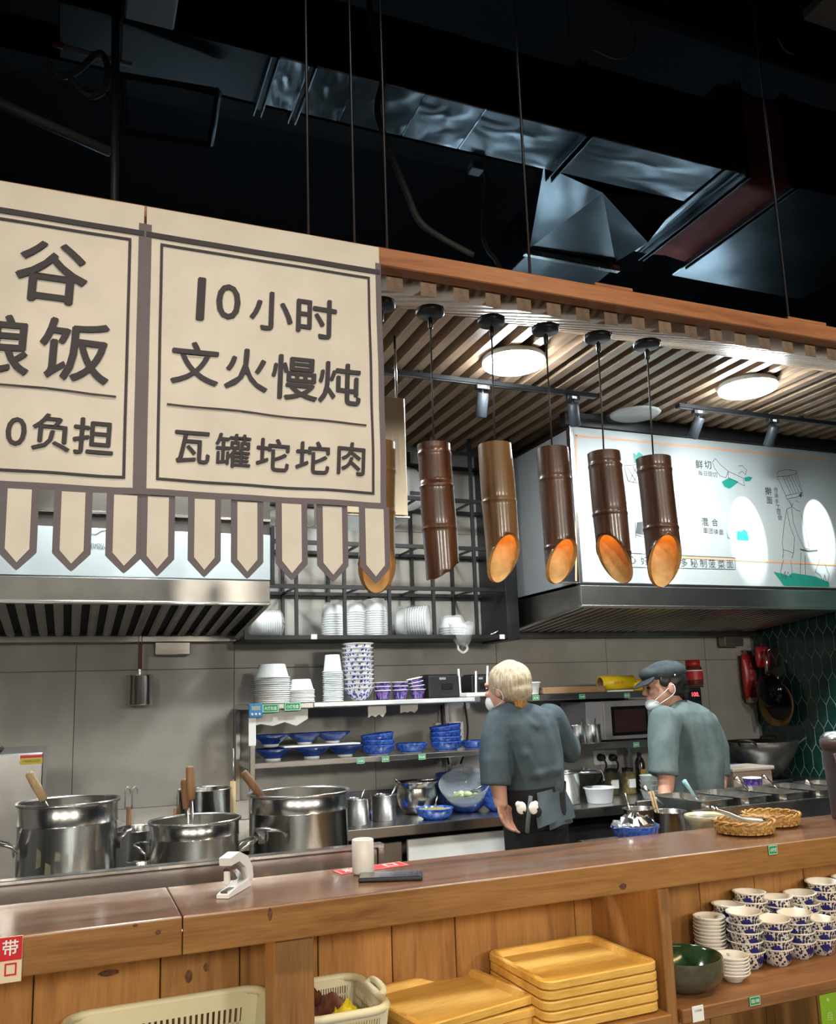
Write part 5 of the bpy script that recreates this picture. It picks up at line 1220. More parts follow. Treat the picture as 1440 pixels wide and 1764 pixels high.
# thin tray lying on the three bowls, two more bowls above
c = onY(545,1280,SY-.06); zt_ = e2+.061
tag(put('white_plate_tray', MB().rbox(-.20,.20,-.055,.12,0,.008,.003,1), WHITEP, loc=(c.x+.02,SY-.06,zt_)), 'thin white tray laid across the dark blue bowls', 'tray')
for px, who in ((467,'by the post'),(525,'in the middle'),(573,'at the end')): deep_bowl(px,1280,SY-.06+(0 if px == 467 else .05),zt_+.009,'dark blue flared bowl on top of the white tray '+who, sc=.98 if px == 467 else .95)
dsm = MB().lathe([(0,0),(.055,0),(.058,.006),(.080,.018),(.088,.046),(.089,.048),(.087,.050),(.084,.047),(.076,.020),(0,.012)], 40).mesh('bowl_body')
def flat_bowl(px, Y, z, n, label, group, m=BLUEB, tilt=(), sc=1):
    c = onY(px,1290,Y)
    for k in range(n):
        r = thing('cobalt_bowl', nth(label[0], k, n, label[1]) if group else label, 'bowl', (c.x+random.uniform(-.003,.003), Y, z+k*.026*sc), random.uniform(0,6), group); r.scale = (sc,)*3
        if k and tilt: r.rotation_euler = (0, -tilt[min(k-1,len(tilt)-1)], 0); r.location.z += tilt[min(k-1,len(tilt)-1)]*.06
        put('bowl_body', dsm, m, r); put('foot_ring', MB().lathe([(.0545,.0),(.056,-.0002),(.058,.007),(.0605,.0085)],30).mesh('foot_ring') if k == 0 else bpy.data.meshes['foot_ring'], CERAM, r)
flat_bowl(651, SY-.05, e2, 3, ('cobalt blue bowl', 'tilted stack of three'), 'tilted stack of cobalt bowls', tilt=(0,.10))
flat_bowl(708, SY-.05, e2, 1, 'single cobalt patterned bowl between two stacks on the lower shelf', None)
flat_bowl(769, SY-.05, e2, 4, ('cobalt blue bowl', 'leaning stack of four by the cables'), 'leaning stack of cobalt bowls', tilt=(0,.06,.12))
flat_bowl(818, SY-.03, e2, 1, 'cobalt patterned bowl at the end of the lower shelf', None, sc=.9)
c = onY(735,1262,WALL_Y-.03); o = thing('socket_block', 'white socket block with cables behind the blue bowls', 'socket', (onY(775,1255,WALL_Y-.03).x, WALL_Y-.001, onY(775,1262,WALL_Y-.03).z))
put('plate', MB().rbox(-.09,.09,-.03,0,-.06,.06,.005,1), WHITEP, o)
for k,(dx,dz) in enumerate(((.10,.12),(-.05,.10))): put('cable', MB().tube(smooth_pts([(dx,-.03,dz+.06),(dx*1.05,-.05,.02),(dx*.8,-.06,-.10),(dx*.5,-.05,-.18)],5), .006, 6), CORD, o)

# ------------------------------------------------------------------ back counter ware
bz_ = BC_Z+.001
r = simple_pot('condiment_pot', 'small steel pot with a spoon beside the large stockpot', 'pot', 615, 1405, 4.15, bz_, .062, .125)
put('spoon', MB().tube([(-.01,0,.05),(.045,.01,.165)], .005, 6), STEELN, r)
r = simple_pot('condiment_pot', 'small steel pot next to the blue rag', 'pot', 661, 1400, 4.22, bz_, .064, .125); put('spoon', MB().tube([(.01,0,.05),(.07,.01,.16)], .006, 6), STEELN, r)
c = onZ(658,1408,bz_); o = crumpled_sheet(.16,.09,20,.028,31,mat('blue_rag',(.012,.05,.42),.8),'cleaning_rag',None,(c.x,c.y+.02,bz_),.2); tag(o,'crumpled bright blue rag on the back counter','cloth')
c = onY(719,1390,4.36); Rb = 38*mpp(c); o = thing('belly_pot', 'round-bellied polished steel pot behind the blue rag', 'pot', (c.x,4.36,bz_))
put('body', MB().lathe([(0,0),(Rb*.55,0),(Rb*.62,.006),(Rb*.86,.05),(Rb*.93,.09),(Rb*.88,.13),(Rb*.86,.145),(Rb*.98,.16),(Rb*1.0,.165),(Rb*.96,.165),(Rb*.84,.148),(Rb*.80,.03),(0,.012)], 44), STEELZ, o)
put('contents', MB().lathe([(0,.004),(Rb*.84,0)], 30, c=(0,0,.13)), speckle('chilli_oil',(.06,.015,.008),(.12,.03,.012),40,.15), o)
put('spoon', MB().tube([(-.09,-.02,.15),(-.135,-.03,.19)], .006, 6), STEELN, o); put('handle', MB().tube([(-.02,-.06,.175),(.06,-.07,.172),(.10,-.05,.18)], .004, 6), STEELN, o)
def stew_bowl(px, py, sc, label, food, m=BLUEB, mesh_=None, Z=bz_, fz=.040):
    c = onY(px, py, 4.115); r = thing('serving_bowl', label, 'bowl', (c.x, 4.115, Z)); r.scale = (sc,)*3
    put('bowl_body', mesh_ or dsm, m, r); put('food', crumple([(0,.008),(.03,.006),(.06,.003),(.082,0)], 26, (0,0,fz), .05, 4), food, r); return r
r = stew_bowl(749,1400,1.08,'cobalt bowl of chopped pickles with a spoon on the back counter', speckle('pickles',(.20,.16,.03),(.45,.42,.16),120,.5), BLUEW); put('spoon', MB().tube([(0,0,.05),(.02,.01,.10)], .004, 6), STEELN, r)
c = onY(804,1385,4.27); gbw = thing('glass_mixing_bowl', 'large clear glass bowl of greens tilted in a blue bowl', 'bowl', (c.x, 4.27, bz_))
put('base_bowl', MB().lathe([(0,0),(.06,0),(.065,.006),(.10,.035),(.112,.06),(.108,.062),(.095,.035),(0,.014)], 40), BLUED, gbw)
Mg = Matrix.Rotation(-.30,3,'Y') @ Matrix.Rotation(.42,3,'X')
put('glass', MB().lathe([(0,0),(.06,.004),(.10,.035),(.125,.085),(.135,.115),(.138,.116),(.128,.084),(.102,.032),(.06,.0),(0,-.004)], 44, c=(0,.0,.055), M=Mg), mat('bowl_glass', (.86,.92,.92), .06, trans=.75, ior=1.3, alpha=.75), gbw)
rnd = random.Random(3)
for k in range(9): put('leaf', MB().lathe([(0,-.012),(.022,-.006),(.026,.004),(.012,.014),(0,.016)], 9, c=(rnd.uniform(-.05,.06),rnd.uniform(-.06,.03),.075+rnd.uniform(0,.02))), speckle('cabbage',(.28,.36,.14),(.60,.66,.42),40,.5), gbw)
put('spoon', MB().tube([(.01,-.03,.10),(.10,-.05,.14)], .006, 6), STEELN, gbw)
bsm = MB().lathe([(0,0),(.075,0),(.08,.006),(.115,.03),(.124,.075),(.125,.078),(.121,.079),(.11,.035),(0,.016)], 40).mesh('bowl_body')
c = onZ(853,1400,bz_); 
for k in range(5):
    r = thing('deep_blue_bowl', nth('deep blue bowl', k, 5, 'stack beside the hair net wearer'), 'bowl', (onY(862,1380,4.20).x, 4.20, bz_+k*.031), random.uniform(0,6), 'stack of deep blue bowls'); put('bowl_body', bsm, BLUEB, r); r.scale = (.82,.82,1)
c = onZ(790,1370,bz_)
for k in range(4):
    r = thing('deep_blue_bowl', nth('deep blue bowl', k, 4, 'stack behind the glass bowl'), 'bowl', (onY(785,1330,4.5).x, 4.48, bz_+k*.034), random.uniform(0,6), 'rear stack of deep blue bowls'); put('bowl_body', bsm, BLUED, r); r.scale = (1.0,)*3
# right part of the back counter
def at_bc(px, Y): return onY(px, 1330, Y).x
r = simple_pot('lidded_pot', 'steel pot with a lid and ladle beside the worker in the hair net', 'pot', 968, 1370, 4.25, bz_, .105, .165); put('rim_wire', MB().lathe([(.112,.166),(.114,.170),(.110,.172)],36), STEELN, r)
put('lid', MB().lathe([(.0,.022),(.012,.022),(.014,.010),(.06,.008),(.085,0),(.083,-.002),(0,.006)], 32, c=(.13,-.03,.165)), STEELN, r); put('ladle_hook', MB().tube(smooth_pts([(.10,-.05,.165),(.18,-.05,.175),(.235,-.05,.165),(.25,-.05,.11)],5), .005, 6), STEELN, r)
x_ = at_bc(1030,4.15); tub = thing('plastic_tub', 'translucent plastic tub on the back counter below the plugs', 'tub', (x_,4.15,bz_))
put('body', MB().lathe([(0,0),(.065,0),(.068,.004),(.080,.075),(.088,.077),(.088,.083),(.079,.084),(.066,.006),(0,.005)], 36), mat('milky_plastic',(.70,.74,.76),.3,subs=.1), tub)
for k,(px,Y,h_,lab,mm) in enumerate(((1052,4.42,.15,'glass jar with white label under the microwave shelf',mat('jar_dark',(.09,.075,.04),.15,coat=.5)),(1081,4.40,.15,'glass spice jar with paper label beside another jar',speckle('spice',(.15,.11,.04),(.28,.22,.10),60,.2,coat=.5)),(1103,4.44,.23,'slim bottle with yellow label behind the jars',mat('bottle_dark',(.02,.016,.012),.15,coat=.5)))):
    x_ = at_bc(px,Y); R_ = (.042,.042,.030)[k]
    j = thing('spice_jar' if k < 2 else 'sauce_bottle', lab, 'jar' if k < 2 else 'bottle', (x_,Y,bz_))
    put('body', MB().lathe([(0,0),(R_*.95,0),(R_,.006),(R_,h_*.74),(R_*.78,h_*.82),(R_*(.75 if k < 2 else .4),h_*.9)] , 28), mm, j); put('lid', MB().lathe([(R_*(.8 if k < 2 else .42),h_*.86),(R_*(.82 if k < 2 else .44),h_),(0,h_)], 24), BLACKP, j)
    put('paper_label', MB().rbox(-R_*.55,R_*.55,-R_-.001,-R_*.8,h_*.25,h_*.58,.001,1), LABELW if k < 2 else mat('label_yellow',(.55,.40,.05),.5), j)
gwm = MB().lathe([(0,0),(.038,0),(.042,.005),(.056,.05),(.058,.052),(.054,.052),(.04,.008),(0,.006)], 32).mesh('glass_body')
for k in range(4):
    r = thing('clear_dish', nth('clear plastic dish', k, 4, 'nested stack beside the cap wearer'), 'dish', (at_bc(1118,4.12),4.12,bz_+k*.026), 0, 'nested clear dishes'); put('glass_body', gwm, mat('clear_dish_plastic',(.62,.66,.64),.12,trans=.3,ior=1.2,alpha=.8), r)
for px in (1035,1055):
    c = onY(px,1305,WALL_Y-.02); o = thing('wall_plug', 'black plug with cable in the wall socket under the microwave shelf', 'plug', (c.x,WALL_Y-.001,c.z), group='wall plugs')
    put('socket', MB().rbox(-.045,.045,-.008,0,-.045,.045,.003,1), WHITEP, o); put('plug', MB().lathe([(0,.04),(.02,.038),(.024,.008),(.024,0)],16,c=(.0,-.006,0),M=Matrix.Rotation(PI/2,3,'X')), BLACKP, o)
    put('cable', MB().tube(smooth_pts([(0,-.04,0),(.01,-.06,-.05),(-.04,-.06,-.13),(-.12,-.05,-.2)],5), .006, 6), CORD, o)
# appliance shelf
yA_ = 4.33; zA = ZR1+.001; zB = ZR2+.001
a, b = onY(1012,1250,yA_), onY(1130,1250,yA_); mw_h = onY(1070,1207,yA_).z-zB
mwv = thing('microwave_oven', 'silver grey microwave oven with dark window on the appliance shelf', 'microwave', (a.x, yA_, zB))
W_ = b.x-a.x+.10
put('case', MB().rbox(0, W_, .006, .29, .006, min(mw_h,ZR1-.037-zB), .004, 1), mat('microwave_case',(.42,.43,.48),.4,.3), mwv)
d0 = onY(1040,1250,yA_).x-a.x
put('door', MB().rbox(d0, W_-.06, -.012, .005, .008, mw_h-.006, .003, 1), mat('microwave_door',(.58,.57,.58),.3,.6), mwv)
w0_, w1_ = onY(1052,1250,yA_).x-a.x, onY(1115,1250,yA_).x-a.x; hz0, hz1 = onY(1085,1266,yA_).z-zB, onY(1085,1216,yA_).z-zB
put('window', MB().rbox(w0_, w1_, -.0145, -.011, hz0, hz1, .002, 1), SCREEN, mwv); put('window_mesh', MB().rbox(w0_+.018, w1_-.018, -.0152, -.0148, hz0+.018, hz1-.018, .0001, 1), mat('mesh_maroon',(.045,.018,.022),.3), mwv)
put('control_strip', MB().rbox(W_-.058, W_, -.010, .005, .008, mw_h-.006, .003, 1), BLACKP, mwv)
for x_ in (.03, W_-.03): put('foot', MB().lathe([(0,0),(.012,0),(.012,.006),(0,.006)],12,c=(x_,.04,0)), BLACKP, mwv)
for k,px in enumerate((994,1017)):
    r = simple_pot('shelf_pot', ('steel pot half hidden behind the raised elbow','steel pot with spoons in front of the microwave side')[k], 'pot', px, 1275, 4.29, zB, .062, .105); r.location.x -= .0
    put('spoon', MB().tube([(.02,0,.05),(.05,.01,.135)], .004, 6), STEELN, r)
c = onY(913,1190,4.36); tb2 = thing('white_tub', 'white plastic food tub beside the hair net', 'tub', (c.x,4.36,zA)); put('body', MB().lathe([(0,0),(.045,0),(.048,.004),(.058,.062),(.064,.064),(.064,.070),(.057,.071),(.046,.006),(0,.005)],32), WHITEB, tb2)
a, b = onY(930,1190,4.36), onY(1037,1190,4.36); cbd = thing('chopping_board', 'thick wooden chopping board lying on the appliance shelf', 'chopping board', (a.x,4.32,zA))
put('board', MB().rbox(0,b.x-a.x,0,.26,0,.038,.006,2), wood('board_wood',(.36,.22,.12),(.42,.27,.15),(.24,.14,.07),'X',.6,1.5,var=False), cbd)
YEL = mat('film_yellow',(.72,.52,.015),.35)
a, b = onY(1033,1172,4.37), onY(1089,1168,4.37); Rr = .042
fr_ = thing('film_roll', 'yellow boxed cling film roll with orange lettering lying on the shelf', 'film roll', (a.x,4.37,zA+.012)); 
put('underlay', MB().rbox(.02,.20,-.05,.08,-.012,-.002,.002,1), WHITEP, fr_)
Lr = b.x-a.x
put('sleeve', MB().lathe([(Rr*.8,0),(Rr,.0),(Rr,Lr),(Rr*.8,Lr),(Rr*.8,0)],32,c=(0,0,Rr),M=Matrix.Rotation(PI/2,3,'Y') @ Matrix.Rotation(0,3,'Z')), YEL, fr_); put('core', MB().lathe([(Rr*.79,.002),(Rr*.5,.002),(Rr*.5,Lr-.002),(Rr*.79,Lr-.002)],28,c=(0,0,Rr),M=Matrix.Rotation(PI/2,3,'Y')), mat('core_brown',(.18,.09,.05),.7), fr_)
mb = MB(); 
def cyl(a_, b_): th_ = b_/Rr; return (Lr*.45+a_, -Rr*1.003*math.cos(th_), Rr+Rr*1.003*math.sin(th_))
letters(mb, '保鲜膜', cyl, h=.022, bold=.01); put('lettering', mb, mat('orange_print',(.65,.16,.02),.5), fr_)
c = onY(1100,1183,4.33); fr2 = thing('film_roll', 'yellow cling film roll partly behind the cap', 'film roll', (c.x-.03,4.36,zA)); put('sleeve', MB().lathe([(0,0),(.035,0),(.035,.14),(0,.14)],28,c=(0,0,.035),M=Matrix.Rotation(PI/2,3,'Y')), YEL, fr2)
# pressure cooker base / black controller with red digits and red-lidded jar
a, b = onY(1170,1200,4.36), onY(1208,1200,4.36); hh = onY(1190,1183,4.36).z-zA
ctl = thing('timer_controller', 'black kitchen scale unit with glowing red digits', 'controller', ((a.x+b.x)/2+.02,4.36,ZR2+.001))
ht = onY(1190,1184,4.36).z-ZR2
put('case', MB().rbox(-.070,.070,0,.14,0,ht-.003,.006,1), BLACKP, ctl); put('top_plate', MB().rbox(-.082,.082,-.012,.15,ht-.002,ht+.008,.003,1), BLACKP, ctl)
g = onY(1193,1197,4.359); 
put('display', MB().box(-.055,.060,-.0015,-.0002,ht-.085,ht-.02), SCREEN, ctl)
mb = MB(); letters(mb, '100.', lambda x_, y_: (.02+x_, -.0022, ht-.045+y_), h=.026, bold=.0); put('digits', mb, REDLED, ctl)
c = onY(1196,1180,4.42); jr = thing('sauce_jar', 'red-lidded glass jar of chilli sauce with red label', 'jar', (c.x,4.42,ZR2+.001+ht+.010)); hj = onY(1196,1137,4.42).z-(ZR2+ht+.011); Rj = 15.5*mpp(c)
put('body', MB().lathe([(0,0),(Rj*.92,0),(Rj,.006),(Rj,hj*.62),(Rj*.85,hj*.74),(Rj*.72,hj*.78)],32), mat('chilli_jar',(.14,.03,.018),.12,coat=.7), jr); put('label_band', MB().lathe([(Rj+.0006,hj*.22),(Rj+.0008,hj*.56)],32), mat('jar_label',(.50,.03,.05),.4), jr); put('label_trim', MB().lathe([(Rj+.001,hj*.56),(Rj+.001,hj*.60)],32), LABELW, jr); put('lid', MB().lathe([(Rj*.76,hj*.76),(Rj*.80,hj*.78),(Rj*.78,hj),(0,hj)],28), mat('red_lid',(.42,.02,.02),.35), jr)

# ------------------------------------------------------------------ wok corner
wkz = 1.02
wt = thing('wok_range', 'stainless induction wok range with control panel in the green tiled corner', 'wok range', (3.85,4.1,0))
xw_ = onY(1215,1330,3.85).x
put('body', MB().rbox(3.30, WALL_X-.003, 3.86, WALL_Y-.018, .1, wkz, .006, 1), STEEL, wt, world=True)
put('legs', MB().box(3.34, WALL_X-.05, 3.95, WALL_Y-.05, 0, .1), BLACKM, wt, world=True)
p_ = [onY(*q,3.86) for q in ((1318,1318),(1395,1312),(1418,1338),(1345,1345))]
cx0, cx1 = onY(1330,1335,3.86).x, onY(1425,1335,3.86).x
put('control_panel', MB().prism([(3.855,wkz+.0),(3.72,wkz-.07),(3.72,wkz-.10),(3.855,wkz-.12)], cx0, min(cx1,WALL_X-.01), 'X'), SCREEN, wt, world=True)
g0 = Vector(((cx0*.6+cx1*.4),3.785,wkz-.034))
nrm = Vector((0,-.07,.135)).normalized(); upv = Vector((0,.135,.07)).normalized()
mb = MB(); letters(mb, '1888', lambda a, b: g0+Vector((a,0,0))+upv*b+nrm*.0015, h=.022); put('digits', mb, REDLED, wt, world=True)
mb = MB()
for k in range(4): letters(mb, '－', lambda a, b: g0+Vector((.10+a+.035*(k%2),0,0))+upv*(b+.02*(k//2)-.01)+nrm*.0015, w=.022)
put('panel_marks', mb, mat('panel_print',(.35,.36,.38),.5), wt, world=True)
put('knob', MB().lathe([(0,.016),(.018,.014),(.02,0)],20,c=Vector((cx1-.06,3.80,wkz-.022)),M=Vector((0,0,1)).rotation_difference(nrm).to_matrix()), STEELN, wt, world=True)
put('panel_edge', MB().rbox(cx0-.002, min(cx1,WALL_X-.01), 3.712, 3.722, wkz-.105, wkz-.068, .002, 1), STEELN, wt, world=True)
# wok on the range
cw = onY(1310,1290,4.25); Rw = 63*mpp(cw)
put('hob_ring', MB().lathe([(.15,0),(.17,0),(.17,.02),(.15,.02),(.15,0)],36,c=(cw.x,4.25,wkz+.001)), BLACKM, wt, world=True)
zr_ = onY(1310,1277,4.25).z; hw = max(.10, zr_-wkz-.02)
wok = thing('wok', 'blackened iron wok with ladle resting on the range', 'wok', (cw.x,4.25,wkz+.022)); wz = hw
IRON = speckle('blackened_iron',(.018,.017,.016),(.05,.046,.042),14,.35,metal=.7)
put('body', MB().lathe([(0,0),(Rw*.35,.003),(Rw*.65,wz*.28),(Rw*.9,wz*.72),(Rw,wz),(Rw*.985,wz+.002),(Rw*.88,wz*.74),(Rw*.63,wz*.32),(0,.008)],48), speckle('iron_outer',(.07,.066,.06),(.14,.13,.12),18,.38,metal=.8), wok)
for s_ in (PI+.5, .6):
    d = Vector((math.cos(s_),math.sin(s_),0)); t = Vector((-d.y,d.x,0)); put('handle', MB().tube(smooth_pts([d*Rw*.98+t*.05+Vector((0,0,wz-.01)),d*(Rw+.035)+t*.035+Vector((0,0,wz+.015)),d*(Rw+.035)-t*.035+Vector((0,0,wz+.015)),d*Rw*.98-t*.05+Vector((0,0,wz-.01))],5), .007, 8), IRON, wok)
ld = thing('wok_ladle', 'long steel wok ladle lying across the wok', 'ladle', (cw.x,4.25,wkz+.08)); 
put('shaft', MB().tube([Vector((cw.x-.02,4.2,wkz+.09)), onY(1388,1270,4.15)], .009, 8), STEELN, ld, world=True); put('bowl', MB().lathe([(0,-.03),(.04,-.018),(.052,0),(.048,0),(.036,-.015),(0,-.025)],24,c=(cw.x-.03,4.2,wkz+.10)), STEELN, ld, world=True)
c = onY(1262,1268,4.2); tl = thing('covered_pan', 'dark covered iron pan with blue cloth beside the wok', 'pan', (c.x-.05,4.28,wkz+.002))
put('lower_pan', MB().lathe([(0,0),(.08,.002),(.14,.03),(.155,.06),(.15,.062),(.135,.034),(0,.008)],36), IRON, tl); put('cover', MB().lathe([(.158,.062),(.10,.085),(.03,.095),(0,.096)],36), IRON, tl)
tag(crumpled_sheet(.18,.07,14,.012,44,mat('navy_cloth',(.012,.03,.12),.8),'folded_rag',None,(c.x+.02,4.24,wkz+.104),.05),'folded dark blue rag on the covered pan','cloth')
# things hanging on the green wall
def wallhang(Y, px, py): p = onX(px, py, WALL_X-.02); return p
h1_ = onX(1330,1190,WALL_X-.06); pan1 = thing('hanging_wok', 'black wok hanging on the green tiles by its steel handle', 'wok', (WALL_X-.004,h1_.y,h1_.z))
Rh = 30*mpp(h1_)
Mx = Matrix.Rotation(-PI/2,3,'Y')
put('bowl', MB().lathe([(0,.075),(Rh*.4,.070),(Rh*.75,.045),(Rh,.01),(Rh*1.0,.006),(Rh*.74,.038),(0,.066)],40,c=(-.075,0,0),M=Mx), mat('gloss_black_iron',(.008,.008,.009),.14,.4), pan1)
zt_ = onX(1335,1120,WALL_X-.06).z-h1_.z
put('handle', MB().tube([(-.085,0,Rh*.95),(-.075,0,zt_)], [.012,.009], 8), STEELN, pan1); put('hook', MB().tube([(-.075,0,zt_-.005),(-.02,0,zt_+.02),(0,0,zt_+.02)], .005, 6), STEELN, pan1)
h2_ = onX(1343,1212,WALL_X-.03); pan2 = thing('hanging_pan', 'burnt iron pan with golden rim hanging behind the black wok', 'pan', (WALL_X-.004,h2_.y,h2_.z)); R2_ = 39*mpp(h2_)
put('dish', MB().lathe([(0,.012),(R2_*.62,.014),(R2_*.70,.016),(R2_*.72,.018)],44,c=(-.022,0,0),M=Mx), mat('burnt_black',(.008,.007,.007),.35), pan2)
put('rim', MB().lathe([(R2_*.72,.018),(R2_*.92,.040),(R2_,.042),(R2_*1.0,.036),(R2_*.9,.022),(R2_*.7,.0),(0,-.003)],44,c=(-.022,0,0),M=Mx), speckle('burnt_gold',(.16,.09,.03),(.34,.21,.08),10,.35,metal=.6), pan2)
put('hook', MB().tube([(-.03,0,R2_*.97),(-.015,0,R2_+.03),(0,0,R2_+.03)], .005, 6), STEELN, pan2)
RBG = speckle('red_packet',(.38,.015,.025),(.50,.03,.04),20,.3)
for k,(px,py,w_,h_,lab) in enumerate(((1291,1165,.11,.30,'long red sauce packet hanging in the wall corner'),(1313,1132,.12,.14,'short red sauce packet hanging behind the black wok'))):
    p = onX(px,py,WALL_X-.05) if k else onY(px,py,WALL_Y-.05)
    if not k: p.x = min(p.x, WALL_X-.09)
    o = thing('sauce_packet', lab, 'packet', (p.x-.0,p.y,p.z)); 
    pts=[]
    rings=[]
    for t in range(9):
        z = h_*(.5-t/8); e = .25+.75*math.sin(PI*min(max(t/8*.94+.03,0),1)); rings.append([(w_/2*math.cos(2*PI*q/16)*(.85+.15*e), .028*e*math.sin(2*PI*q/16), z) for q in range(16)])
    put('packet', MB().loft(rings), RBG, o)
    mb = MB(); 
    for q,ch in enumerate('酱香' if k else '秘制酱料'): letters(mb, ch, lambda a,b: (a,-.031,h_*.25-q*.045+b), h=.03)
    put('lettering', mb, mat('pale_red_print',(.65,.30,.28),.5), o)
    if not k: put('seal', MB().rbox(-w_*.3,w_*.3,-.02,.02,-h_/2-.03,-h_/2+.01,.006,1), mat('packet_end',(.42,.25,.18),.5), o)
    put('hook', MB().tube([(0,0,h_/2-.005),(0,.0,h_/2+.025),(0,.045,h_/2+.03)] if not k else [(0,0,h_/2-.005),(0,0,h_/2+.025),(.046,0,h_/2+.03)], .003, 6), STEELN, o)
# plastic box and violet cup beside the range
xq = onY(1283,1340,3.5)
# ------------------------------------------------------------------ sauce station
GZ = 1.15
ss = thing('sauce_station', 'stainless stand carrying the row of sauce pans', 'stand', (2.8,2.95,0))
put('frame_top', MB().rbox(2.08, 3.45, 2.62, 3.36, .93, .96, .004, 1), STEEL, ss, world=True)
for x_ in (2.13,3.40):
    for y_ in (2.67,3.31): put('leg', MB().tube([(x_,y_,0),(x_,y_,.93)], .02, 10), STEELN, ss, world=True)
put('lower_shelf', MB().rbox(2.10,3.43,2.65,3.33,.30,.32,.003,1), STEEL, ss, world=True)
put('pan_rail', MB().rbox(2.30,3.42,2.835,2.855,.962,1.125,.003,1), STEELN, ss, world=True)
put('pan_rail', MB().rbox(2.30,3.42,3.205,3.225,.962,1.125,.003,1), STEELN, ss, world=True)
def gn_mesh(wx, wy, h):
    def rr(sx, sy, r, z, n=4):
        pts = []
        for cx, cy, a0 in ((sx-r,sy-r,0),(-sx+r,sy-r,PI/2),(-sx+r,-sy+r,PI),(sx-r,-sy+r,1.5*PI)):
            for k in range(n): a = a0+PI/2*k/(n-1); pts.append((cx+r*math.cos(a), cy+r*math.sin(a), z))
        return pts
    X, Y = wx/2, wy/2
    m_ = MB().loft([rr(X-.026,Y-.026,.025,0), rr(X-.018,Y-.018,.03,.006), rr(X-.013,Y-.013,.03,h-.003), rr(X,Y,.018,h-.003), rr(X,Y,.018,h), rr(X-.014,Y-.014,.028,h), rr(X-.020,Y-.020,.028,.010)], cap=False, smooth=False)
    m_.f.append(tuple(range(15,-1,-1))); m_.sm.append(False); m_.f.append(tuple(6*16+k for k in range(16))); m_.sm.append(False)
    return m_.mesh('pan'), MB().add(rr(X-.0155,Y-.0155,.028,0)+[(0,0,.002)], [(k,(k+1)%16,16) for k in range(16)]).mesh('sauce')
gnm, gns = gn_mesh(.178,.33,.15)
foods = [speckle('pale_sauce',(.30,.29,.26),(.38,.36,.33),20,.3),speckle('brown_sauce',(.10,.06,.03),(.18,.11,.06),30,.2),speckle('red_chilli',(.24,.03,.015),(.36,.06,.02),40,.25),speckle('herb_mix',(.10,.14,.04),(.22,.26,.10),60,.5),foods_ if False else speckle('peanut_sauce',(.28,.18,.08),(.36,.25,.12),30,.4)]
fn_ = ('pale','brown','red chilli','green herb','peanut')
for k in range(5):
    x_ = 2.44+k*.205
    r = thing('sauce_pan', 'deep steel gastronorm pan holding %s sauce on the stand' % fn_[k], 'food pan', (x_,3.03,GZ-.15), .08)
    put('pan', gnm, STEELN, r); o = put('sauce', gns, foods[k], r); o.location.z = .10
for k,(px0,py0,px1,py1,lab,m_) in enumerate(((1178,1345,1197,1372,'pale blue handled spoon standing in the first sauce pan',mat('blue_handle',(.30,.52,.58),.35)),(1267,1340,1288,1360,'wide steel spatula handle in the third sauce pan',STEELN),(1314,1337,1332,1352,'slim steel spoon handle in the fourth sauce pan',STEELN),(1108,1356,1128,1373,'steel spoon handle resting on the pan row corner',STEELN),(1388,1346,1402,1354,'short steel spoon handle in the last sauce pan',STEELN))):
    a, b = onY(px0,py0,3.05), onY(px1,py1,3.05); d = (b-a).normalized(); f_ = b+d*.05
    r = thing('sauce_spoon', lab, 'spoon', f_); put('handle', MB().tube([a,a.lerp(b,.5),b], [.011,.008,.006], 8), m_, r, world=True); put('shaft', MB().tube([b-d*.004,f_], .004, 6), STEELN, r, world=True)
zs_ = .961
def gz(px, py, Y, z): return onY(px,py,Y)
for k,(px,Y,R_,h_,lab) in enumerate(((1101,2.72,.056,.135,'small straight steel pot beside the sauce pans'),(1151,2.70,.062,.125,'small steel pot with chopsticks beside the sauce pans'))):
    c = onY(px,1400,Y); r = thing('dip_pot', lab, 'pot', (c.x,Y,zs_)); h_ = onY(px,1392 if k == 0 else 1397,Y-.0).z-zs_
    put('body', MB().lathe([(0,0),(R_*.96,0),(R_,.004),(R_,h_-.004),(R_+.006,h_-.002),(R_+.006,h_+.001),(R_-.002,h_),(R_-.003,.006),(0,.005)],40), STEELZ, r); put('contents', MB().lathe([(0,0),(R_-.003,0)],30,c=(0,0,h_*.8)), foods[1], r)
    if k: 
        for s_ in (0,.012): put('chopstick', MB().tube([(-.03+s_,0,h_*.4),(-.075+s_,0,h_+.075)], .004, 6), W_PALE, r)
    else: put('spoon', MB().tube([(-.01,0,h_*.4),(-.07,-.02,h_+.06)], .004, 6), STEELN, r)
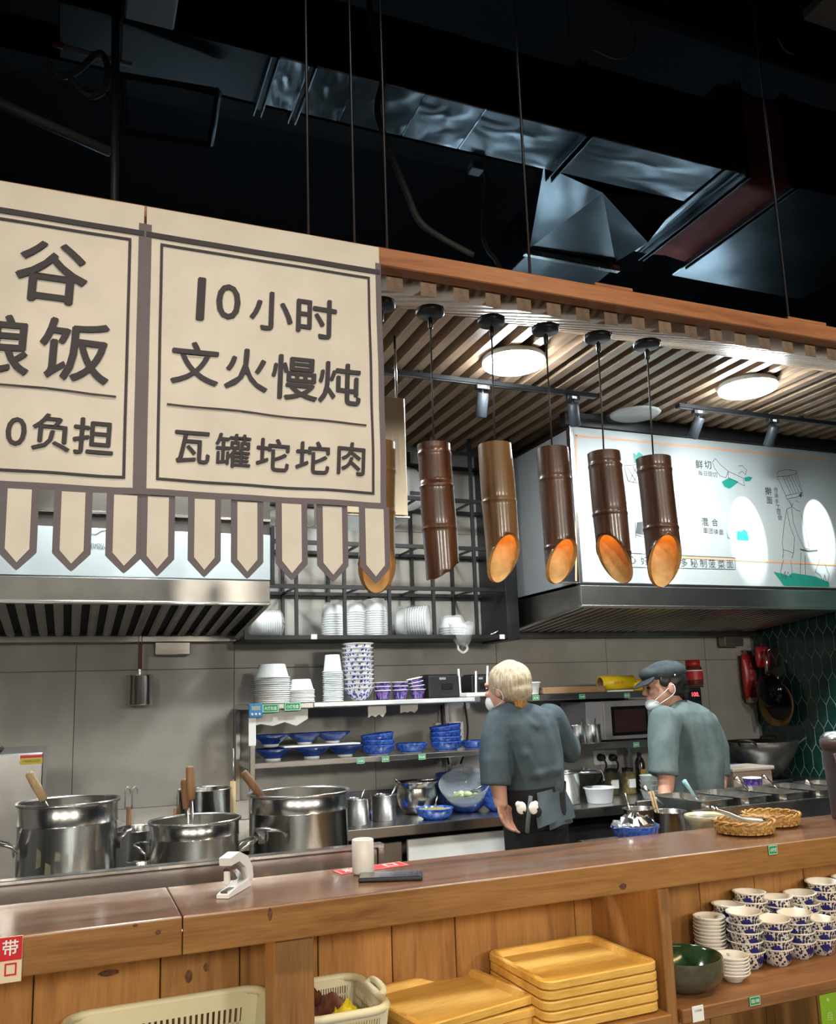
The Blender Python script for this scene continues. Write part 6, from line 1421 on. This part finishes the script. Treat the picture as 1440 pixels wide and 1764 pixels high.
# foil bowl and dark bowl on the counter back edge
c = onZ(1110,1437,ZC); fbx = thing('foil_bowl', 'blue bowl heaped with crumpled foil at the counter back edge', 'bowl', (c.x+.02, CB+.085, ZC-.0295))
put('bowl_body', bsm, BLUEB, fbx); fbx.scale = (.62,.62,.62); put('foil', crumple([(0,.062),(.025,.066),(.05,.05),(.07,.05),(.09,.025),(.105,.024),(.118,0)],22,(0,0,.066),.11,8,flat=True), mat('foil',(.62,.62,.62),.20,1), fbx)
put('stand_block', MB().rbox(-.09,.09,-.016,.12,-.30,-.001,.004,1), STEEL, fbx)
c = onZ(1215,1420,ZC); dbw = thing('dark_sauce_bowl', 'cream rimmed bowl of dark sauce behind the wicker baskets', 'bowl', (c.x+.03, CB+.085, ZC-.0295))
put('body', MB().lathe([(0,0),(.045,0),(.05,.006),(.075,.04),(.078,.055),(.0765,.057),(.070,.04),(0,.02)],40), mat('cream_glaze',(.55,.50,.36),.2,coat=.4), dbw); put('sauce', MB().lathe([(0,0),(.0735,0)],36,c=(0,0,.048)), mat('dark_sauce',(.022,.022,.008),.10), dbw); put('stand_block', MB().rbox(-.06,.06,-.010,.06,-.2,-.001,.004,1), STEEL, dbw)
# wicker baskets
WICK = wood('wicker',(.50,.28,.085),(.60,.36,.13),(.34,.17,.045),'X',.5,3,var=False)
v = coords(WICK,(1,1,1)); wv = N(WICK,'ShaderNodeTexVoronoi',Scale=90.0); L(WICK, v, wv.inputs['Vector']); bump(WICK, wv.outputs['Distance'], .9, .004)
def wicker(px, pyb, rx_, label, yo):
    c = onZ(px, pyb, ZC+.001); r = thing('wicker_basket', label, 'basket', (c.x, c.y+yo, ZC+.001))
    h_ = .036
    put('body', MB().lathe([(0,0),(rx_*.78,0),(rx_*.9,.006),(rx_,h_*.6),(rx_*.985,h_),(rx_*.93,h_-.001),(rx_*.93,h_*.6),(rx_*.82,.008),(0,.006)],52), WICK, r)
    rim = MB(); 
    for s_ in range(2): rim.tube([((rx_*.965+.004*math.cos(a*9+s_*PI))*math.cos(a),(rx_*.965+.004*math.cos(a*9+s_*PI))*math.sin(a),h_+.004*math.sin(a*9+s_*PI)) for a in [2*PI*k/72 for k in range(72)]], .0035, 6, closed=True)
    put('rim_braid', rim, WICK, r, kind='stuff')
    n=44; wt_ = MB()
    for k in range(n):
        a = 2*PI*k/n
        for j in range(3):
            zz = .008+j*.0085; q = rx_*(.915+.03*j)+ (.0015 if (k+j)%2 else -.001); wt_.cbox((q*math.cos(a),q*math.sin(a),zz),(.003,2*PI*q/n*.9,.007),a)
    put('weave', wt_, WICK, r, kind='stuff')
    return r, c
k1, c1_ = wicker(1318,1441,.092,'round wicker basket with steel tongs on the counter',.085)
k2, c2_ = wicker(1372,1428,.090,'round wicker basket of greens behind the one with tongs',.105)
put('tong_rest', MB().lathe([(0,0),(.07,.002)],24,c=(0,0,.012)), foods[0], k1)
tg = thing('serving_tongs', 'steel tongs resting across the front wicker basket', 'tongs', k1.location+Vector((0,0,.03)))
for s_ in (-.006,.006): put('arm', MB().tube(smooth_pts([Vector((-.085,.03+s_,.045)),Vector((-.05,.025+s_*1.5,.034)),Vector((.0,.01+s_*2,.012)),Vector((.06,-.01+s_*2.4,.004))],4), [.008]*13, 6), STEELN, tg)
put('spring_end', MB().tube([(-.085,.024,.045),(-.092,.03,.048),(-.085,.036,.045)], .007, 6), STEELN, tg)
rnd = random.Random(8)
for k in range(7): put('herb', MB().lathe([(0,-.005),(.014,-.002),(.018,.004),(0,.010)],7,c=(rnd.uniform(-.05,.05),rnd.uniform(-.05,.05),.017+rnd.uniform(0,.006))), foods[3], k2)
# rice bucket at the right end
c = onZ(1440,1418,ZC); Rk = .085; xk = onY(1407,1380,2.30).x+Rk*1.10
bk = thing('insulated_bucket', 'mauve lidded insulated bucket with handle at the counter end', 'bucket', (xk,CB-.105,ZC+.001)); hb = onY(1425,1290,2.22).z-ZC
MAUV = mat('mauve_plastic',(.105,.058,.062),.35)
put('body', MB().lathe([(0,0),(Rk*.86,0),(Rk*.88,.004),(Rk*.96,hb*.85),(Rk*.98,hb)],44), mat('bucket_dark',(.070,.055,.052),.35), bk)
put('collar', MB().lathe([(Rk*.98,hb-.002),(Rk*1.03,hb),(Rk*1.03,hb+.024),(Rk*.98,hb+.027)],44), MAUV, bk); put('lid', MB().lathe([(Rk*1.0,hb+.027),(Rk*.99,hb+.034),(Rk*.8,hb+.05),(Rk*.3,hb+.055),(0,hb+.055)],44), STEELN, bk)
put('handle', MB().tube(smooth_pts([(-Rk*.98,-.02,hb*.92),(-Rk*1.15,-.05,hb*.72),(-Rk*1.2,-.09,hb*.52),(-Rk*.9,-.12,hb*.45)],5), .008, 8), MAUV, bk)
# plastic box, violet cup beside range
bx0 = onY(1262,1340,3.62).x; o = thing('storage_box', 'translucent plastic box with lid beside the wok range', 'box', (bx0+.10,3.66,0)); 
put('stand', MB().rbox(-.16,.16,-.10,.14,0,.93,.004,1), STEEL, o); zb_ = onY(1290,1320,3.62).z
put('body', MB().rbox(-.13,.13,-.08,.10,.931,zb_-.02,.012,2), mat('box_plastic',(.42,.32,.26),.3,subs=.1), o); put('lid', MB().rbox(-.14,.14,-.09,.11,zb_-.02,zb_,.006,2), mat('box_lid',(.50,.42,.36),.3), o)
c = onY(1295,1355,3.30); r = thing('violet_cup', 'violet patterned paper cup behind the sauce pans', 'cup', (c.x,3.29,.961)); hcp = onY(1295,1340,3.29).z-.961
r.scale=(.95,.95,1); put('cup_body', MB().lathe([(0,0),(.030,0),(.032,.003),(.046,hcp-.002)],28), PURPLE, r); put('cup_rim', MB().lathe([(.046,hcp-.002),(.050,hcp-.001),(.050,hcp+.002),(.045,hcp+.002),(.033,.006),(0,.005)],28), CERAM, r)

# ------------------------------------------------------------------ people
from mathutils import noise
def remesh(mb, voxel, smooth=6, fac=.5):
    me = mb.mesh('figure'); ob = bpy.data.objects.new('figure', me); COL.objects.link(ob)
    m1 = ob.modifiers.new('r', 'REMESH'); m1.mode = 'VOXEL'; m1.voxel_size = voxel; m1.use_smooth_shade = True
    m2 = ob.modifiers.new('s', 'SMOOTH'); m2.iterations = smooth; m2.factor = fac
    out = bpy.data.meshes.new_from_object(ob.evaluated_get(bpy.context.evaluated_depsgraph_get()))
    bpy.data.objects.remove(ob); 
    for p in out.polygons: p.use_smooth = True
    out.materials.clear(); return out
def ell(mb, c, r, M=None, n=20):
    prof = [(max(1e-4,math.sin(PI*k/12)), -math.cos(PI*k/12)) for k in range(13)]
    vs = []; fs = []; c = Vector(c)
    for q, z in prof:
        for k in range(n):
            a = 2*PI*k/n; p = Vector((q*math.cos(a)*r[0], q*math.sin(a)*r[1], z*r[2])); vs.append((M @ p if M else p)+c)
    for i in range(12):
        for k in range(n): fs.append((i*n+k, i*n+(k+1)%n, (i+1)*n+(k+1)%n, (i+1)*n+k))
    fs += [tuple(range(n-1,-1,-1)), tuple(12*n+k for k in range(n))]
    mb.add(vs, fs, True)
def limb(mb, pts, rs, n=14, open_end=False):
    mb.tube(pts, rs, n)
    for p, r in list(zip(pts, rs))[:(-1 if open_end else None)]: ell(mb, p, (r,r,r), n=14)
def torso(mb, rings, n=28, rot=0):
    out = []
    for c, hw, hd in rings:
        out.append([Vector(c)+Matrix.Rotation(rot,3,'Z') @ Vector((hw*math.copysign(abs(math.cos(a))**.85,math.cos(a)), hd*math.copysign(abs(math.sin(a))**.85,math.sin(a)), 0)) for a in [2*PI*k/n for k in range(n)]])
    mb.loft(out)
def head_shapes(mb, c, Mh, k=1.0):
    def E_(p, r): ell(mb, Vector(c)+Mh @ Vector(p)*k, tuple(q*k for q in r), Mh)
    E_((0,.014,.022),(.074,.094,.092)); E_((0,-.022,-.03),(.060,.074,.088)); E_((0,-.046,-.086),(.040,.042,.034)); E_((0,-.084,.022),(.050,.016,.018))
    E_((0,-.102,-.028),(.011,.016,.014)); E_((0,-.094,-.006),(.008,.012,.026)); E_((0,-.090,-.062),(.022,.010,.008)); E_((0,-.087,-.074),(.020,.010,.007)); E_((0,-.088,-.098),(.018,.012,.012))
    for s_ in (-1,1): E_((s_*.036,-.076,-.022),(.020,.018,.018)); E_((s_*.076,.012,-.018),(.008,.018,.030))
def hand(mb, w, d, side, curl, n_palm, thumb_dir):
    """w wrist, d direction of the hand, side: vector across the palm towards the thumb, curl: vector the fingers bend to"""
    d = d.normalized(); side = side.normalized(); curl = curl.normalized()
    Mh = Matrix((side, curl, d)).transposed()
    ell(mb, w+d*.045, (.044,.016,.054), Mh)
    for k, (o, l, b) in enumerate(((.036,.070,.3),(.0125,.080,.34),(-.0125,.075,.4),(-.036,.060,.46))):
        p0 = w+d*.075+side*o; p1 = p0+d*l*.42+curl*l*.10; p2 = p1+d*l*.30*(1-b*.3)+curl*l*.22*b*2; p3 = p2+d*l*.22*(1-b*.5)+curl*l*.26*b*2
        limb(mb, [p0-d*.02,p0,p1,p2,p3], [.010,.009,.0085,.0075,.0065], 10)
    t0 = w+d*.02+side*.030; limb(mb, [t0,t0+side*.022+d*.028+curl*.008,t0+side*.026+d*.055+curl*.018,t0+side*.022+d*.076+curl*.026],[.013,.011,.0095,.008],10)
def crease(me, amp, sc, seed=0, keep=None, folds=()):
    """cloth folds: push vertices along their normals by stretched noise"""
    me.update()
    nrm = [v.normal.copy() for v in me.vertices]
    for v, n_ in zip(me.vertices, nrm):
        p = v.co; a = amp*(noise.noise(Vector((p.x*sc[0]+seed, p.y*sc[1], p.z*sc[2])))+0.5*noise.noise(Vector((p.x*sc[0]*2.3, p.y*sc[1]*2.3+seed, p.z*sc[2]*2))))
        for (q0, q1, w_, h_) in folds:
            d = q1-q0; t = max(0,min(1,(p-q0).dot(d)/d.length_squared)); e = (p-(q0+d*t)).length; a += .85*h_*math.exp(-(e/(w_*1.6))**2)
        v.co = p+n_*a
    return me
def cut_below(me, z):
    return me

# ---- worker in the hair net
YA = 3.50
def A(px, py, dy=0.0): return onY(px, py, YA+dy)
ma = mpp(A(900,1280))
wa = thing('person', 'person in grey shirt and hair net standing with back turned at the shelf', 'person', (A(915,1360).x, YA, 0))
HA = Matrix.Rotation(PI+.42,3,'Z') @ Matrix.Rotation(.10,3,'X'); hcA = A(872,1184)
wL, wLd = A(863,1384,-.05), (A(878,1422,-.06)-A(863,1384,-.05))
def figure_A(skin):
    mb = MB(); hip = A(920,1372); fl_ = 0.0
    head_shapes(mb, hcA, HA, 1.0)
    limb(mb, [A(878,1195,.0),A(886,1216,.0),A(895,1235,.0)], [.050,.054,.075])
    torso(mb, [(A(892,1226),.10,.06),(A(898,1240),.145,.085),(A(904,1270),.140,.095),(A(915,1310),.120,.095),(A(920,1345),.112,.095),(A(921,1372),.125,.105),(A(922,1400),.135,.11)])
    limb(mb, [A(862,1242,-.01),A(854,1280,-.02),A(855,1330,-.03)], [.045,.044,.042]); limb(mb, [A(855,1330,-.03),A(858,1352,-.035),wL], [.042,.038,.030])
    hand(mb, wL, wLd, Vector((.75,.45,.05)), Vector((.5,-.1,.1)), None, None)
    eR = A(981,1296,.06); limb(mb, [A(942,1240),A(966,1268,.03),eR], [.045,.044,.038]); wR = A(978,1268,.28); limb(mb, [eR,eR.lerp(wR,.5),wR], [.040,.036,.027]); hand(mb, wR, wR-eR, Vector((-.8,.2,.5)), Vector((-.3,.2,-.6)), None, None)
    for s_, px in ((-1,902),(1,941)):
        h0 = A(px,1395); limb(mb, [h0,Vector((h0.x+s_*.01,YA,.48)),Vector((h0.x+s_*.01,YA+.01,.09))], [.082,.055,.038]); ell(mb, (h0.x+s_*.012,YA+.06,.035), (.042,.115,.034))
    return mb
put('body', remesh(figure_A(True), .0046, 4), SKIN, wa, world=True)
mb = MB()
torso(mb, [(A(881,1208),.052,.060),(A(887,1216),.105,.085),(A(897,1228),.150,.110),(A(900,1246),.160,.125),(A(906,1275),.152,.135),(A(915,1310),.140,.140),(A(920,1340),.130,.135),(A(920,1358),.126,.130),(A(921,1370),.118,.122)])
limb(mb, [A(862,1240,-.01),A(854,1275,-.02),A(852,1310,-.03),A(853,1354,-.035)], [.068,.070,.072,.072], open_end=True); limb(mb, [A(946,1236),A(966,1266,.03),A(981,1295,.06)], [.070,.062,.054]); limb(mb, [A(981,1295,.06),A(981,1290,.14),A(980,1282,.19)], [.054,.054,.048])
shA = remesh(mb, .008, 6)
F = lambda x0,y0,x1,y1,w_,h_: (A(x0,y0,-.13), A(x1,y1,-.13), w_, h_)
crease(shA, .012, (10,10,3.6), 3.1, folds=[F(868,1218,905,1300,.012,.010),F(884,1212,925,1250,.010,.009),F(905,1300,935,1352,.014,.012),F(880,1300,915,1352,.014,.010),F(945,1240,955,1330,.012,.010),F(905,1340,960,1325,.012,.010),F(915,1352,958,1342,.012,-.012),F(875,1260,882,1345,.010,-.014)])
put('shirt', shA, SHIRT, wa, world=True)
# hair, net, apron
mb = MB()
def hp(p, k=1): return hcA+HA @ Vector(p)*k
ell(mb, hp((0,.030,.008)), (.078,.084,.088), HA); ell(mb, hp((0,.066,-.058)), (.050,.030,.036), HA); ell(mb, hp((0,.070,-.082)), (.040,.020,.026), HA)
hrA = remesh(mb, .006, 4)
put('hair', crease(hrA, .003, (60,60,8), 1), strands('ginger_hair', (.30,.13,.03), (.62,.34,.10)), wa, world=True)
mb = MB(); ell(mb, hp((0,.026,.022)), (.094,.104,.098), HA); ell(mb, hp((0,.050,-.020)), (.080,.078,.062), HA); nt = remesh(mb, .006, 4); crease(nt, .005, (26,26,9), 5)
put('hair_net', nt, strands('netted_hair', (.33,.235,.13), (.60,.50,.37)), wa, world=True)
put('mask_loop', MB().tube(smooth_pts([hp((.082,-.01,.0)),hp((.084,.03,-.02)),hp((.074,.03,-.06)),hp((.07,-.03,-.085))],5), .0016, 6), WHITEP, wa, world=True)
mkA = MB(); ell(mkA, hp((0,-.072,-.062)), (.056,.044,.050), HA); put('face_mask', remesh(mkA,.006,3), mat('mask_white',(.72,.74,.75),.8), wa, world=True)
for s_ in (-1,1): 
    mb = MB(); ell(mb, hp((s_*.032,-.088,.0)), (.013,.008,.006), HA, 12); put('eye', mb, mat('eye_dark',(.02,.015,.012),.2), wa, world=True)
# trousers
mb = MB(); torso(mb, [(A(920,1356),.136,.126),(A(921,1372),.142,.130),(A(922,1400),.150,.135),(A(922,1425),.145,.125)])
for s_, px in ((-1,902),(1,941)):
    h0 = A(px,1400); limb(mb, [h0,Vector((h0.x+s_*.01,YA,.50)),Vector((h0.x+s_*.01,YA+.01,.10))], [.098,.080,.068])
put('trousers', crease(remesh(mb,.010,5), .006, (8,8,3), 2), BLACKC, wa, world=True)
# grey apron cloth tied at the waist, hanging over the hip
def drape(name, pts_top, pts_bot, Y0, m, parent, nx=26, nz=16, amp=.012, fr=6.5):
    vs = []
    for j in range(nz+1):
        t = j/nz
        for i in range(nx+1):
            s_ = i/nx; a = pts_top[0].lerp(pts_top[1], s_); b = pts_bot[0].lerp(pts_bot[1], s_)
            p = a.lerp(b, t); p = p+Vector((.004*math.sin(j*.4+i*.15), -amp*(.35+.65*t)*math.sin(s_*fr+t*.8)-.03*math.sin(PI*s_)*(.4+.6*t), .008*math.sin(s_*5)*t)); vs.append(p)
    fs = [(j*(nx+1)+i, j*(nx+1)+i+1, (j+1)*(nx+1)+i+1, (j+1)*(nx+1)+i) for j in range(nz) for i in range(nx)]
    n0 = len(vs); vs += [v_+Vector((0,.004,0)) for v_ in vs]; fs += [tuple(q+n0 for q in reversed(f)) for f in fs]
    return put(name, MB().add(vs, fs, True), m, parent, world=True)
drape('apron_flap', (A(925,1366,-.145),A(972,1350,-.10)), (A(925,1427,-.17),A(990,1404,-.08)), 0, SHIRT, wa)
drape('apron_flap', (A(950,1366,-.135),A(968,1356,-.10)), (A(946,1430,-.15),A(986,1412,-.06)), 0, SHIRT, wa, amp=.01)
put('apron_belt', MB().loft([[A(920,py)+Vector((.146*math.cos(a)*(1 if q == 0 else 1.0), .138*math.sin(a), (.012*math.cos(a)))) for a in [2*PI*k/36 for k in range(36)]] for q, py in enumerate((1352,1362,1374))], cap=False), BLACKC, wa, world=True)
put('apron_tie', MB().tube(smooth_pts([A(914,1372,-.155),A(912,1390,-.165),A(909,1420,-.16),A(908,1434,-.15)],5), .010, 6), mat('tie_grey',(.10,.11,.115),.9), wa, world=True)
for k,px in enumerate((898,919)):
    c = A(px,1392,-.178); mb = MB(); ell(mb, c, (.024,.010,.027)); ell(mb, c+Vector((-.014 if k == 0 else .010,0,.016)), (.014,.008,.014)); o = put('toy_charm', remesh(mb,.003,3), mat('charm_white',(.85,.82,.76),.6), wa, world=True)
    for dx,dz in (((.006,-.016),) if k == 0 else ((.016,-.006),)):
        m2 = MB(); ell(m2, c+Vector((dx,-.010,dz)), (.005,.003,.006), n=10); put('charm_spot', m2, BLACKC, o, world=True)
    m2 = MB(); ell(m2, c+Vector((.022 if k else -.0,.004,-.018)), (.020,.008,.022), n=12); put('charm_backing', m2, BLACKC, o, world=True)

# ---- worker in the cap
YB_ = 3.52
def Bp(px, py, dy=0.0): return onY(px, py, YB_+dy)
wb_ = thing('person', 'person in faded teal shirt and flat cap bending over the pans', 'person', (Bp(1192,1400).x, YB_, 0))
HB = Matrix.Rotation(-PI/2-.35,3,'Z') @ Matrix.Rotation(.10,3,'X'); hcB = Bp(1143,1180)
def hb_(p): return hcB+HB @ Vector(p)
mb = MB(); head_shapes(mb, hcB, HB, .98)
limb(mb, [Bp(1150,1196),Bp(1160,1214),Bp(1172,1232)], [.050,.056,.075])
torso(mb, [(Bp(1172,1222),.09,.07),(Bp(1180,1242),.125,.10),(Bp(1190,1275),.130,.115),(Bp(1195,1320),.125,.115),(Bp(1194,1360),.122,.115),(Bp(1192,1400),.125,.12)])
limb(mb, [Bp(1148,1246,-.08),Bp(1145,1290,-.13),Bp(1146,1332,-.15)], [.042,.042,.040]); wl_ = Bp(1143,1378,-.20); limb(mb, [Bp(1148,1332,-.15),Bp(1147,1356,-.17),wl_], [.041,.037,.027]); hand(mb, wl_, wl_-Bp(1147,1356,-.17), Vector((-.5,-.6,0)), Vector((-.6,.3,-.1)), None, None)
limb(mb, [Bp(1214,1250,.05),Bp(1232,1292,.06),Bp(1239,1334,.05)], [.042,.040,.038]); wr2 = Bp(1236,1376,.0); limb(mb, [Bp(1240,1334,.06),Bp(1239,1356,.03),wr2], [.040,.035,.027]); hand(mb, wr2, wr2-Bp(1239,1356,.03), Vector((-.5,-.6,0)), Vector((-.6,.3,-.1)), None, None)
for s_ in (-1,1):
    h0 = Bp(1192+s_*16,1402); limb(mb, [h0,Vector((h0.x,YB_+s_*.05,.48)),Vector((h0.x,YB_+s_*.06,.09))], [.085,.056,.039]); ell(mb, (h0.x-.05,YB_+s_*.06,.035), (.115,.042,.034))
put('body', remesh(mb,.0046,4), SKIN, wb_, world=True)
mb = MB()
torso(mb, [(Bp(1165,1207),.052,.062),(Bp(1170,1214),.088,.085),(Bp(1177,1226),.125,.115),(Bp(1183,1244),.142,.130),(Bp(1190,1275),.150,.138),(Bp(1195,1315),.147,.140),(Bp(1195,1355),.143,.138),(Bp(1193,1400),.140,.136)])
limb(mb, [Bp(1146,1242,-.09),Bp(1143,1275,-.12),Bp(1142,1305,-.14),Bp(1141,1336,-.15)], [.074,.072,.070,.074], open_end=True); limb(mb, [Bp(1216,1246,.05),Bp(1233,1288,.06),Bp(1239,1338,.05)], [.070,.062,.056], open_end=True)
sB = remesh(mb,.008,6); G = lambda x0,y0,x1,y1,w_,h_: (Bp(x0,y0,-.13), Bp(x1,y1,-.13), w_, h_)
crease(sB, .011, (11,11,2.4), 8.2, folds=[G(1172,1225,1178,1360,.012,.010),G(1190,1218,1205,1360,.012,.010),G(1205,1225,1228,1350,.012,.008),G(1163,1240,1165,1340,.010,-.014),G(1150,1225,1172,1275,.010,.008)])
put('shirt', sB, SHIRT2, wb_, world=True)
mb = MB(); torso(mb, [(Bp(1194,1392),.150,.142),(Bp(1193,1420),.150,.14)])
for s_ in (-1,1): h0 = Bp(1192+s_*16,1410); limb(mb, [h0,Vector((h0.x,YB_+s_*.05,.50)),Vector((h0.x,YB_+s_*.06,.10))], [.10,.08,.068])
put('trousers', remesh(mb,.010,5), BLACKC, wb_, world=True)
mb = MB(); ell(mb, hb_((0,.040,.012)), (.080,.080,.080), HB); ell(mb, hb_((0,.085,-.035)), (.058,.034,.052), HB); 
for s_ in (-1,1): ell(mb, hb_((s_*.066,-.010,.020)), (.014,.032,.030), HB)
put('hair', crease(remesh(mb,.006,4), .003, (50,50,50), 4), mat('black_hair',(.012,.010,.010),.45), wb_, world=True)
mb = MB(); ell(mb, hb_((0,.018,.060)), (.088,.106,.060), HB); ell(mb, hb_((0,-.052,.062)), (.072,.062,.036), HB)
put('cap', remesh(mb,.006,5), speckle('cap_cloth',(.020,.028,.034),(.040,.050,.056),40,.8), wb_, world=True)
br = MB(); n_=24; ro=[]; ri=[]
for k in range(n_+1):
    a = -PI*.92+PI*.84*k/n_; 
    ro.append((.082*math.cos(a), -.060+.094*math.sin(a), .030-.026*abs(math.sin(a)))); ri.append((.080*math.cos(a), -.052+.030*math.sin(a), .046))
vs = [hb_(p) for p in ro]+[hb_(p) for p in ri]+[hb_((p[0],p[1],p[2]-.006)) for p in ro]+[hb_((p[0],p[1],p[2]-.010)) for p in ri]
m_ = n_+1; fs = []
for k in range(n_): fs += [(k,k+1,m_+k+1,m_+k),(2*m_+k,3*m_+k,3*m_+k+1,2*m_+k+1),(k,2*m_+k,2*m_+k+1,k+1)]
br.add(vs, fs, True); put('cap_peak', br, speckle('cap_cloth',(.020,.028,.034),(.040,.050,.056),40,.8), wb_, world=True)
m2 = MB(); ell(m2, hb_((.090,.035,.042)), (.006,.006,.006), n=10); put('cap_stud', m2, STEELN, wb_, world=True)
m2 = MB(); ell(m2, hb_((0,-.066,-.088)), (.048,.042,.036), HB); put('face_mask', remesh(m2,.005,3), mat('mask_pale',(.66,.72,.74),.8), wb_, world=True)
for s_ in (-1,1):
    put('mask_loop', MB().tube(smooth_pts([hb_((s_*.050,-.075,-.068)),hb_((s_*.070,-.02,-.030)),hb_((s_*.080,.018,.000)),hb_((s_*.084,.026,-.025)),hb_((s_*.078,.012,-.05)),hb_((s_*.055,-.05,-.085))],5), .0022, 6), WHITEP, wb_, world=True)
    m2 = MB(); ell(m2, hb_((s_*.034,-.088,-.002)), (.013,.009,.0055), HB, 12); put('eye', m2, mat('eye_dark',(.02,.015,.012),.2), wb_, world=True)
    m2 = MB(); ell(m2, hb_((s_*.034,-.093,.018)), (.017,.006,.003), HB, 12); put('eyebrow', m2, mat('black_hair',(.012,.010,.010),.45), wb_, world=True)
